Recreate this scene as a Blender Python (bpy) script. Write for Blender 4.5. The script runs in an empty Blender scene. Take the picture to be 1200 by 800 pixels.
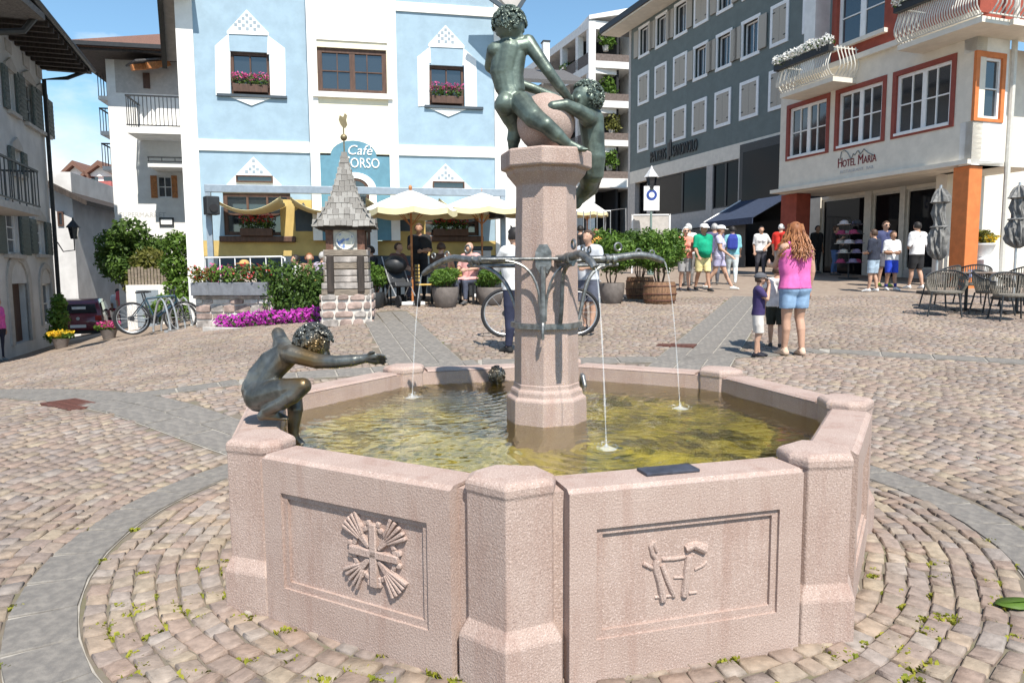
import bpy, bmesh, math, random
import numpy as np
from mathutils import Vector, Matrix
R_ = math.radians
random.seed(7); RNG = np.random.default_rng(7)
S = bpy.context.scene
COL = S.collection

# ---------------------------------------------------------------- camera
CZ = 1.41
FPX, PITCH, ROLL = 840.0, R_(5.65), R_(0.4)
FW = np.array([0, math.cos(PITCH), -math.sin(PITCH)]); _rt = np.array([1., 0, 0]); _up = np.cross(_rt, FW)
RT = _rt*math.cos(ROLL) - _up*math.sin(ROLL)
UP = _up*math.cos(ROLL) + _rt*math.sin(ROLL)
cam = bpy.data.cameras.new('camera'); camo = bpy.data.objects.new('camera', cam); COL.objects.link(camo)
cam.sensor_width = 36; cam.lens = FPX/1200*36; cam.clip_start = .05; cam.clip_end = 2000
m = Matrix.Identity(4)
for i in range(3):
    m[i][0] = RT[i]; m[i][1] = UP[i]; m[i][2] = -FW[i]
m[2][3] = CZ
camo.matrix_world = m
S.camera = camo
S.render.resolution_x = 1024; S.render.resolution_y = 682

# ---------------------------------------------------------------- sky, sun, exposure
SUN_EL, SUN_XY = R_(55), (.33, -.944)
w = bpy.data.worlds.new('World'); S.world = w; w.use_nodes = True
nt = w.node_tree; nt.nodes.clear()
def wn(t, **k):
    n = nt.nodes.new(t)
    for a, b in k.items(): setattr(n, a, b)
    return n
out = wn('ShaderNodeOutputWorld'); bg = wn('ShaderNodeBackground'); bg.inputs[1].default_value = .105
sky = wn('ShaderNodeTexSky', sky_type='NISHITA', sun_disc=False, sun_elevation=SUN_EL, sun_rotation=math.atan2(SUN_XY[0], SUN_XY[1]))
sky.air_density = 1.15; sky.dust_density = .4; sky.ozone_density = .7; sky.altitude = 300
tc = wn('ShaderNodeTexCoord'); mp = wn('ShaderNodeMapping'); mp.inputs['Scale'].default_value = (1, 1, 1.9)
mp.inputs['Location'].default_value = (.35, .1, .12)
n1 = wn('ShaderNodeTexNoise'); n1.inputs['Scale'].default_value = 2.6; n1.inputs['Detail'].default_value = 9; n1.inputs['Roughness'].default_value = .58
sx = wn('ShaderNodeSeparateXYZ')
nt.links.new(tc.outputs['Generated'], mp.inputs[0]); nt.links.new(mp.outputs[0], n1.inputs['Vector']); nt.links.new(tc.outputs['Generated'], sx.inputs[0])
# cumulus lie low over the valley, thinning overhead; more of them on the valley (west) side
lo = wn('ShaderNodeMapRange'); lo.inputs['From Min'].default_value = .30; lo.inputs['From Max'].default_value = .06; lo.inputs['To Min'].default_value = -.2; lo.inputs['To Max'].default_value = .12
nt.links.new(sx.outputs['Z'], lo.inputs['Value'])
we = wn('ShaderNodeMapRange'); we.inputs['From Min'].default_value = -.15; we.inputs['From Max'].default_value = -.5; we.inputs['To Min'].default_value = -.13; we.inputs['To Max'].default_value = .06
nt.links.new(sx.outputs['X'], we.inputs['Value'])
a1 = wn('ShaderNodeMath', operation='ADD'); a2 = wn('ShaderNodeMath', operation='ADD')
nt.links.new(n1.outputs['Fac'], a1.inputs[0]); nt.links.new(lo.outputs[0], a1.inputs[1]); nt.links.new(a1.outputs[0], a2.inputs[0]); nt.links.new(we.outputs[0], a2.inputs[1])
cr = wn('ShaderNodeValToRGB'); cr.color_ramp.elements[0].position = .47; cr.color_ramp.elements[1].position = .66
nt.links.new(a2.outputs[0], cr.inputs[0])
n2 = wn('ShaderNodeTexNoise'); n2.inputs['Scale'].default_value = 7; n2.inputs['Detail'].default_value = 6
nt.links.new(mp.outputs[0], n2.inputs['Vector'])
cr2 = wn('ShaderNodeValToRGB'); cr2.color_ramp.elements[0].position = .3; cr2.color_ramp.elements[1].position = .62
cr2.color_ramp.elements[0].color = (5.4, 5.7, 6.2, 1); cr2.color_ramp.elements[1].color = (8.6, 8.6, 8.6, 1)
nt.links.new(n2.outputs['Fac'], cr2.inputs[0])
mx = wn('ShaderNodeMix', data_type='RGBA')
nt.links.new(cr.outputs[0], mx.inputs['Factor']); tn = wn('ShaderNodeMix', data_type='RGBA', blend_type='MULTIPLY'); tn.inputs[0].default_value = 1; tn.inputs[7].default_value = (.80, 1.0, 1.06, 1); nt.links.new(sky.outputs[0], tn.inputs[6]); nt.links.new(tn.outputs[2], mx.inputs[6]); nt.links.new(cr2.outputs[0], mx.inputs[7])
nt.links.new(mx.outputs[2], bg.inputs[0]); nt.links.new(bg.outputs[0], out.inputs[0])

sl = bpy.data.lights.new('sun', 'SUN'); sl.energy = 4.6; sl.angle = R_(.5); sl.color = (1, .94, .85)
so = bpy.data.objects.new('sun', sl); COL.objects.link(so)
sd = Vector((SUN_XY[0]*math.cos(SUN_EL), SUN_XY[1]*math.cos(SUN_EL), math.sin(SUN_EL)))
so.rotation_euler = sd.to_track_quat('Z', 'Y').to_euler(); so.location = (8, -12, 30)
vs = S.view_settings; vs.view_transform = 'Standard'; vs.look = 'None'; vs.gamma = 1; vs.use_curve_mapping = False; vs.exposure = .72

# ---------------------------------------------------------------- helpers
def ray(px, py): return FW*FPX + RT*(px-600) - UP*(py-400)
def at(px, py, d):
    "world point seen at photograph pixel px,py at distance d along the view's level axis"
    r = ray(px, py); t = d/r[1]; return Vector((r[0]*t, d, CZ+r[2]*t))
def sstep(x, a, b):
    t = np.clip((x-a)/(b-a), 0, 1); return t*t*(3-2*t)
FC = (.1913, 3.9865); FTH = R_(-97.07); FR = 1.606
def gz(x, y):
    "height of the square's surface"
    x = np.asarray(x, float); y = np.asarray(y, float)
    b = .055*np.maximum(0, y-3.1)
    e = np.maximum(0, y-20); e = np.minimum(e, 25); b = np.where(y > 20, .055*16.9 + .055*e - .0011*e*e, b)
    x = np.maximum(x, -26)
    l = -.11*np.maximum(0, -2.5-x)*sstep(y, 5, 10) - .075*np.maximum(0, -7-x)*sstep(y, 8, 14)
    r = np.hypot(x-FC[0], y-FC[1])
    return (b+l)*sstep(r, 1.9, 5.0)
def gp(px, py):
    "point of the ground seen at a pixel"
    r = ray(px, py); lo_, hi = 1.5, 200
    for k in range(400):
        d = 1.5*1.0125**k
        p = r*(d/r[1])
        if CZ+p[2] <= gz(p[0], p[1]): break
    return Vector((p[0], p[1], float(gz(p[0], p[1]))))
def gat(px, d):
    x = (px-600)/FPX*d; return Vector((x, d, float(gz(x, d))))

def T(o, label=None, cat=None, group=None, kind=None):
    if label: o['label'] = label
    if cat: o['category'] = cat
    if group: o['group'] = group
    if kind: o['kind'] = kind
    return o
def empty(name, loc=(0, 0, 0), rz=0, label=None, cat=None, group=None, parent=None):
    o = bpy.data.objects.new(name, None); COL.objects.link(o); o.location = loc; o.rotation_euler = (0, 0, rz)
    o.empty_display_size = .2
    if parent: o.parent = parent
    return T(o, label, cat, group)
def link(name, me, mat=None, parent=None, loc=None, rot=None, scale=None):
    o = bpy.data.objects.new(name, me); COL.objects.link(o)
    if mat is not None and not me.materials: me.materials.append(mat)
    if parent is not None: o.parent = parent
    if loc is not None: o.location = loc
    if rot is not None: o.rotation_euler = rot
    if scale is not None: o.scale = scale
    return o
def copy_tree(o, parent=None):
    c = o.copy(); COL.objects.link(c); c.parent = parent
    for ch in list(o.children): copy_tree(ch, c)
    return c

class MB:
    def __init__(s): s.v = []; s.f = []
    def add(s, vs_, fs):
        n = len(s.v); s.v += [tuple(map(float, q)) for q in vs_]; s.f += [tuple(i+n for i in f) for f in fs]; return s
    def box(s, x0, x1, y0, y1, z0, z1):
        return s.add([(x0,y0,z0),(x1,y0,z0),(x1,y1,z0),(x0,y1,z0),(x0,y0,z1),(x1,y0,z1),(x1,y1,z1),(x0,y1,z1)],
                     [(0,3,2,1),(4,5,6,7),(0,1,5,4),(1,2,6,5),(2,3,7,6),(3,0,4,7)])
    def bar(s, a, b, wd, ht, up=(0, 0, 1)):
        "box beam from a to b"
        a = Vector(a); b = Vector(b); d = (b-a).normalized(); u = Vector(up)
        if abs(d.dot(u)) > .98: u = Vector((0, 1, 0))
        x = d.cross(u).normalized(); y = x.cross(d)
        q = []
        for p in (a, b):
            for i, j in ((-1,-1),(1,-1),(1,1),(-1,1)): q.append(p + x*(i*wd/2) + y*(j*ht/2))
        return s.add(q, [(0,1,2,3),(7,6,5,4),(0,4,5,1),(1,5,6,2),(2,6,7,3),(3,7,4,0)])
    def tube(s, pts, rad, n=8, cap=True, closed=False):
        pts = [Vector(p) for p in pts]; k = len(pts)
        if not isinstance(rad, (list, tuple)): rad = [rad]*k
        base = len(s.v); prev = None; rings = []
        for i in range(k):
            if closed: d = pts[(i+1) % k]-pts[i-1]
            else: d = pts[min(i+1, k-1)]-pts[max(i-1, 0)]
            d = d.normalized() if d.length > 1e-9 else Vector((0, 0, 1))
            if prev is None:
                u = Vector((0, 0, 1)) if abs(d.z) < .9 else Vector((1, 0, 0))
                x = d.cross(u).normalized()
            else: x = (prev - d*prev.dot(d)).normalized()
            prev = x; y = d.cross(x)
            s.v += [tuple(pts[i] + (x*math.cos(a)+y*math.sin(a))*rad[i]) for a in [2*math.pi*j/n for j in range(n)]]
        for i in range(k if closed else k-1):
            a = base+i*n; b = base+((i+1) % k)*n
            for j in range(n): s.f.append((a+j, a+(j+1) % n, b+(j+1) % n, b+j))
        if cap and not closed:
            s.f.append(tuple(base+j for j in range(n))[::-1]); s.f.append(tuple(base+(k-1)*n+j for j in range(n)))
        return s
    def caps(s, p0, p1, r0, r1, n=12):
        "closed capsule"
        p0 = Vector(p0); p1 = Vector(p1); d = (p1-p0); L = d.length; d = d/L if L > 1e-6 else Vector((0, 0, 1))
        P = []; Rr = []
        for a in (-75, -45, -15): P.append(p0+d*r0*math.sin(R_(a))); Rr.append(r0*math.cos(R_(a)))
        for a in (15, 45, 75): P.append(p1+d*r1*math.sin(R_(a))); Rr.append(r1*math.cos(R_(a)))
        return s.tube(P, Rr, n)
    def ell(s, c, r, nu=14, nv=9, rot=None):
        c = Vector(c); r = (r, r, r) if isinstance(r, (int, float)) else r
        q = []; fs = []
        for i in range(1, nv):
            t = math.pi*i/nv
            for j in range(nu):
                p = 2*math.pi*j/nu; q.append(Vector((r[0]*math.sin(t)*math.cos(p), r[1]*math.sin(t)*math.sin(p), r[2]*math.cos(t))))
        q.append(Vector((0, 0, r[2]))); q.append(Vector((0, 0, -r[2]))); tN = len(q)-2; bN = len(q)-1
        for i in range(nv-2):
            for j in range(nu): fs.append((i*nu+j, (i+1)*nu+j, (i+1)*nu+(j+1) % nu, i*nu+(j+1) % nu))
        for j in range(nu):
            fs.append((tN, j, (j+1) % nu)); fs.append((bN, (nv-2)*nu+(j+1) % nu, (nv-2)*nu+j))
        if rot is not None: q = [rot @ k for k in q]
        return s.add([k+c for k in q], fs)
    def lathe(s, prof, n=24, c=(0, 0, 0), a0=0, sx=1, sy=1):
        b = len(s.v)
        for r, z in prof:
            for j in range(n):
                a = a0+2*math.pi*j/n; s.v.append((c[0]+r*sx*math.cos(a), c[1]+r*sy*math.sin(a), c[2]+z))
        for i in range(len(prof)-1):
            for j in range(n): s.f.append((b+i*n+j, b+i*n+(j+1) % n, b+(i+1)*n+(j+1) % n, b+(i+1)*n+j))
        s.f.append(tuple(b+j for j in range(n))[::-1]); s.f.append(tuple(b+(len(prof)-1)*n+j for j in range(n)))
        return s
    def prism(s, poly, a, b, ax='z'):
        "2-D polygon (ccw) extruded from a to b along an axis; ax='y': poly is (x,z)"
        n = len(poly)
        f3 = (lambda p, t: (p[0], p[1], t)) if ax == 'z' else ((lambda p, t: (p[0], t, p[1])) if ax == 'y' else (lambda p, t: (t, p[0], p[1])))
        k = len(s.v); s.v += [f3(p, a) for p in poly]+[f3(p, b) for p in poly]
        s.f.append(tuple(k+i for i in range(n))[::-1]); s.f.append(tuple(k+n+i for i in range(n)))
        for i in range(n): s.f.append((k+i, k+(i+1) % n, k+n+(i+1) % n, k+n+i))
        return s
    def loft(s, rings, cap=True):
        k = len(s.v); n = len(rings[0])
        for r in rings: s.v += [tuple(map(float, p)) for p in r]
        for i in range(len(rings)-1):
            for j in range(n): s.f.append((k+i*n+j, k+i*n+(j+1) % n, k+(i+1)*n+(j+1) % n, k+(i+1)*n+j))
        if cap: s.f.append(tuple(k+j for j in range(n))[::-1]); s.f.append(tuple(k+(len(rings)-1)*n+j for j in range(n)))
        return s
    def mesh(s, name, mat=None, smooth=False, fix=True):
        me = bpy.data.meshes.new(name); me.from_pydata(s.v, [], s.f)
        if fix:
            bm = bmesh.new(); bm.from_mesh(me); bmesh.ops.recalc_face_normals(bm, faces=bm.faces); bm.to_mesh(me); bm.free()
        if smooth:
            me.polygons.foreach_set('use_smooth', [True]*len(me.polygons)); me.set_sharp_from_angle(angle=R_(42))
        if mat: me.materials.append(mat)
        me.update(); return me
    def build(s, name, mat, parent=None, smooth=False, bevel=0, seg=2, loc=None, rot=None, fix=True):
        o = link(name, s.mesh(name, mat, smooth, fix), None, parent, loc, rot)
        if bevel:
            b = o.modifiers.new('bevel', 'BEVEL'); b.width = bevel; b.segments = seg; b.limit_method = 'ANGLE'; b.angle_limit = R_(35); b.harden_normals = False
        return o

# ---------------------------------------------------------------- materials
def mat(name, col, rough=.75, var=.12, scale=6, bump=0., bscale=60, metal=0, spec=.4, col2=None, lo_=.4, hi=.65, det=5, coat=0, sub=0, stretch=None):
    m = bpy.data.materials.new(name); m.use_nodes = True; t = m.node_tree; p = t.nodes['Principled BSDF']
    p.inputs['Roughness'].default_value = rough; p.inputs['Metallic'].default_value = metal; p.inputs['Specular IOR Level'].default_value = spec
    if coat: p.inputs['Coat Weight'].default_value = coat; p.inputs['Coat Roughness'].default_value = .08
    tc = t.nodes.new('ShaderNodeTexCoord'); vec = tc.outputs['Object']
    if stretch:
        mp = t.nodes.new('ShaderNodeMapping'); mp.inputs['Scale'].default_value = stretch; t.links.new(vec, mp.inputs[0]); vec = mp.outputs[0]
    c2 = col2 if col2 else tuple(max(0, c*(1-2.2*var)) for c in col)
    c1 = col if col2 else tuple(min(1, c*(1+var*.7)) for c in col)
    if var or col2:
        n = t.nodes.new('ShaderNodeTexNoise'); n.inputs['Scale'].default_value = scale; n.inputs['Detail'].default_value = det; n.inputs['Roughness'].default_value = .62
        r = t.nodes.new('ShaderNodeValToRGB'); r.color_ramp.elements[0].position = lo_; r.color_ramp.elements[1].position = hi
        r.color_ramp.elements[0].color = (*c2, 1); r.color_ramp.elements[1].color = (*c1, 1)
        t.links.new(vec, n.inputs['Vector']); t.links.new(n.outputs['Fac'], r.inputs[0]); t.links.new(r.outputs[0], p.inputs['Base Color'])
    else: p.inputs['Base Color'].default_value = (*col, 1)
    if bump:
        b = t.nodes.new('ShaderNodeBump'); b.inputs['Strength'].default_value = bump; b.inputs['Distance'].default_value = .01
        n2 = t.nodes.new('ShaderNodeTexNoise'); n2.inputs['Scale'].default_value = bscale; n2.inputs['Detail'].default_value = 4
        t.links.new(vec, n2.inputs['Vector']); t.links.new(n2.outputs['Fac'], b.inputs['Height']); t.links.new(b.outputs[0], p.inputs['Normal'])
    return m
def leafmat(name, c1, c2, rough=.55):
    m = bpy.data.materials.new(name); m.use_nodes = True; t = m.node_tree; p = t.nodes['Principled BSDF']
    p.inputs['Roughness'].default_value = rough; p.inputs['Specular IOR Level'].default_value = .3
    g = t.nodes.new('ShaderNodeNewGeometry'); r = t.nodes.new('ShaderNodeValToRGB'); r.color_ramp.elements[0].color = (*c1, 1); r.color_ramp.elements[1].color = (*c2, 1)
    t.links.new(g.outputs['Random Per Island'], r.inputs[0]); t.links.new(r.outputs[0], p.inputs['Base Color'])
    tr = t.nodes.new('ShaderNodeBsdfTranslucent'); t.links.new(r.outputs[0], tr.inputs[0]); mx = t.nodes.new('ShaderNodeMixShader'); mx.inputs[0].default_value = .3
    t.links.new(p.outputs[0], mx.inputs[1]); t.links.new(tr.outputs[0], mx.inputs[2]); t.links.new(mx.outputs[0], t.nodes['Material Output'].inputs[0])
    return m
PM = {}
def plain(col, rough=.8, var=.08):
    k = (tuple(round(c, 3) for c in col), rough)
    if k not in PM: PM[k] = mat('cloth_%d' % len(PM), col, rough, var, 14)
    return PM[k]
# ================================================================ ground and paving
def npmesh(name, V, Q, mat_, smooth=False):
    me = bpy.data.meshes.new(name); V = np.ascontiguousarray(V, np.float32); Q = np.ascontiguousarray(Q, np.int32); k = Q.shape[1]
    me.vertices.add(len(V)); me.vertices.foreach_set('co', V.ravel())
    me.loops.add(Q.size); me.loops.foreach_set('vertex_index', Q.ravel())
    me.polygons.add(len(Q)); me.polygons.foreach_set('loop_start', np.arange(0, Q.size, k, dtype=np.int32)); me.polygons.foreach_set('loop_total', np.full(len(Q), k, np.int32))
    if smooth: me.polygons.foreach_set('use_smooth', np.ones(len(Q), bool))
    me.update(calc_edges=True); me.validate(); me.materials.append(mat_); return me

def cobble_mat(name, src):
    m = bpy.data.materials.new(name); m.use_nodes = True; t = m.node_tree; p = t.nodes['Principled BSDF']; p.inputs['Roughness'].default_value = .72; p.inputs['Specular IOR Level'].default_value = .35
    if src == 'object': o = t.nodes.new('ShaderNodeObjectInfo').outputs['Random']
    else: o = t.nodes.new('ShaderNodeNewGeometry').outputs['Random Per Island']
    r = t.nodes.new('ShaderNodeValToRGB'); e = r.color_ramp.elements; e[0].color = (.225, .175, .145, 1); e[1].color = (.30, .245, .195, 1)
    for pos, c in ((.14, (.26, .19, .15)), (.3, (.21, .175, .155)), (.42, (.28, .215, .16)), (.55, (.23, .185, .155)), (.66, (.29, .235, .17)), (.78, (.235, .175, .145)), (.9, (.25, .215, .19))):
        k = e.new(pos); k.color = (*c, 1)
    t.links.new(o, r.inputs[0])
    g = t.nodes.new('ShaderNodeNewGeometry'); n = t.nodes.new('ShaderNodeTexNoise'); n.inputs['Scale'].default_value = 28; n.inputs['Detail'].default_value = 6
    t.links.new(g.outputs['Position'], n.inputs['Vector'])
    n3 = t.nodes.new('ShaderNodeTexNoise'); n3.inputs['Scale'].default_value = .9; n3.inputs['Detail'].default_value = 4; t.links.new(g.outputs['Position'], n3.inputs['Vector'])
    mm = t.nodes.new('ShaderNodeMapRange'); mm.inputs['From Min'].default_value = .3; mm.inputs['From Max'].default_value = .7; mm.inputs['To Min'].default_value = .78; mm.inputs['To Max'].default_value = 1.2
    t.links.new(n.outputs['Fac'], mm.inputs[0])
    m2 = t.nodes.new('ShaderNodeMapRange'); m2.inputs['From Min'].default_value = .3; m2.inputs['From Max'].default_value = .7; m2.inputs['To Min'].default_value = .82; m2.inputs['To Max'].default_value = 1.16
    t.links.new(n3.outputs['Fac'], m2.inputs[0])
    mu = t.nodes.new('ShaderNodeMath'); mu.operation = 'MULTIPLY'; t.links.new(mm.outputs[0], mu.inputs[0]); t.links.new(m2.outputs[0], mu.inputs[1])
    x = t.nodes.new('ShaderNodeVectorMath'); x.operation = 'SCALE'; t.links.new(r.outputs[0], x.inputs[0]); t.links.new(mu.outputs[0], x.inputs['Scale']); t.links.new(x.outputs[0], p.inputs['Base Color'])
    b = t.nodes.new('ShaderNodeBump'); b.inputs['Strength'].default_value = .45; b.inputs['Distance'].default_value = .006; n2 = t.nodes.new('ShaderNodeTexNoise'); n2.inputs['Scale'].default_value = 75
    t.links.new(g.outputs['Position'], n2.inputs['Vector']); t.links.new(n2.outputs['Fac'], b.inputs['Height']); t.links.new(b.outputs[0], p.inputs['Normal'])
    return m
M_cob = cobble_mat('cobble_field', 'island'); M_cobo = cobble_mat('cobble_single', 'object')

def ground_mat():
    m = bpy.data.materials.new('ground'); m.use_nodes = True; t = m.node_tree; p = t.nodes['Principled BSDF']; p.inputs['Roughness'].default_value = .85; p.inputs['Specular IOR Level'].default_value = .2
    g = t.nodes.new('ShaderNodeNewGeometry')
    n = t.nodes.new('ShaderNodeTexNoise'); n.inputs['Scale'].default_value = 2.2; n.inputs['Detail'].default_value = 8; n.inputs['Roughness'].default_value = .7
    r = t.nodes.new('ShaderNodeValToRGB'); e = r.color_ramp.elements; e[0].position = .36; e[1].position = .68
    e[0].color = (.13, .11, .085, 1); e[1].color = (.12, .12, .05, 1); k = e.new(.52); k.color = (.17, .145, .115, 1)
    t.links.new(g.outputs['Position'], n.inputs['Vector']); t.links.new(n.outputs['Fac'], r.inputs[0])
    # beyond the laid stones: the same paving, too far to tell stones apart
    v = t.nodes.new('ShaderNodeTexVoronoi'); v.inputs['Scale'].default_value = 8; t.links.new(g.outputs['Position'], v.inputs['Vector'])
    c = t.nodes.new('ShaderNodeValToRGB'); ce = c.color_ramp.elements; ce[0].color = (.23, .178, .142, 1); ce[1].color = (.285, .23, .182, 1)
    sc = t.nodes.new('ShaderNodeSeparateColor'); t.links.new(v.outputs['Color'], sc.inputs[0]); t.links.new(sc.outputs[0], c.inputs[0])
    sx = t.nodes.new('ShaderNodeSeparateXYZ'); t.links.new(g.outputs['Position'], sx.inputs[0])
    mr = t.nodes.new('ShaderNodeMapRange'); mr.inputs['From Min'].default_value = 16.6; mr.inputs['From Max'].default_value = 17.0; t.links.new(sx.outputs['Y'], mr.inputs[0])
    mx = t.nodes.new('ShaderNodeMix'); mx.data_type = 'RGBA'; t.links.new(mr.outputs[0], mx.inputs[0]); t.links.new(r.outputs[0], mx.inputs[6]); t.links.new(c.outputs[0], mx.inputs[7]); t.links.new(mx.outputs[2], p.inputs['Base Color'])
    return m
ys = np.concatenate([np.linspace(-30, -2, 8), np.linspace(-1, 30, 94), np.linspace(31, 60, 16), np.array([70, 90, 130, 200, 320, 500.])])
xs = np.concatenate([np.array([-400, -200, -110, -70, -50, -40]), np.linspace(-34, 20, 136), np.array([24, 30, 40, 60, 110, 200, 400.])])
X, Y = np.meshgrid(xs, ys); Z = gz(X, Y)-.005
V = np.stack([X, Y, Z], -1).reshape(-1, 3); nx = len(xs); i, j = np.meshgrid(np.arange(nx-1), np.arange(len(ys)-1)); a = (j*nx+i).ravel()
GROUND = link('ground', npmesh('ground', V, np.stack([a, a+1, a+1+nx, a+nx], 1), ground_mat(), True)); T(GROUND, kind='structure')

# granite bands: a ring round the fountain, spokes, and a cross band
M_slab = mat('granite_slab', (.225, .205, .18), .75, .12, 5, .3, 90, col2=(.15, .138, .125))
SLABS = []   # centre x,y, angle, length, width
n = 46
for k in range(n): SLABS.append((FC[0]+2.425*math.cos(2*math.pi*k/n), FC[1]+2.425*math.sin(2*math.pi*k/n), 2*math.pi*k/n+math.pi/2, 2*math.pi*2.425/n-.016, .25))
SEG = []     # band centre lines for clipping the cobbles: (p0, p1, halfwidth)
def band(p0, p1, rows, wd, ln, jit=.0):
    p0 = Vector(p0); p1 = Vector(p1); d = (p1-p0); L = d.length; d /= L; nn = Vector((-d.y, d.x)); a = math.atan2(d.y, d.x)
    SEG.append((p0, p1, rows*wd/2+.01))
    for q in range(rows):
        o = (q-(rows-1)/2)*wd; s = ln*.5*random.random(); k = 0
        x = s-ln
        while x < L:
            l = ln*random.uniform(.8, 1.2); x0 = max(0, x); x1 = min(L, x+l); x += l
            if x1-x0 < .12: continue
            c = p0+d*((x0+x1)/2)+nn*o; SLABS.append((c.x, c.y, a, x1-x0-.018, wd-.016))
def polar(r, a): return (FC[0]+r*math.cos(R_(a)), FC[1]+r*math.sin(R_(a)))
band(polar(2.57, 143), polar(9.5, 144.5), 2, .32, .55)
band(polar(2.57, 105), polar(10.5, 105), 3, .3, .6)
band(polar(2.57, 66), polar(14.0, 67), 3, .3, .6)
tb = [gp(112, 470), gp(280, 448), gp(560, 427), gp(770, 421), gp(960, 412), gp(1220, 427)]
for p, q in zip(tb, tb[1:]): band(p.xy, q.xy, 1, .34, .5)
M_mort = mat('slab_mortar', (.34, .315, .275), .9, .1, 10)
mbq = MB(); ring = [[(FC[0]+r*math.cos(2*math.pi*k/92), FC[1]+r*math.sin(2*math.pi*k/92), float(gz(FC[0]+r*math.cos(2*math.pi*k/92), FC[1]+r*math.sin(2*math.pi*k/92)))-.001) for k in range(92)] for r in (2.297, 2.553)]
mbq.loft(ring, False)
for p0, p1, hw in SEG:
    d = (p1-p0).normalized(); nn = Vector((-d.y, d.x)); kk = max(2, int((p1-p0).length/.4)); hw -= .006; rows_ = []
    for q in range(kk+1):
        c = p0.lerp(p1, q/kk); rows_.append([(*(c+nn*s_), float(gz(*(c+nn*s_)))-.0015) for s_ in (-hw, hw)])
    n0 = len(mbq.v)
    for r in rows_: mbq.v += r
    mbq.f += [(n0+2*q, n0+2*q+1, n0+2*q+3, n0+2*q+2) for q in range(kk)]
T(mbq.build('mortar_bed', M_mort, GROUND, fix=False), kind='stuff')
SV = []
for v in range(6):
    b = MB(); q = []
    for z, s_ in ((-.03, 1), (.0, .995), (.006, .975)): q.append([(sx_*s_*.5+random.uniform(-.006, .006), sy_*s_*.5+random.uniform(-.006, .006), z) for sx_, sy_ in ((-1,-1),(1,-1),(1,1),(-1,1))])
    SV.append(b.loft(q).mesh('granite_slab', M_slab))
for x, y, a, l, w_ in SLABS:
    # slope of the square under the slab
    gx = float(gz(x+.1, y)-gz(x-.1, y))/.2; gy = float(gz(x, y+.1)-gz(x, y-.1))/.2
    nz = Vector((-gx, -gy, 1)).normalized(); q = nz.to_track_quat('Z', 'Y')
    mtx = Matrix.Translation((x, y, float(gz(x, y))+.002)) @ (Vector((0, 0, 1)).rotation_difference(nz)).to_matrix().to_4x4() @ Matrix.Rotation(a, 4, 'Z') @ Matrix.Diagonal((l, w_, 1, 1))
    o = link('granite_slab', random.choice(SV), None, GROUND); o.matrix_world = mtx

# cobbles in rings round the fountain
st = []
def inview(x, y):
    d = np.maximum(y, .1); px = 600+FPX*x/d; return (y > 1.2) & (px > -360) & (px < 1560) & (y < 16.9)
rr = [(1.56+.091*k, 1.56+.091*(k+1)) for k in range(8)]
rr[-1] = (rr[-1][0], 2.288)
r0 = 2.565
while r0 < 19:
    h = random.uniform(.084, .100); rr.append((r0, r0+h)); r0 += h
for (ra, rb) in rr:
    rm = (ra+rb)/2; n = int(2*math.pi*rm/.108); ln = RNG.uniform(.6, 1.4, n); a = np.cumsum(ln)/ln.sum()*2*math.pi + RNG.uniform(0, 6.28)
    a0 = a-ln/ln.sum()*2*math.pi
    am = (a+a0)/2; x = FC[0]+rm*np.cos(am); y = FC[1]+rm*np.sin(am); ok = inview(x, y)
    for p0, p1, hw in SEG:
        dx, dy = p1.x-p0.x, p1.y-p0.y; L2 = dx*dx+dy*dy; tt = np.clip(((x-p0.x)*dx+(y-p0.y)*dy)/L2, 0, 1)
        ok &= np.hypot(x-p0.x-tt*dx, y-p0.y-tt*dy) > hw+.035
    for q in np.where(ok)[0]: st.append((ra, rb, a0[q], a[q], x[q], y[q]))
st = np.array(st)
dist = st[:, 5] + np.where(np.abs(600+FPX*st[:, 4]/st[:, 5]-600) > 600, 50, 0) + np.where(np.hypot(st[:, 4]-FC[0], st[:, 5]-FC[1]) < 1.7, 50, 0) + np.where(st[:, 5] < 2.35, 50, 0)
order = np.argsort(dist); near = order[:300]; far = order[300:]
# singles share twelve meshes
CV = []
for v in range(12):
    b = MB(); c = [(sx_*.5+random.uniform(-.05, .05), sy_*.5+random.uniform(-.06, .06)) for sx_, sy_ in ((-1,-1),(1,-1),(1,1),(-1,1))]
    q = []
    for z, s_ in ((-.03, 1), (-.002, .99), (.007, .93), (.010, .8)): q.append([(x*s_, y*s_, z) for x, y in c])
    tilt = (random.uniform(-.012, .012), random.uniform(-.012, .012)); q = [[(x, y, z+x*tilt[0]+y*tilt[1]) for x, y, z in r] for r in q]
    CV.append(b.loft(q).mesh('cobblestone', M_cobo, True))
for k in near:
    ra, rb, a0, a1, x, y = st[k]; am = (a0+a1)/2; rm = (ra+rb)/2; wb = float(.016*np.sin(3*am+1)+.012*np.sin(7*am+2)+.008*np.sin(17*am))*(rm > 1.7); x += wb*math.cos(am); y += wb*math.sin(am)
    link('cobblestone', random.choice(CV), None, GROUND, (x, y, float(gz(x, y))+random.uniform(-.003, .003)), (random.uniform(-.02, .02), random.uniform(-.02, .02), am+math.pi/2+random.uniform(-.07, .07)), ((a1-a0)*rm-.007, rb-ra-.006, 1))
f = st[far]; N = len(f); cen = f[:, 4:6]
gap = .005
def wob(a): return .016*np.sin(3*a+1)+.012*np.sin(7*a+2)+.008*np.sin(17*a)
def corner(rk, ak, sr, sa):
    r_ = f[:, rk]-sr*gap+RNG.uniform(-.008, .008, N)+wob(f[:, ak]); a_ = f[:, ak]-sa*gap/r_+RNG.uniform(-.007, .007, N)/r_
    return np.stack([FC[0]+r_*np.cos(a_), FC[1]+r_*np.sin(a_)], -1)
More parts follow.
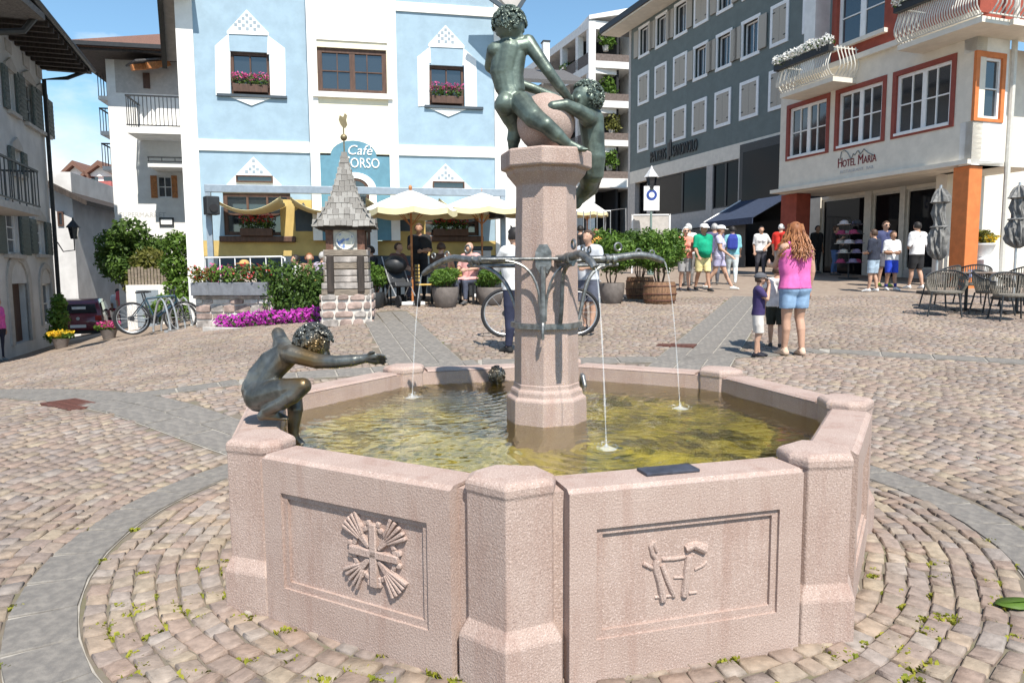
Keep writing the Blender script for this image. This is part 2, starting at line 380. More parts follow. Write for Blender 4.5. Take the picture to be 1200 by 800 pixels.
C4 = np.stack([corner(0, 2, -1, -1), corner(1, 2, 1, -1), corner(1, 3, 1, 1), corner(0, 3, -1, 1)], 1)[:, ::-1]
cen = C4.mean(1, keepdims=True); zc = gz(cen[:, 0, 0], cen[:, 0, 1])+RNG.uniform(-.004, .004, N)
tl = RNG.uniform(-.05, .05, (N, 2))
VV = []
for z, s_ in ((-.02, 1), (.0, .98), (.007, .90)):
    P = cen+(C4-cen)*s_; zz = gz(P[..., 0], P[..., 1])-gz(cen[:, 0, 0], cen[:, 0, 1])[:, None]+zc[:, None]+z+((P-cen)*tl[:, None, :]).sum(-1)
    VV.append(np.concatenate([P, zz[..., None]], -1))
VV = np.concatenate(VV, 1).reshape(-1, 3)
loc = []
for lv in (0, 4): loc += [(lv+i, lv+(i+1) % 4, lv+4+(i+1) % 4, lv+4+i) for i in range(4)]
loc.append((8, 9, 10, 11)); loc = np.array(loc)
Q = (np.arange(N)[:, None, None]*12+loc[None]).reshape(-1, 4)
me = npmesh('cobblestone_field', VV, Q, M_cob)
T(link('cobblestone_field', me, None, GROUND), kind='stuff')
# moss and small weeds in the joints
M_moss = leafmat('moss', (.16, .19, .02), (.34, .32, .04), .8)
mb = MB()
def tuft(mb, x, y, n, rad, hgt):
    for _ in range(n):
        a = random.uniform(0, 6.28); r = rad*math.sqrt(random.random()); px, py = x+r*math.cos(a)*1.8, y+r*math.sin(a); z = float(gz(px, py)); b = random.uniform(0, 6.28); s_ = random.uniform(.005, .014)
        dx, dy = math.cos(b)*s_, math.sin(b)*s_
        mb.add([(px-dx, py-dy, z-.004), (px+dx, py+dy, z-.004), (px+dx*.6-dy, py+dy*.6+dx, z+hgt*random.uniform(.3, 1)), (px-dx*.6-dy, py-dy*.6+dx, z+hgt*random.uniform(.3, 1))], [(0, 1, 2, 3)])
for _ in range(110):
    a = random.uniform(-160, -20); tuft(mb, *polar(random.uniform(1.66, 2.25), a), random.randint(8, 30), random.uniform(.012, .035), .016)
for _ in range(24): tuft(mb, *polar(random.choice((2.285, 2.56)), random.uniform(-178, -10)), random.randint(8, 26), random.uniform(.01, .03), .014)
for px, py in ((460, 770), (400, 745), (520, 790), (800, 780), (845, 775), (1110, 730), (1190, 715), (720, 792)):
    p = gp(px, py); tuft(mb, p.x, p.y, 70, .035, .02)
T(mb.build('moss', M_moss, GROUND, fix=False), kind='stuff')
# drain covers
M_rust = mat('rusty_iron', (.14, .055, .04), .7, .2, 20, .3, 60)
def drain(px, py, a, l, w_, label):
    p = gp(px, py); e = empty('drain_cover', p+Vector((0, 0, .012)), a, label, 'drain cover')
    b = MB(); b.box(-l/2, l/2, -w_/2, -w_/2+.03, -.02, .004).box(-l/2, l/2, w_/2-.03, w_/2, -.02, .004).box(-l/2, -l/2+.03, -w_/2+.03, w_/2-.03, -.02, .004).box(l/2-.03, l/2, -w_/2+.03, w_/2-.03, -.02, .004); b.build('frame', M_rust, e)
    for k in range(int(l/.05)-1):
        MB().box(-.014, .014, -w_/2+.03, w_/2-.03, -.012, .002).build('slat', M_rust, e, loc=(-l/2+.055+k*.05, 0, 0))
drain(85, 476, R_(144.5)+math.pi, .62, .32, 'rusty iron drain cover in the paving left of the crouching bronze boy')
drain(793, 405, R_(67), .34, .5, 'rusty iron drain cover in the slab path behind the fountain')

# ================================================================ fountain
def stone_mat(name, col, col2, sp=(.62, .50, .45)):
    m = mat(name, col, .8, .1, 3.2, .35, 130, col2=col2, lo_=.32, hi=.7, det=8)
    t = m.node_tree; p = t.nodes['Principled BSDF']; old = p.inputs['Base Color'].links[0].from_socket
    tc = t.nodes.new('ShaderNodeTexCoord'); n = t.nodes.new('ShaderNodeTexNoise'); n.inputs['Scale'].default_value = 190; n.inputs['Detail'].default_value = 2
    r = t.nodes.new('ShaderNodeMapRange'); r.inputs['From Min'].default_value = .52; r.inputs['From Max'].default_value = .7; r.inputs['To Max'].default_value = .6
    mx = t.nodes.new('ShaderNodeMix'); mx.data_type = 'RGBA'; mx.inputs[7].default_value = (*sp, 1)
    t.links.new(tc.outputs['Object'], n.inputs['Vector']); t.links.new(n.outputs['Fac'], r.inputs[0]); t.links.new(r.outputs[0], mx.inputs[0]); t.links.new(old, mx.inputs[6]); t.links.new(mx.outputs[2], p.inputs['Base Color'])
    # rain and rust streaks running down the stone
    mp = t.nodes.new('ShaderNodeMapping'); mp.inputs['Scale'].default_value = (5, 5, .55); n4 = t.nodes.new('ShaderNodeTexNoise'); n4.inputs['Scale'].default_value = 2.2; n4.inputs['Detail'].default_value = 7; n4.inputs['Roughness'].default_value = .65
    r4 = t.nodes.new('ShaderNodeMapRange'); r4.inputs['From Min'].default_value = .52; r4.inputs['From Max'].default_value = .78; r4.inputs['To Max'].default_value = .55; mx4 = t.nodes.new('ShaderNodeMix'); mx4.data_type = 'RGBA'; mx4.inputs[7].default_value = (.25, .135, .10, 1)
    t.links.new(tc.outputs['Object'], mp.inputs[0]); t.links.new(mp.outputs[0], n4.inputs['Vector']); t.links.new(n4.outputs['Fac'], r4.inputs[0]); t.links.new(r4.outputs[0], mx4.inputs[0]); t.links.new(mx.outputs[2], mx4.inputs[6])
    n5 = t.nodes.new('ShaderNodeTexNoise'); n5.inputs['Scale'].default_value = 260; n5.inputs['Detail'].default_value = 1; r5 = t.nodes.new('ShaderNodeMapRange'); r5.inputs['From Min'].default_value = .56; r5.inputs['From Max'].default_value = .7; r5.inputs['To Max'].default_value = .6; mx5 = t.nodes.new('ShaderNodeMix'); mx5.data_type = 'RGBA'; mx5.inputs[7].default_value = (.16, .11, .10, 1)
    t.links.new(tc.outputs['Object'], n5.inputs['Vector']); t.links.new(n5.outputs['Fac'], r5.inputs[0]); t.links.new(r5.outputs[0], mx5.inputs[0]); t.links.new(mx4.outputs[2], mx5.inputs[6]); t.links.new(mx5.outputs[2], p.inputs['Base Color'])
    return m
M_stone = stone_mat('pink_granite', (.42, .325, .28), (.335, .24, .20))
M_algaelight = mat('basin_algae_light', (.52, .41, .07), .8, .2, 5, .5, 20, col2=(.07, .065, .012), lo_=.42, hi=.58)  # algae colour, with light streaked by ripples painted in as gold on dark
M_wet = mat('wet_stone', (.25, .17, .10), .5, .2, 8)
FO = empty('fountain', (FC[0], FC[1], 0), FTH, 'octagonal pink granite fountain basin with a central stone column and iron pipes', 'fountain')
PP = [(.14, 0), (.05, .146), (-.03, .146), (-.12, .08), (-.12, -.08), (-.03, -.146), (.05, -.146)]
post = MB().loft([[(x*s_, y*s_, z) for x, y in PP] for z, s_ in ((-.1, 1.22), (.165, 1.22), (.175, 1.20), (.225, 1.005), (.23, 1.0), (.668, 1.0), (.676, 1.035), (.70, 1.035), (.712, .99), (.722, .86), (.725, .5))]).mesh('post', M_stone, False)
for k in range(8):
    o = link('post', post, None, FO, (FR*math.cos(k*math.pi/4), FR*math.sin(k*math.pi/4), 0), (0, 0, k*math.pi/4))
    b = o.modifiers.new('bevel', 'BEVEL'); b.width = .006; b.segments = 2; b.limit_method = 'ANGLE'; b.angle_limit = R_(25)
AP = 1.62; HL = .452; HC = .505
class Fac:
    "a wall plane: origin o, direction u seen left to right from its front; local x along u, y into the wall"
    def __init__(s, o, u, e=None):
        s.o = Vector(o); L = math.hypot(u[0], u[1]); s.u = Vector((u[0]/L, u[1]/L, 0)); s.n = Vector((-s.u.y, s.u.x, 0)); s.rz = math.atan2(s.u.y, s.u.x); s.e = e
    def uz(s, px, py, off=0):
        r = Vector(ray(px, py)); c = Vector((0, 0, CZ)); p0 = s.o+s.n*off; t = (p0-c).dot(s.n)/r.dot(s.n); p = c+r*t-s.o; return p.dot(s.u), p.z
    def u_at(s, px, off=0): return s.uz(px, 316, off)[0]
    def w(s, u, y, z): return s.o+s.u*u+s.n*y+Vector((0, 0, z))
PAN = {}
def grid_wall(mb, u0, u1, z0, z1, holes, y0, y1):
    us = sorted({u0, u1, *[min(max(h[i], u0), u1) for h in holes for i in (0, 1)]}); zs = sorted({z0, z1, *[min(max(h[i], z0), z1) for h in holes for i in (2, 3)]})
    for a, b in zip(us, us[1:]):
        # merge cells upward
        run = None
        for c, d in zip(zs, zs[1:]):
            mu, mz = (a+b)/2, (c+d)/2; hole = any(h[0] < mu < h[1] and h[2] < mz < h[3] for h in holes)
            if hole:
                if run: mb.box(a, b, y0, y1, run[0], run[1]); run = None
            else: run = (run[0], d) if run else (c, d)
        if run: mb.box(a, b, y0, y1, run[0], run[1])
    return mb
pan = MB(); HA = (-.355, .355, .155, .545); HB = (-.33, .33, .182, .522)
grid_wall(pan, -HL, HL, -.1, .672, [HA], 0, .011); grid_wall(pan, -HL, HL, -.1, .672, [HB], .011, .023); pan.box(-HL, HL, .023, .055, -.1, .672); pan.box(-HC, HC, .055, .2, -.1, .668)
# rounded coping edge
pan.loft([[(-HL, .008, .672), (-HL, .2, .672), (-HL, .185, .684), (-HL, .025, .684)], [(HL, .008, .672), (HL, .2, .672), (HL, .185, .684), (HL, .025, .684)]])
panm = pan.mesh('panel', M_stone)
for k in range(8):
    a = (k+.5)*math.pi/4; n = Vector((math.cos(a), math.sin(a)))
    PAN[k] = link('panel', panm, None, FO, (n.x*AP, n.y*AP, 0), (0, 0, a+math.pi/2))
    aw = a+FTH; F = Fac((FC[0]+AP*math.cos(aw), FC[1]+AP*math.sin(aw), 0), (-math.sin(aw), math.cos(aw))); PAN[k].data = panm; PAN[k, 'f'] = F
# emblem of gear, cross and fans on the left front panel (k = 7), tools on the right one (k = 0)
M_rel = stone_mat('carved_granite', (.43, .335, .29), (.345, .25, .21))
def relief(k, c_px, build, label):
    F = PAN[k, 'f']; u, z = F.uz(*c_px, off=.023); b = MB(); build(b, F); o = b.build('carved_relief', M_rel, PAN[k], True, .004, 2); T(o, label); return o
def em1(b, F):
    u0, z0 = F.uz(440, 648, .023); Y0, Y1 = .004, .03
    def rb(x0, y0, x1, y1, w0, w1, ya=Y0):
        d = Vector((x1-x0, y1-y0)).normalized(); p = Vector((-d.y, d.x)); b.prism([(u0+x0+p.x*w0, z0+y0+p.y*w0), (u0+x1+p.x*w1, z0+y1+p.y*w1), (u0+x1-p.x*w1, z0+y1-p.y*w1), (u0+x0-p.x*w0, z0+y0-p.y*w0)], ya, Y1, 'y')
    rb(0, -.125, 0, .115, .018, .015); rb(-.115, 0, .115, 0, .016, .014)
    for q in range(4):
        a = R_(45+90*q); c, s_ = math.cos(a), math.sin(a)
        rb(c*.03, s_*.03, c*.10, s_*.10, .008, .016, .008)
        for f_ in (-15, -8, 0, 8, 15):
            a2 = a+R_(f_); rb(c*.085+(math.cos(a2)-c)*.05, s_*.085+(math.sin(a2)-s_)*.05, math.cos(a2)*.172, math.sin(a2)*.172, .004, .0075, .006)
    for q in range(24):
        a = R_(15*q+3); a1 = R_(15*q+18)
        b.prism([(u0+.088*math.cos(a), z0+.088*math.sin(a)), (u0+.108*math.cos(a), z0+.108*math.sin(a)), (u0+.108*math.cos(a1), z0+.108*math.sin(a1)), (u0+.088*math.cos(a1), z0+.088*math.sin(a1))][::-1], .012, Y1, 'y')
    for q in range(16):
        a = R_(22.5*q+11); rb(math.cos(a)*.106, math.sin(a)*.106, math.cos(a)*.127, math.sin(a)*.127, .011, .009, .010)
def em2(b, F):
    def P(x, y): return F.uz(730+x/7.275, 610+y/7.275, .023)
    def st_(pts, w0, ya=.016):
        q = [P(*p) for p in pts]; b.tube([(u, .023, z) for u, z in q], w0, 8)
    st_([(262, 175), (235, 215), (250, 280), (290, 330)], .010); st_([(285, 260), (262, 175)], .008)
    st_([(290, 330), (275, 380), (310, 500), (340, 680)], .015); st_([(330, 370), (385, 520), (435, 640)], .011)
    st_([(170, 360), (250, 400)], .009); st_([(330, 325), (430, 322), (530, 305)], .008)
    st_([(560, 290), (545, 420), (520, 640)], .015); st_([(530, 240), (600, 205), (700, 250)], .016); st_([(545, 215), (620, 190), (715, 225)], .011)
    st_([(610, 415), (680, 380), (715, 340)], .006); st_([(270, 650), (440, 635)], .006); st_([(560, 615), (630, 605)], .006); st_([(430, 480), (520, 480)], .006)
relief(7, (440, 648), em1, 'carved gear with a cross and four fan shaped wings')
relief(0, (790, 665), em2, 'carved crossed tools with a hammer')
# basin floor, column
MB().lathe([(1.46/math.cos(math.pi/8), .02), (1.46/math.cos(math.pi/8), .10)], 8).build('basin_floor', M_algaelight, FO)
K = math.cos(math.pi/8)
base = MB().lathe([(.235, .09), (.225, .70), (.222, .71), (.205, .72), (.203, .745), (.198, .755), (.187, .762), (.186, .785), (.183, .79)], 8).build('column_base', M_stone, FO, bevel=.005)
MB().lathe([(.181, .785), (.176, 1.37), (.164, 1.90)], 8).build('column_shaft', M_stone, FO, bevel=.004)
MB().lathe([(.163, 1.86), (.172, 1.875), (.215, 1.925), (.222, 1.945), (.243, 1.952), (.25, 1.96), (.25, 2.035), (.243, 2.046), (.2, 2.05)], 8).build('column_capital', M_stone, FO, bevel=.004)
MB().ell((0, 0, 2.203), .157, 40, 26).build('stone_ball', M_stone, FO, True)
# slate plaque on the rim
M_slate = mat('slate', (.05, .055, .075), .45, .15, 20)
p = Vector((FC[0]+1.50*.266-.03*.964, FC[1]-1.50*.964-.03*.266, 0)); b = MB().box(-.105, .105, -.042, .042, 0, .012); o = b.build('slate_plaque', M_slate, None, bevel=.003, loc=(p.x, p.y, .684), rot=(0, 0, FTH+math.pi/8+math.pi/2)); T(o, 'thin dark slate plaque lying on the front rim of the fountain', 'plaque')
# water with ripples spreading from the three jets
SPL = [(-.62, 5.05, 1.5), (1.14, 4.45, .7), (.42, 3.30, .6)]
gx_ = np.linspace(-1.6, 1.6, 330); GX, GY = np.meshgrid(gx_+FC[0], gx_+FC[1])
H = np.zeros_like(GX)
for q in range(26):
    a = RNG.uniform(0, 6.28); k = 2*math.pi/RNG.uniform(.045, .20); H += RNG.uniform(.3, 1)*.0030*np.sin(k*(np.cos(a)*GX+np.sin(a)*GY)+RNG.uniform(0, 6.28)+.8*np.sin(3*GX+2.3*GY+q))*(.30/k**.5*2.2)
for sx_, sy_, amp in SPL:
    r = np.hypot(GX-sx_, GY-sy_); H += amp*.0042*np.exp(-r/.5)*np.sin(2*math.pi*r/.085+.7*np.sin(5*np.arctan2(GY-sy_, GX-sx_)))+amp*.012*np.exp(-(r/.025)**2)
ang = np.arctan2(GY-FC[1], GX-FC[0])-FTH; ap = np.hypot(GX-FC[0], GY-FC[1])*np.cos((ang % (math.pi/4))-math.pi/8)
n_ = len(gx_); i, j = np.meshgrid(np.arange(n_-1), np.arange(n_-1)); a = (j*n_+i).ravel(); Qw = np.stack([a, a+1, a+1+n_, a+n_], 1); Qw = Qw[(ap.ravel()[Qw] < 1.47).all(1)]
m = bpy.data.materials.new('water'); m.use_nodes = True; t = m.node_tree; t.nodes.clear(); o_ = t.nodes.new('ShaderNodeOutputMaterial')
gl = t.nodes.new('ShaderNodeBsdfGlossy'); gl.inputs['Roughness'].default_value = .015; rf = t.nodes.new('ShaderNodeBsdfRefraction'); rf.inputs['IOR'].default_value = 1.33; rf.inputs['Roughness'].default_value = .0; rf.inputs['Color'].default_value = (.93, .95, .82, 1)
tr = t.nodes.new('ShaderNodeBsdfTransparent'); tr.inputs[0].default_value = (.9, .93, .78, 1); fr = t.nodes.new('ShaderNodeFresnel'); fr.inputs[0].default_value = 1.5
x1 = t.nodes.new('ShaderNodeMixShader'); x1.inputs[0].default_value = .4; x2 = t.nodes.new('ShaderNodeMixShader')
t.links.new(rf.outputs[0], x1.inputs[1]); t.links.new(tr.outputs[0], x1.inputs[2]); t.links.new(fr.outputs[0], x2.inputs[0]); t.links.new(x1.outputs[0], x2.inputs[1]); t.links.new(gl.outputs[0], x2.inputs[2]); t.links.new(x2.outputs[0], o_.inputs[0])
M_water = m
T(link('water', npmesh('water', np.stack([GX, GY, H+.575], -1).reshape(-1, 3), Qw, M_water, True)), kind='structure')
# iron pipework on the column
M_iron = mat('grey_iron', (.26, .265, .26), .42, .2, 25, .2, 60, metal=.75)
def ripe(px, py, d): return at(px, py, d)
def fpart(mb, name, mt, smooth=True):
    o = mb.build(name, mt, None, smooth); o.parent = FO; o.matrix_parent_inverse = FOI; return o
bpy.context.view_layer.update(); FOI = FO.matrix_world.inverted()
z0 = 1.47
c0 = Vector((FC[0], FC[1], z0))
spL, spR, spF = at(496, 321, 4.62), at(777, 306, 4.22), at(697, 314, 3.42)
def bez(*pts, n=10):
    P = [Vector(p) for p in pts]; o = []
    for q in range(n+1):
        t_ = q/n; L = P[:]
        while len(L) > 1: L = [a.lerp(b, t_) for a, b in zip(L, L[1:])]
        o.append(L[0])
    return o
def pipe(sp, w0=.021):
    d = Vector((sp.x-c0.x, sp.y-c0.y, 0)); L = d.length; d /= L
    a = c0+d*.16; k = c0+d*(L*.72)+Vector((0, 0, .02)); b = MB(); b.tube([a, c0+d*(L*.5), k]+bez(k, k.lerp(sp, .5)+Vector((0, 0, .03)), sp, n=6)[1:], [w0]*3+[w0*.95]*5+[w0*.7], 12); fpart(b, 'water_pipe', M_iron)
    for q in (.5, .56): fpart(MB().tube([c0+d*(L*q)-d*.012, c0+d*(L*q)+d*.012], w0*1.45, 12), 'pipe_collar', M_iron)
    b = MB().tube([c0+d*.17+Vector((0, 0, -.035)), c0+d*(L*.6)+Vector((0, 0, -.03))], .011, 8); fpart(b, 'support_rod', M_iron)
    fpart(MB().tube(bez(c0+d*(L*.52)+Vector((0, 0, -.03)), c0+d*(L*.3)+Vector((0, 0, -.05)), c0+d*.24+Vector((0, 0, -.2)), c0+d*.195+Vector((0, 0, -.34))), .012, 8), 'curved_brace', M_iron)
    for q, s_ in ((.60, 1), (.78, .8), (.9, .7)):
        cc = c0+d*(L*q)+Vector((0, 0, .058*s_ + (.012 if q < .7 else -.005))); fpart(MB().tube([cc+(d*math.cos(t_)+Vector((0, 0, 1))*math.sin(t_))*.022*s_ for t_ in [2*math.pi*i_/14 for i_ in range(14)]], .0065*s_, 6, closed=True), 'scroll_ring', M_iron)
    # falling jet
    e = sp+d*.01; tgt = Vector((sp.x+d.x*.13, sp.y+d.y*.13, .575)); pts = []
    for q in range(13):
        t_ = q/12; pts.append(Vector((e.x+(tgt.x-e.x)*t_, e.y+(tgt.y-e.y)*t_, e.z+(tgt.z-e.z)*(t_*t_*.75+t_*.25))))
    return pts
JETS = [pipe(spL), pipe(spR), pipe(spF)]
fpart(MB().lathe([(.20, 1.095), (.20, 1.125)], 8, (FC[0], FC[1], 0), FTH), 'iron_collar', M_iron, False)
dF = Vector((math.cos(FTH), math.sin(FTH), 0)); sF = Vector((-dF.y, dF.x, 0))
b = MB(); pc = c0+dF*.178; b.loft([[pc+sF*(x*.042)+Vector((0, 0, y*.075))+dF*q for x, y in ((-.5,-1),(.5,-1),(1,-.5),(1,.5),(.5,1),(-.5,1),(-1,.5),(-1,-.5))] for q in (-.03, .012)]); fpart(b, 'bracket_plate', M_iron, False)
fpart(MB().tube([c0+dF*.20+Vector((0, 0, -.04)), c0+dF*.205+Vector((0, 0, -.36))], .014, 8), 'front_strap', M_iron)
fpart(MB().tube([c0+dF*.19+sF*(-.33), c0+dF*.19+sF*.3], .009, 8), 'cross_rod', M_iron)
for s_ in (-1, 1): fpart(MB().tube(bez(c0+dF*.2+sF*(.2*s_)+Vector((0, 0, -.01)), c0+dF*.2+sF*(.06*s_)+Vector((0, 0, -.02)), c0+dF*.2+sF*(.012*s_)+Vector((0, 0, -.12)), c0+dF*.2+sF*(.012*s_)+Vector((0, 0, -.33))), .0075, 6), 'curved_brace', M_iron)
fpart(MB().tube([c0+dF*.215+Vector((0, 0, -.34)), c0+dF*.24+Vector((0, 0, -.38)), c0+dF*.235+Vector((0, 0, -.42)), c0+dF*.21+Vector((0, 0, -.41))], .008, 6), 'hook', M_iron)
m = bpy.data.materials.new('falling_water'); m.use_nodes = True; t = m.node_tree; p_ = t.nodes['Principled BSDF']; p_.inputs['Base Color'].default_value = (.9, .93, .95, 1); p_.inputs['Roughness'].default_value = .12
t_ = t.nodes.new('ShaderNodeBsdfTransparent'); x = t.nodes.new('ShaderNodeMixShader'); x.inputs[0].default_value = .2; t.links.new(t_.outputs[0], x.inputs[1]); t.links.new(p_.outputs[0], x.inputs[2]); t.links.new(x.outputs[0], t.nodes['Material Output'].inputs[0]); M_jet = m
for pts, nm in zip(JETS, ('left', 'right', 'front')):
    b = MB(); b.tube(pts, [.0036+.0015*math.sin(i*2.1) for i in range(13)], 7); e = pts[-1]
    for q in range(26):
        a = random.uniform(0, 6.28); r = random.uniform(.005, .07); h = random.uniform(0, .05)*(1-r/.09); b.ell((e.x+r*math.cos(a), e.y+r*math.sin(a), .578+h), random.uniform(.002, .0045), 6, 4)
    b.lathe([(.05, .575), (.03, .581), (.012, .590), (.004, .60)], 12, (e.x, e.y, 0))
    T(b.build('water_jet', M_jet, None, True), {'left': 'thin water jet falling from the iron pipe that points at the pink flowers', 'right': 'thin water jet falling from the iron pipe that points at the barrel planters', 'front': 'thin water jet falling from the short front iron pipe'}[nm], 'water jet')

# ---------------------------------------------------------------- bronze figures
def blob(name, mb, voxel, sm, mt, parent=None, sf=.5):
    me0 = mb.mesh('tmp', None, False, False); o = link('tmp', me0)
    r = o.modifiers.new('r', 'REMESH'); r.mode = 'VOXEL'; r.voxel_size = voxel
    if sm: s_ = o.modifiers.new('s', 'SMOOTH'); s_.iterations = sm; s_.factor = sf
    dg = bpy.context.evaluated_depsgraph_get(); me = bpy.data.meshes.new_from_object(o.evaluated_get(dg)); bpy.data.objects.remove(o); bpy.data.meshes.remove(me0)
    me.name = name; me.polygons.foreach_set('use_smooth', [True]*len(me.polygons)); me.materials.clear(); me.materials.append(mt)
    return link(name, me, None, parent)
def chain(mb, pts, rad, n=12):
    pts = [Vector(p) for p in pts]
    for i in range(len(pts)-1): mb.caps(pts[i], pts[i+1], rad[i], rad[i+1], n)
def hand(mb, w, f, side, L, palmn=None):
    "wrist w, pointing direction f, side = direction of the thumb, L hand length"
    f = Vector(f).normalized(); side = Vector(side); side = (side-f*side.dot(f)).normalized(); nn = f.cross(side)
    w = Vector(w); k = w+f*L*.45
    mb.caps(w, k-side*L*.1, L*.17, L*.17); mb.caps(w+side*L*.08, k+side*L*.12, L*.15, L*.15); mb.caps(w-side*L*.06, k-side*L*.2, L*.14, L*.13)
    for q, (o_, l) in enumerate(((.21, .46), (.07, .52), (-.08, .48), (-.22, .38))):
        a = k+side*L*o_; d = (f+side*o_*.45+nn*.10).normalized(); e = a+d*L*l*.55; mb.caps(a, e, L*.075, L*.068, 8); mb.caps(e, e+(d+nn*.4).normalized()*L*l*.5, L*.066, L*.055, 8)
    a = w+f*L*.12+side*L*.15; e = a+(f*.6+side*.8)*L*.22; mb.caps(a, e, L*.09, L*.08, 8); mb.caps(e, e+(f*.9+side*.3)*L*.2, L*.075, L*.06, 8)
def foot(mb, ank, f, L, r):
    f = Vector(f).normalized(); a = Vector(ank); s_ = f.cross(Vector((0, 0, 1))); heel = a-f*L*.18+Vector((0, 0, -r*.9)); toe = a+f*L*.72+Vector((0, 0, -r*1.25))
    mb.caps(a, heel, r*.9, r*.85); mb.caps(a, toe, r*.95, r*.5); mb.caps(heel, toe+s_*r*.35, r*.7, r*.45); mb.caps(heel, toe-s_*r*.35, r*.7, r*.45)
    for q in range(5): t_ = toe+s_*(r*(.75-.36*q)); mb.caps(t_-f*L*.1, t_+f*L*(.13-.022*q), r*.30, r*(.26-.02*q), 8)
def head(mb, c, fwd, up, r, curls=0, rnd=random):
    "egg skull with face; fwd = gaze direction"
    f = Vector(fwd).normalized(); u = Vector(up); u = (u-f*u.dot(f)).normalized(); s_ = f.cross(u); c = Vector(c)
    rot = Matrix((s_, f, u)).transposed()
    mb.ell(c+u*r*.12-f*r*.05, (r*.86, r*1.02, r*1.0), 18, 12, rot); mb.ell(c-u*r*.35+f*r*.28, (r*.62, r*.66, r*.72), 16, 10, rot)
    mb.caps(c+f*r*.92+u*r*.05, c+f*r*1.10-u*r*.28, r*.09, r*.16, 8); mb.ell(c+f*r*.80-u*r*.62, (r*.26, r*.16, r*.09), 10, 6, rot); mb.ell(c+f*r*.74-u*r*.92, (r*.24, r*.2, r*.18), 10, 6, rot)
    for q in (-1, 1):
        mb.ell(c+s_*r*.88*q-f*r*.05-u*r*.12, (r*.12, r*.2, r*.28), 10, 6, rot); mb.ell(c+f*r*.78+s_*r*.34*q+u*r*.16, (r*.24, r*.14, r*.07), 10, 6, rot); mb.ell(c+f*r*.72+s_*r*.42*q-u*r*.3, (r*.26, r*.2, r*.22), 10, 6, rot)
    for q in range(curls):
        t_ = rnd.uniform(0, 6.28); h = rnd.uniform(-.35, 1); d = (s_*math.cos(t_)+f*math.sin(t_))*math.sqrt(max(0, 1-h*h*.9))+u*h
        if d.dot(f) > .45 and h < .45: continue
        mb.ell(c+u*r*.12-f*r*.05+Vector((d.x, d.y, d.z))*r*.98, r*rnd.uniform(.13, .22), 8, 6)
def curls(parent, c, fwd, up, r, n, mt):
    "bronze locks over the skull"
    rnd = random.Random(int(n*1000*r)); f = Vector(fwd).normalized(); u = Vector(up); u = (u-f*u.dot(f)).normalized(); s_ = f.cross(u); c = Vector(c)+u*r*.12-f*r*.05; b = MB(); k = 0
    while k < n:
        d = Vector((rnd.gauss(0, 1), rnd.gauss(0, 1), rnd.gauss(0, 1))).normalized(); lx, ly, lz = d.dot(s_), d.dot(f), d.dot(u)
        if lz < -.62 or (ly > .3 and lz < .4) or (ly > .0 and lz < -.1): continue
        k += 1; p = c+(s_*lx*.87+f*ly*1.03+u*lz*1.02)*r; t_ = d.cross(Vector((rnd.gauss(0, 1), rnd.gauss(0, 1), rnd.gauss(0, 1)))).normalized(); q = d.cross(t_); R0 = r*rnd.uniform(.08, .13)
        b.tube([p+(t_*math.cos(a)+q*math.sin(a))*R0*(1-.09*i)+d*r*(.05+.016*i) for i, a in enumerate([j*.9 for j in range(7)])], [r*.055]*5+[r*.045, r*.03], 5)
    return b.build('hair', mt, parent, True, fix=False)
def bronze(name, c1, c2, rough, c3=None, metal=.8):
    m = mat(name, c1, rough, .1, 9, .12, 90, metal=metal, col2=c2, lo_=.35, hi=.62)
    if c3:
        t = m.node_tree; p = t.nodes['Principled BSDF']; old = p.inputs['Base Color'].links[0].from_socket; tc = t.nodes.new('ShaderNodeTexCoord'); n = t.nodes.new('ShaderNodeTexNoise'); n.inputs['Scale'].default_value = 3.4; n.inputs['Detail'].default_value = 3
        r = t.nodes.new('ShaderNodeMapRange'); r.inputs['From Min'].default_value = .54; r.inputs['From Max'].default_value = .68; mx = t.nodes.new('ShaderNodeMix'); mx.data_type = 'RGBA'; mx.inputs[7].default_value = (*c3, 1)
        t.links.new(tc.outputs['Object'], n.inputs['Vector']); t.links.new(n.outputs['Fac'], r.inputs[0]); t.links.new(r.outputs[0], mx.inputs[0]); t.links.new(old, mx.inputs[6]); t.links.new(mx.outputs[2], p.inputs['Base Color'])
    return m
M_brg = bronze('green_bronze', (.15, .19, .16), (.06, .075, .065), .46, metal=.5); M_brd = bronze('dark_bronze', (.16, .165, .155), (.07, .072, .066), .34, (.15, .10, .045), metal=.65)
# standing boy, seen from behind, pulling
b = MB(); A = lambda px, py, d=4.0: at(px, py, d)
hd = A(597, 32, 3.99); head(b, hd, (.8, .55, -.45), (.1, 0, 1), .086)
chain(b, [A(599, 46), A(598, 56)], [.04, .046])
chain(b, [A(581, 60), A(598, 58, 4.0), A(617, 54)], [.05, .06, .046])
chain(b, [A(597, 60), A(592, 84), A(595, 104), A(601, 120)], [.073, .066, .062, .07])
chain(b, [A(588, 66), A(585, 84), A(590, 102)], [.055, .052, .05]); chain(b, [A(606, 66), A(603, 88), A(605, 104)], [.05, .05, .05])
b.ell(A(592, 122, 3.955), (.056, .055, .06)); b.ell(A(612, 121, 3.955), (.056, .055, .06))
chain(b, [A(612, 122, 3.94), A(626, 138, 3.85), A(640, 147, 3.785), A(652, 158, 3.795), A(664, 168, 3.82)], [.066, .058, .044, .042, .027]); foot(b, A(665, 168, 3.82), (.85, -.12, -.03), .125, .026)
chain(b, [A(592, 124), A(599, 138, 4.03), A(604, 150, 4.06), A(602, 163, 4.07), A(601, 176, 4.08)], [.062, .054, .042, .04, .026]); foot(b, A(601, 177, 4.085), (-.3, .9, 0), .11, .026)
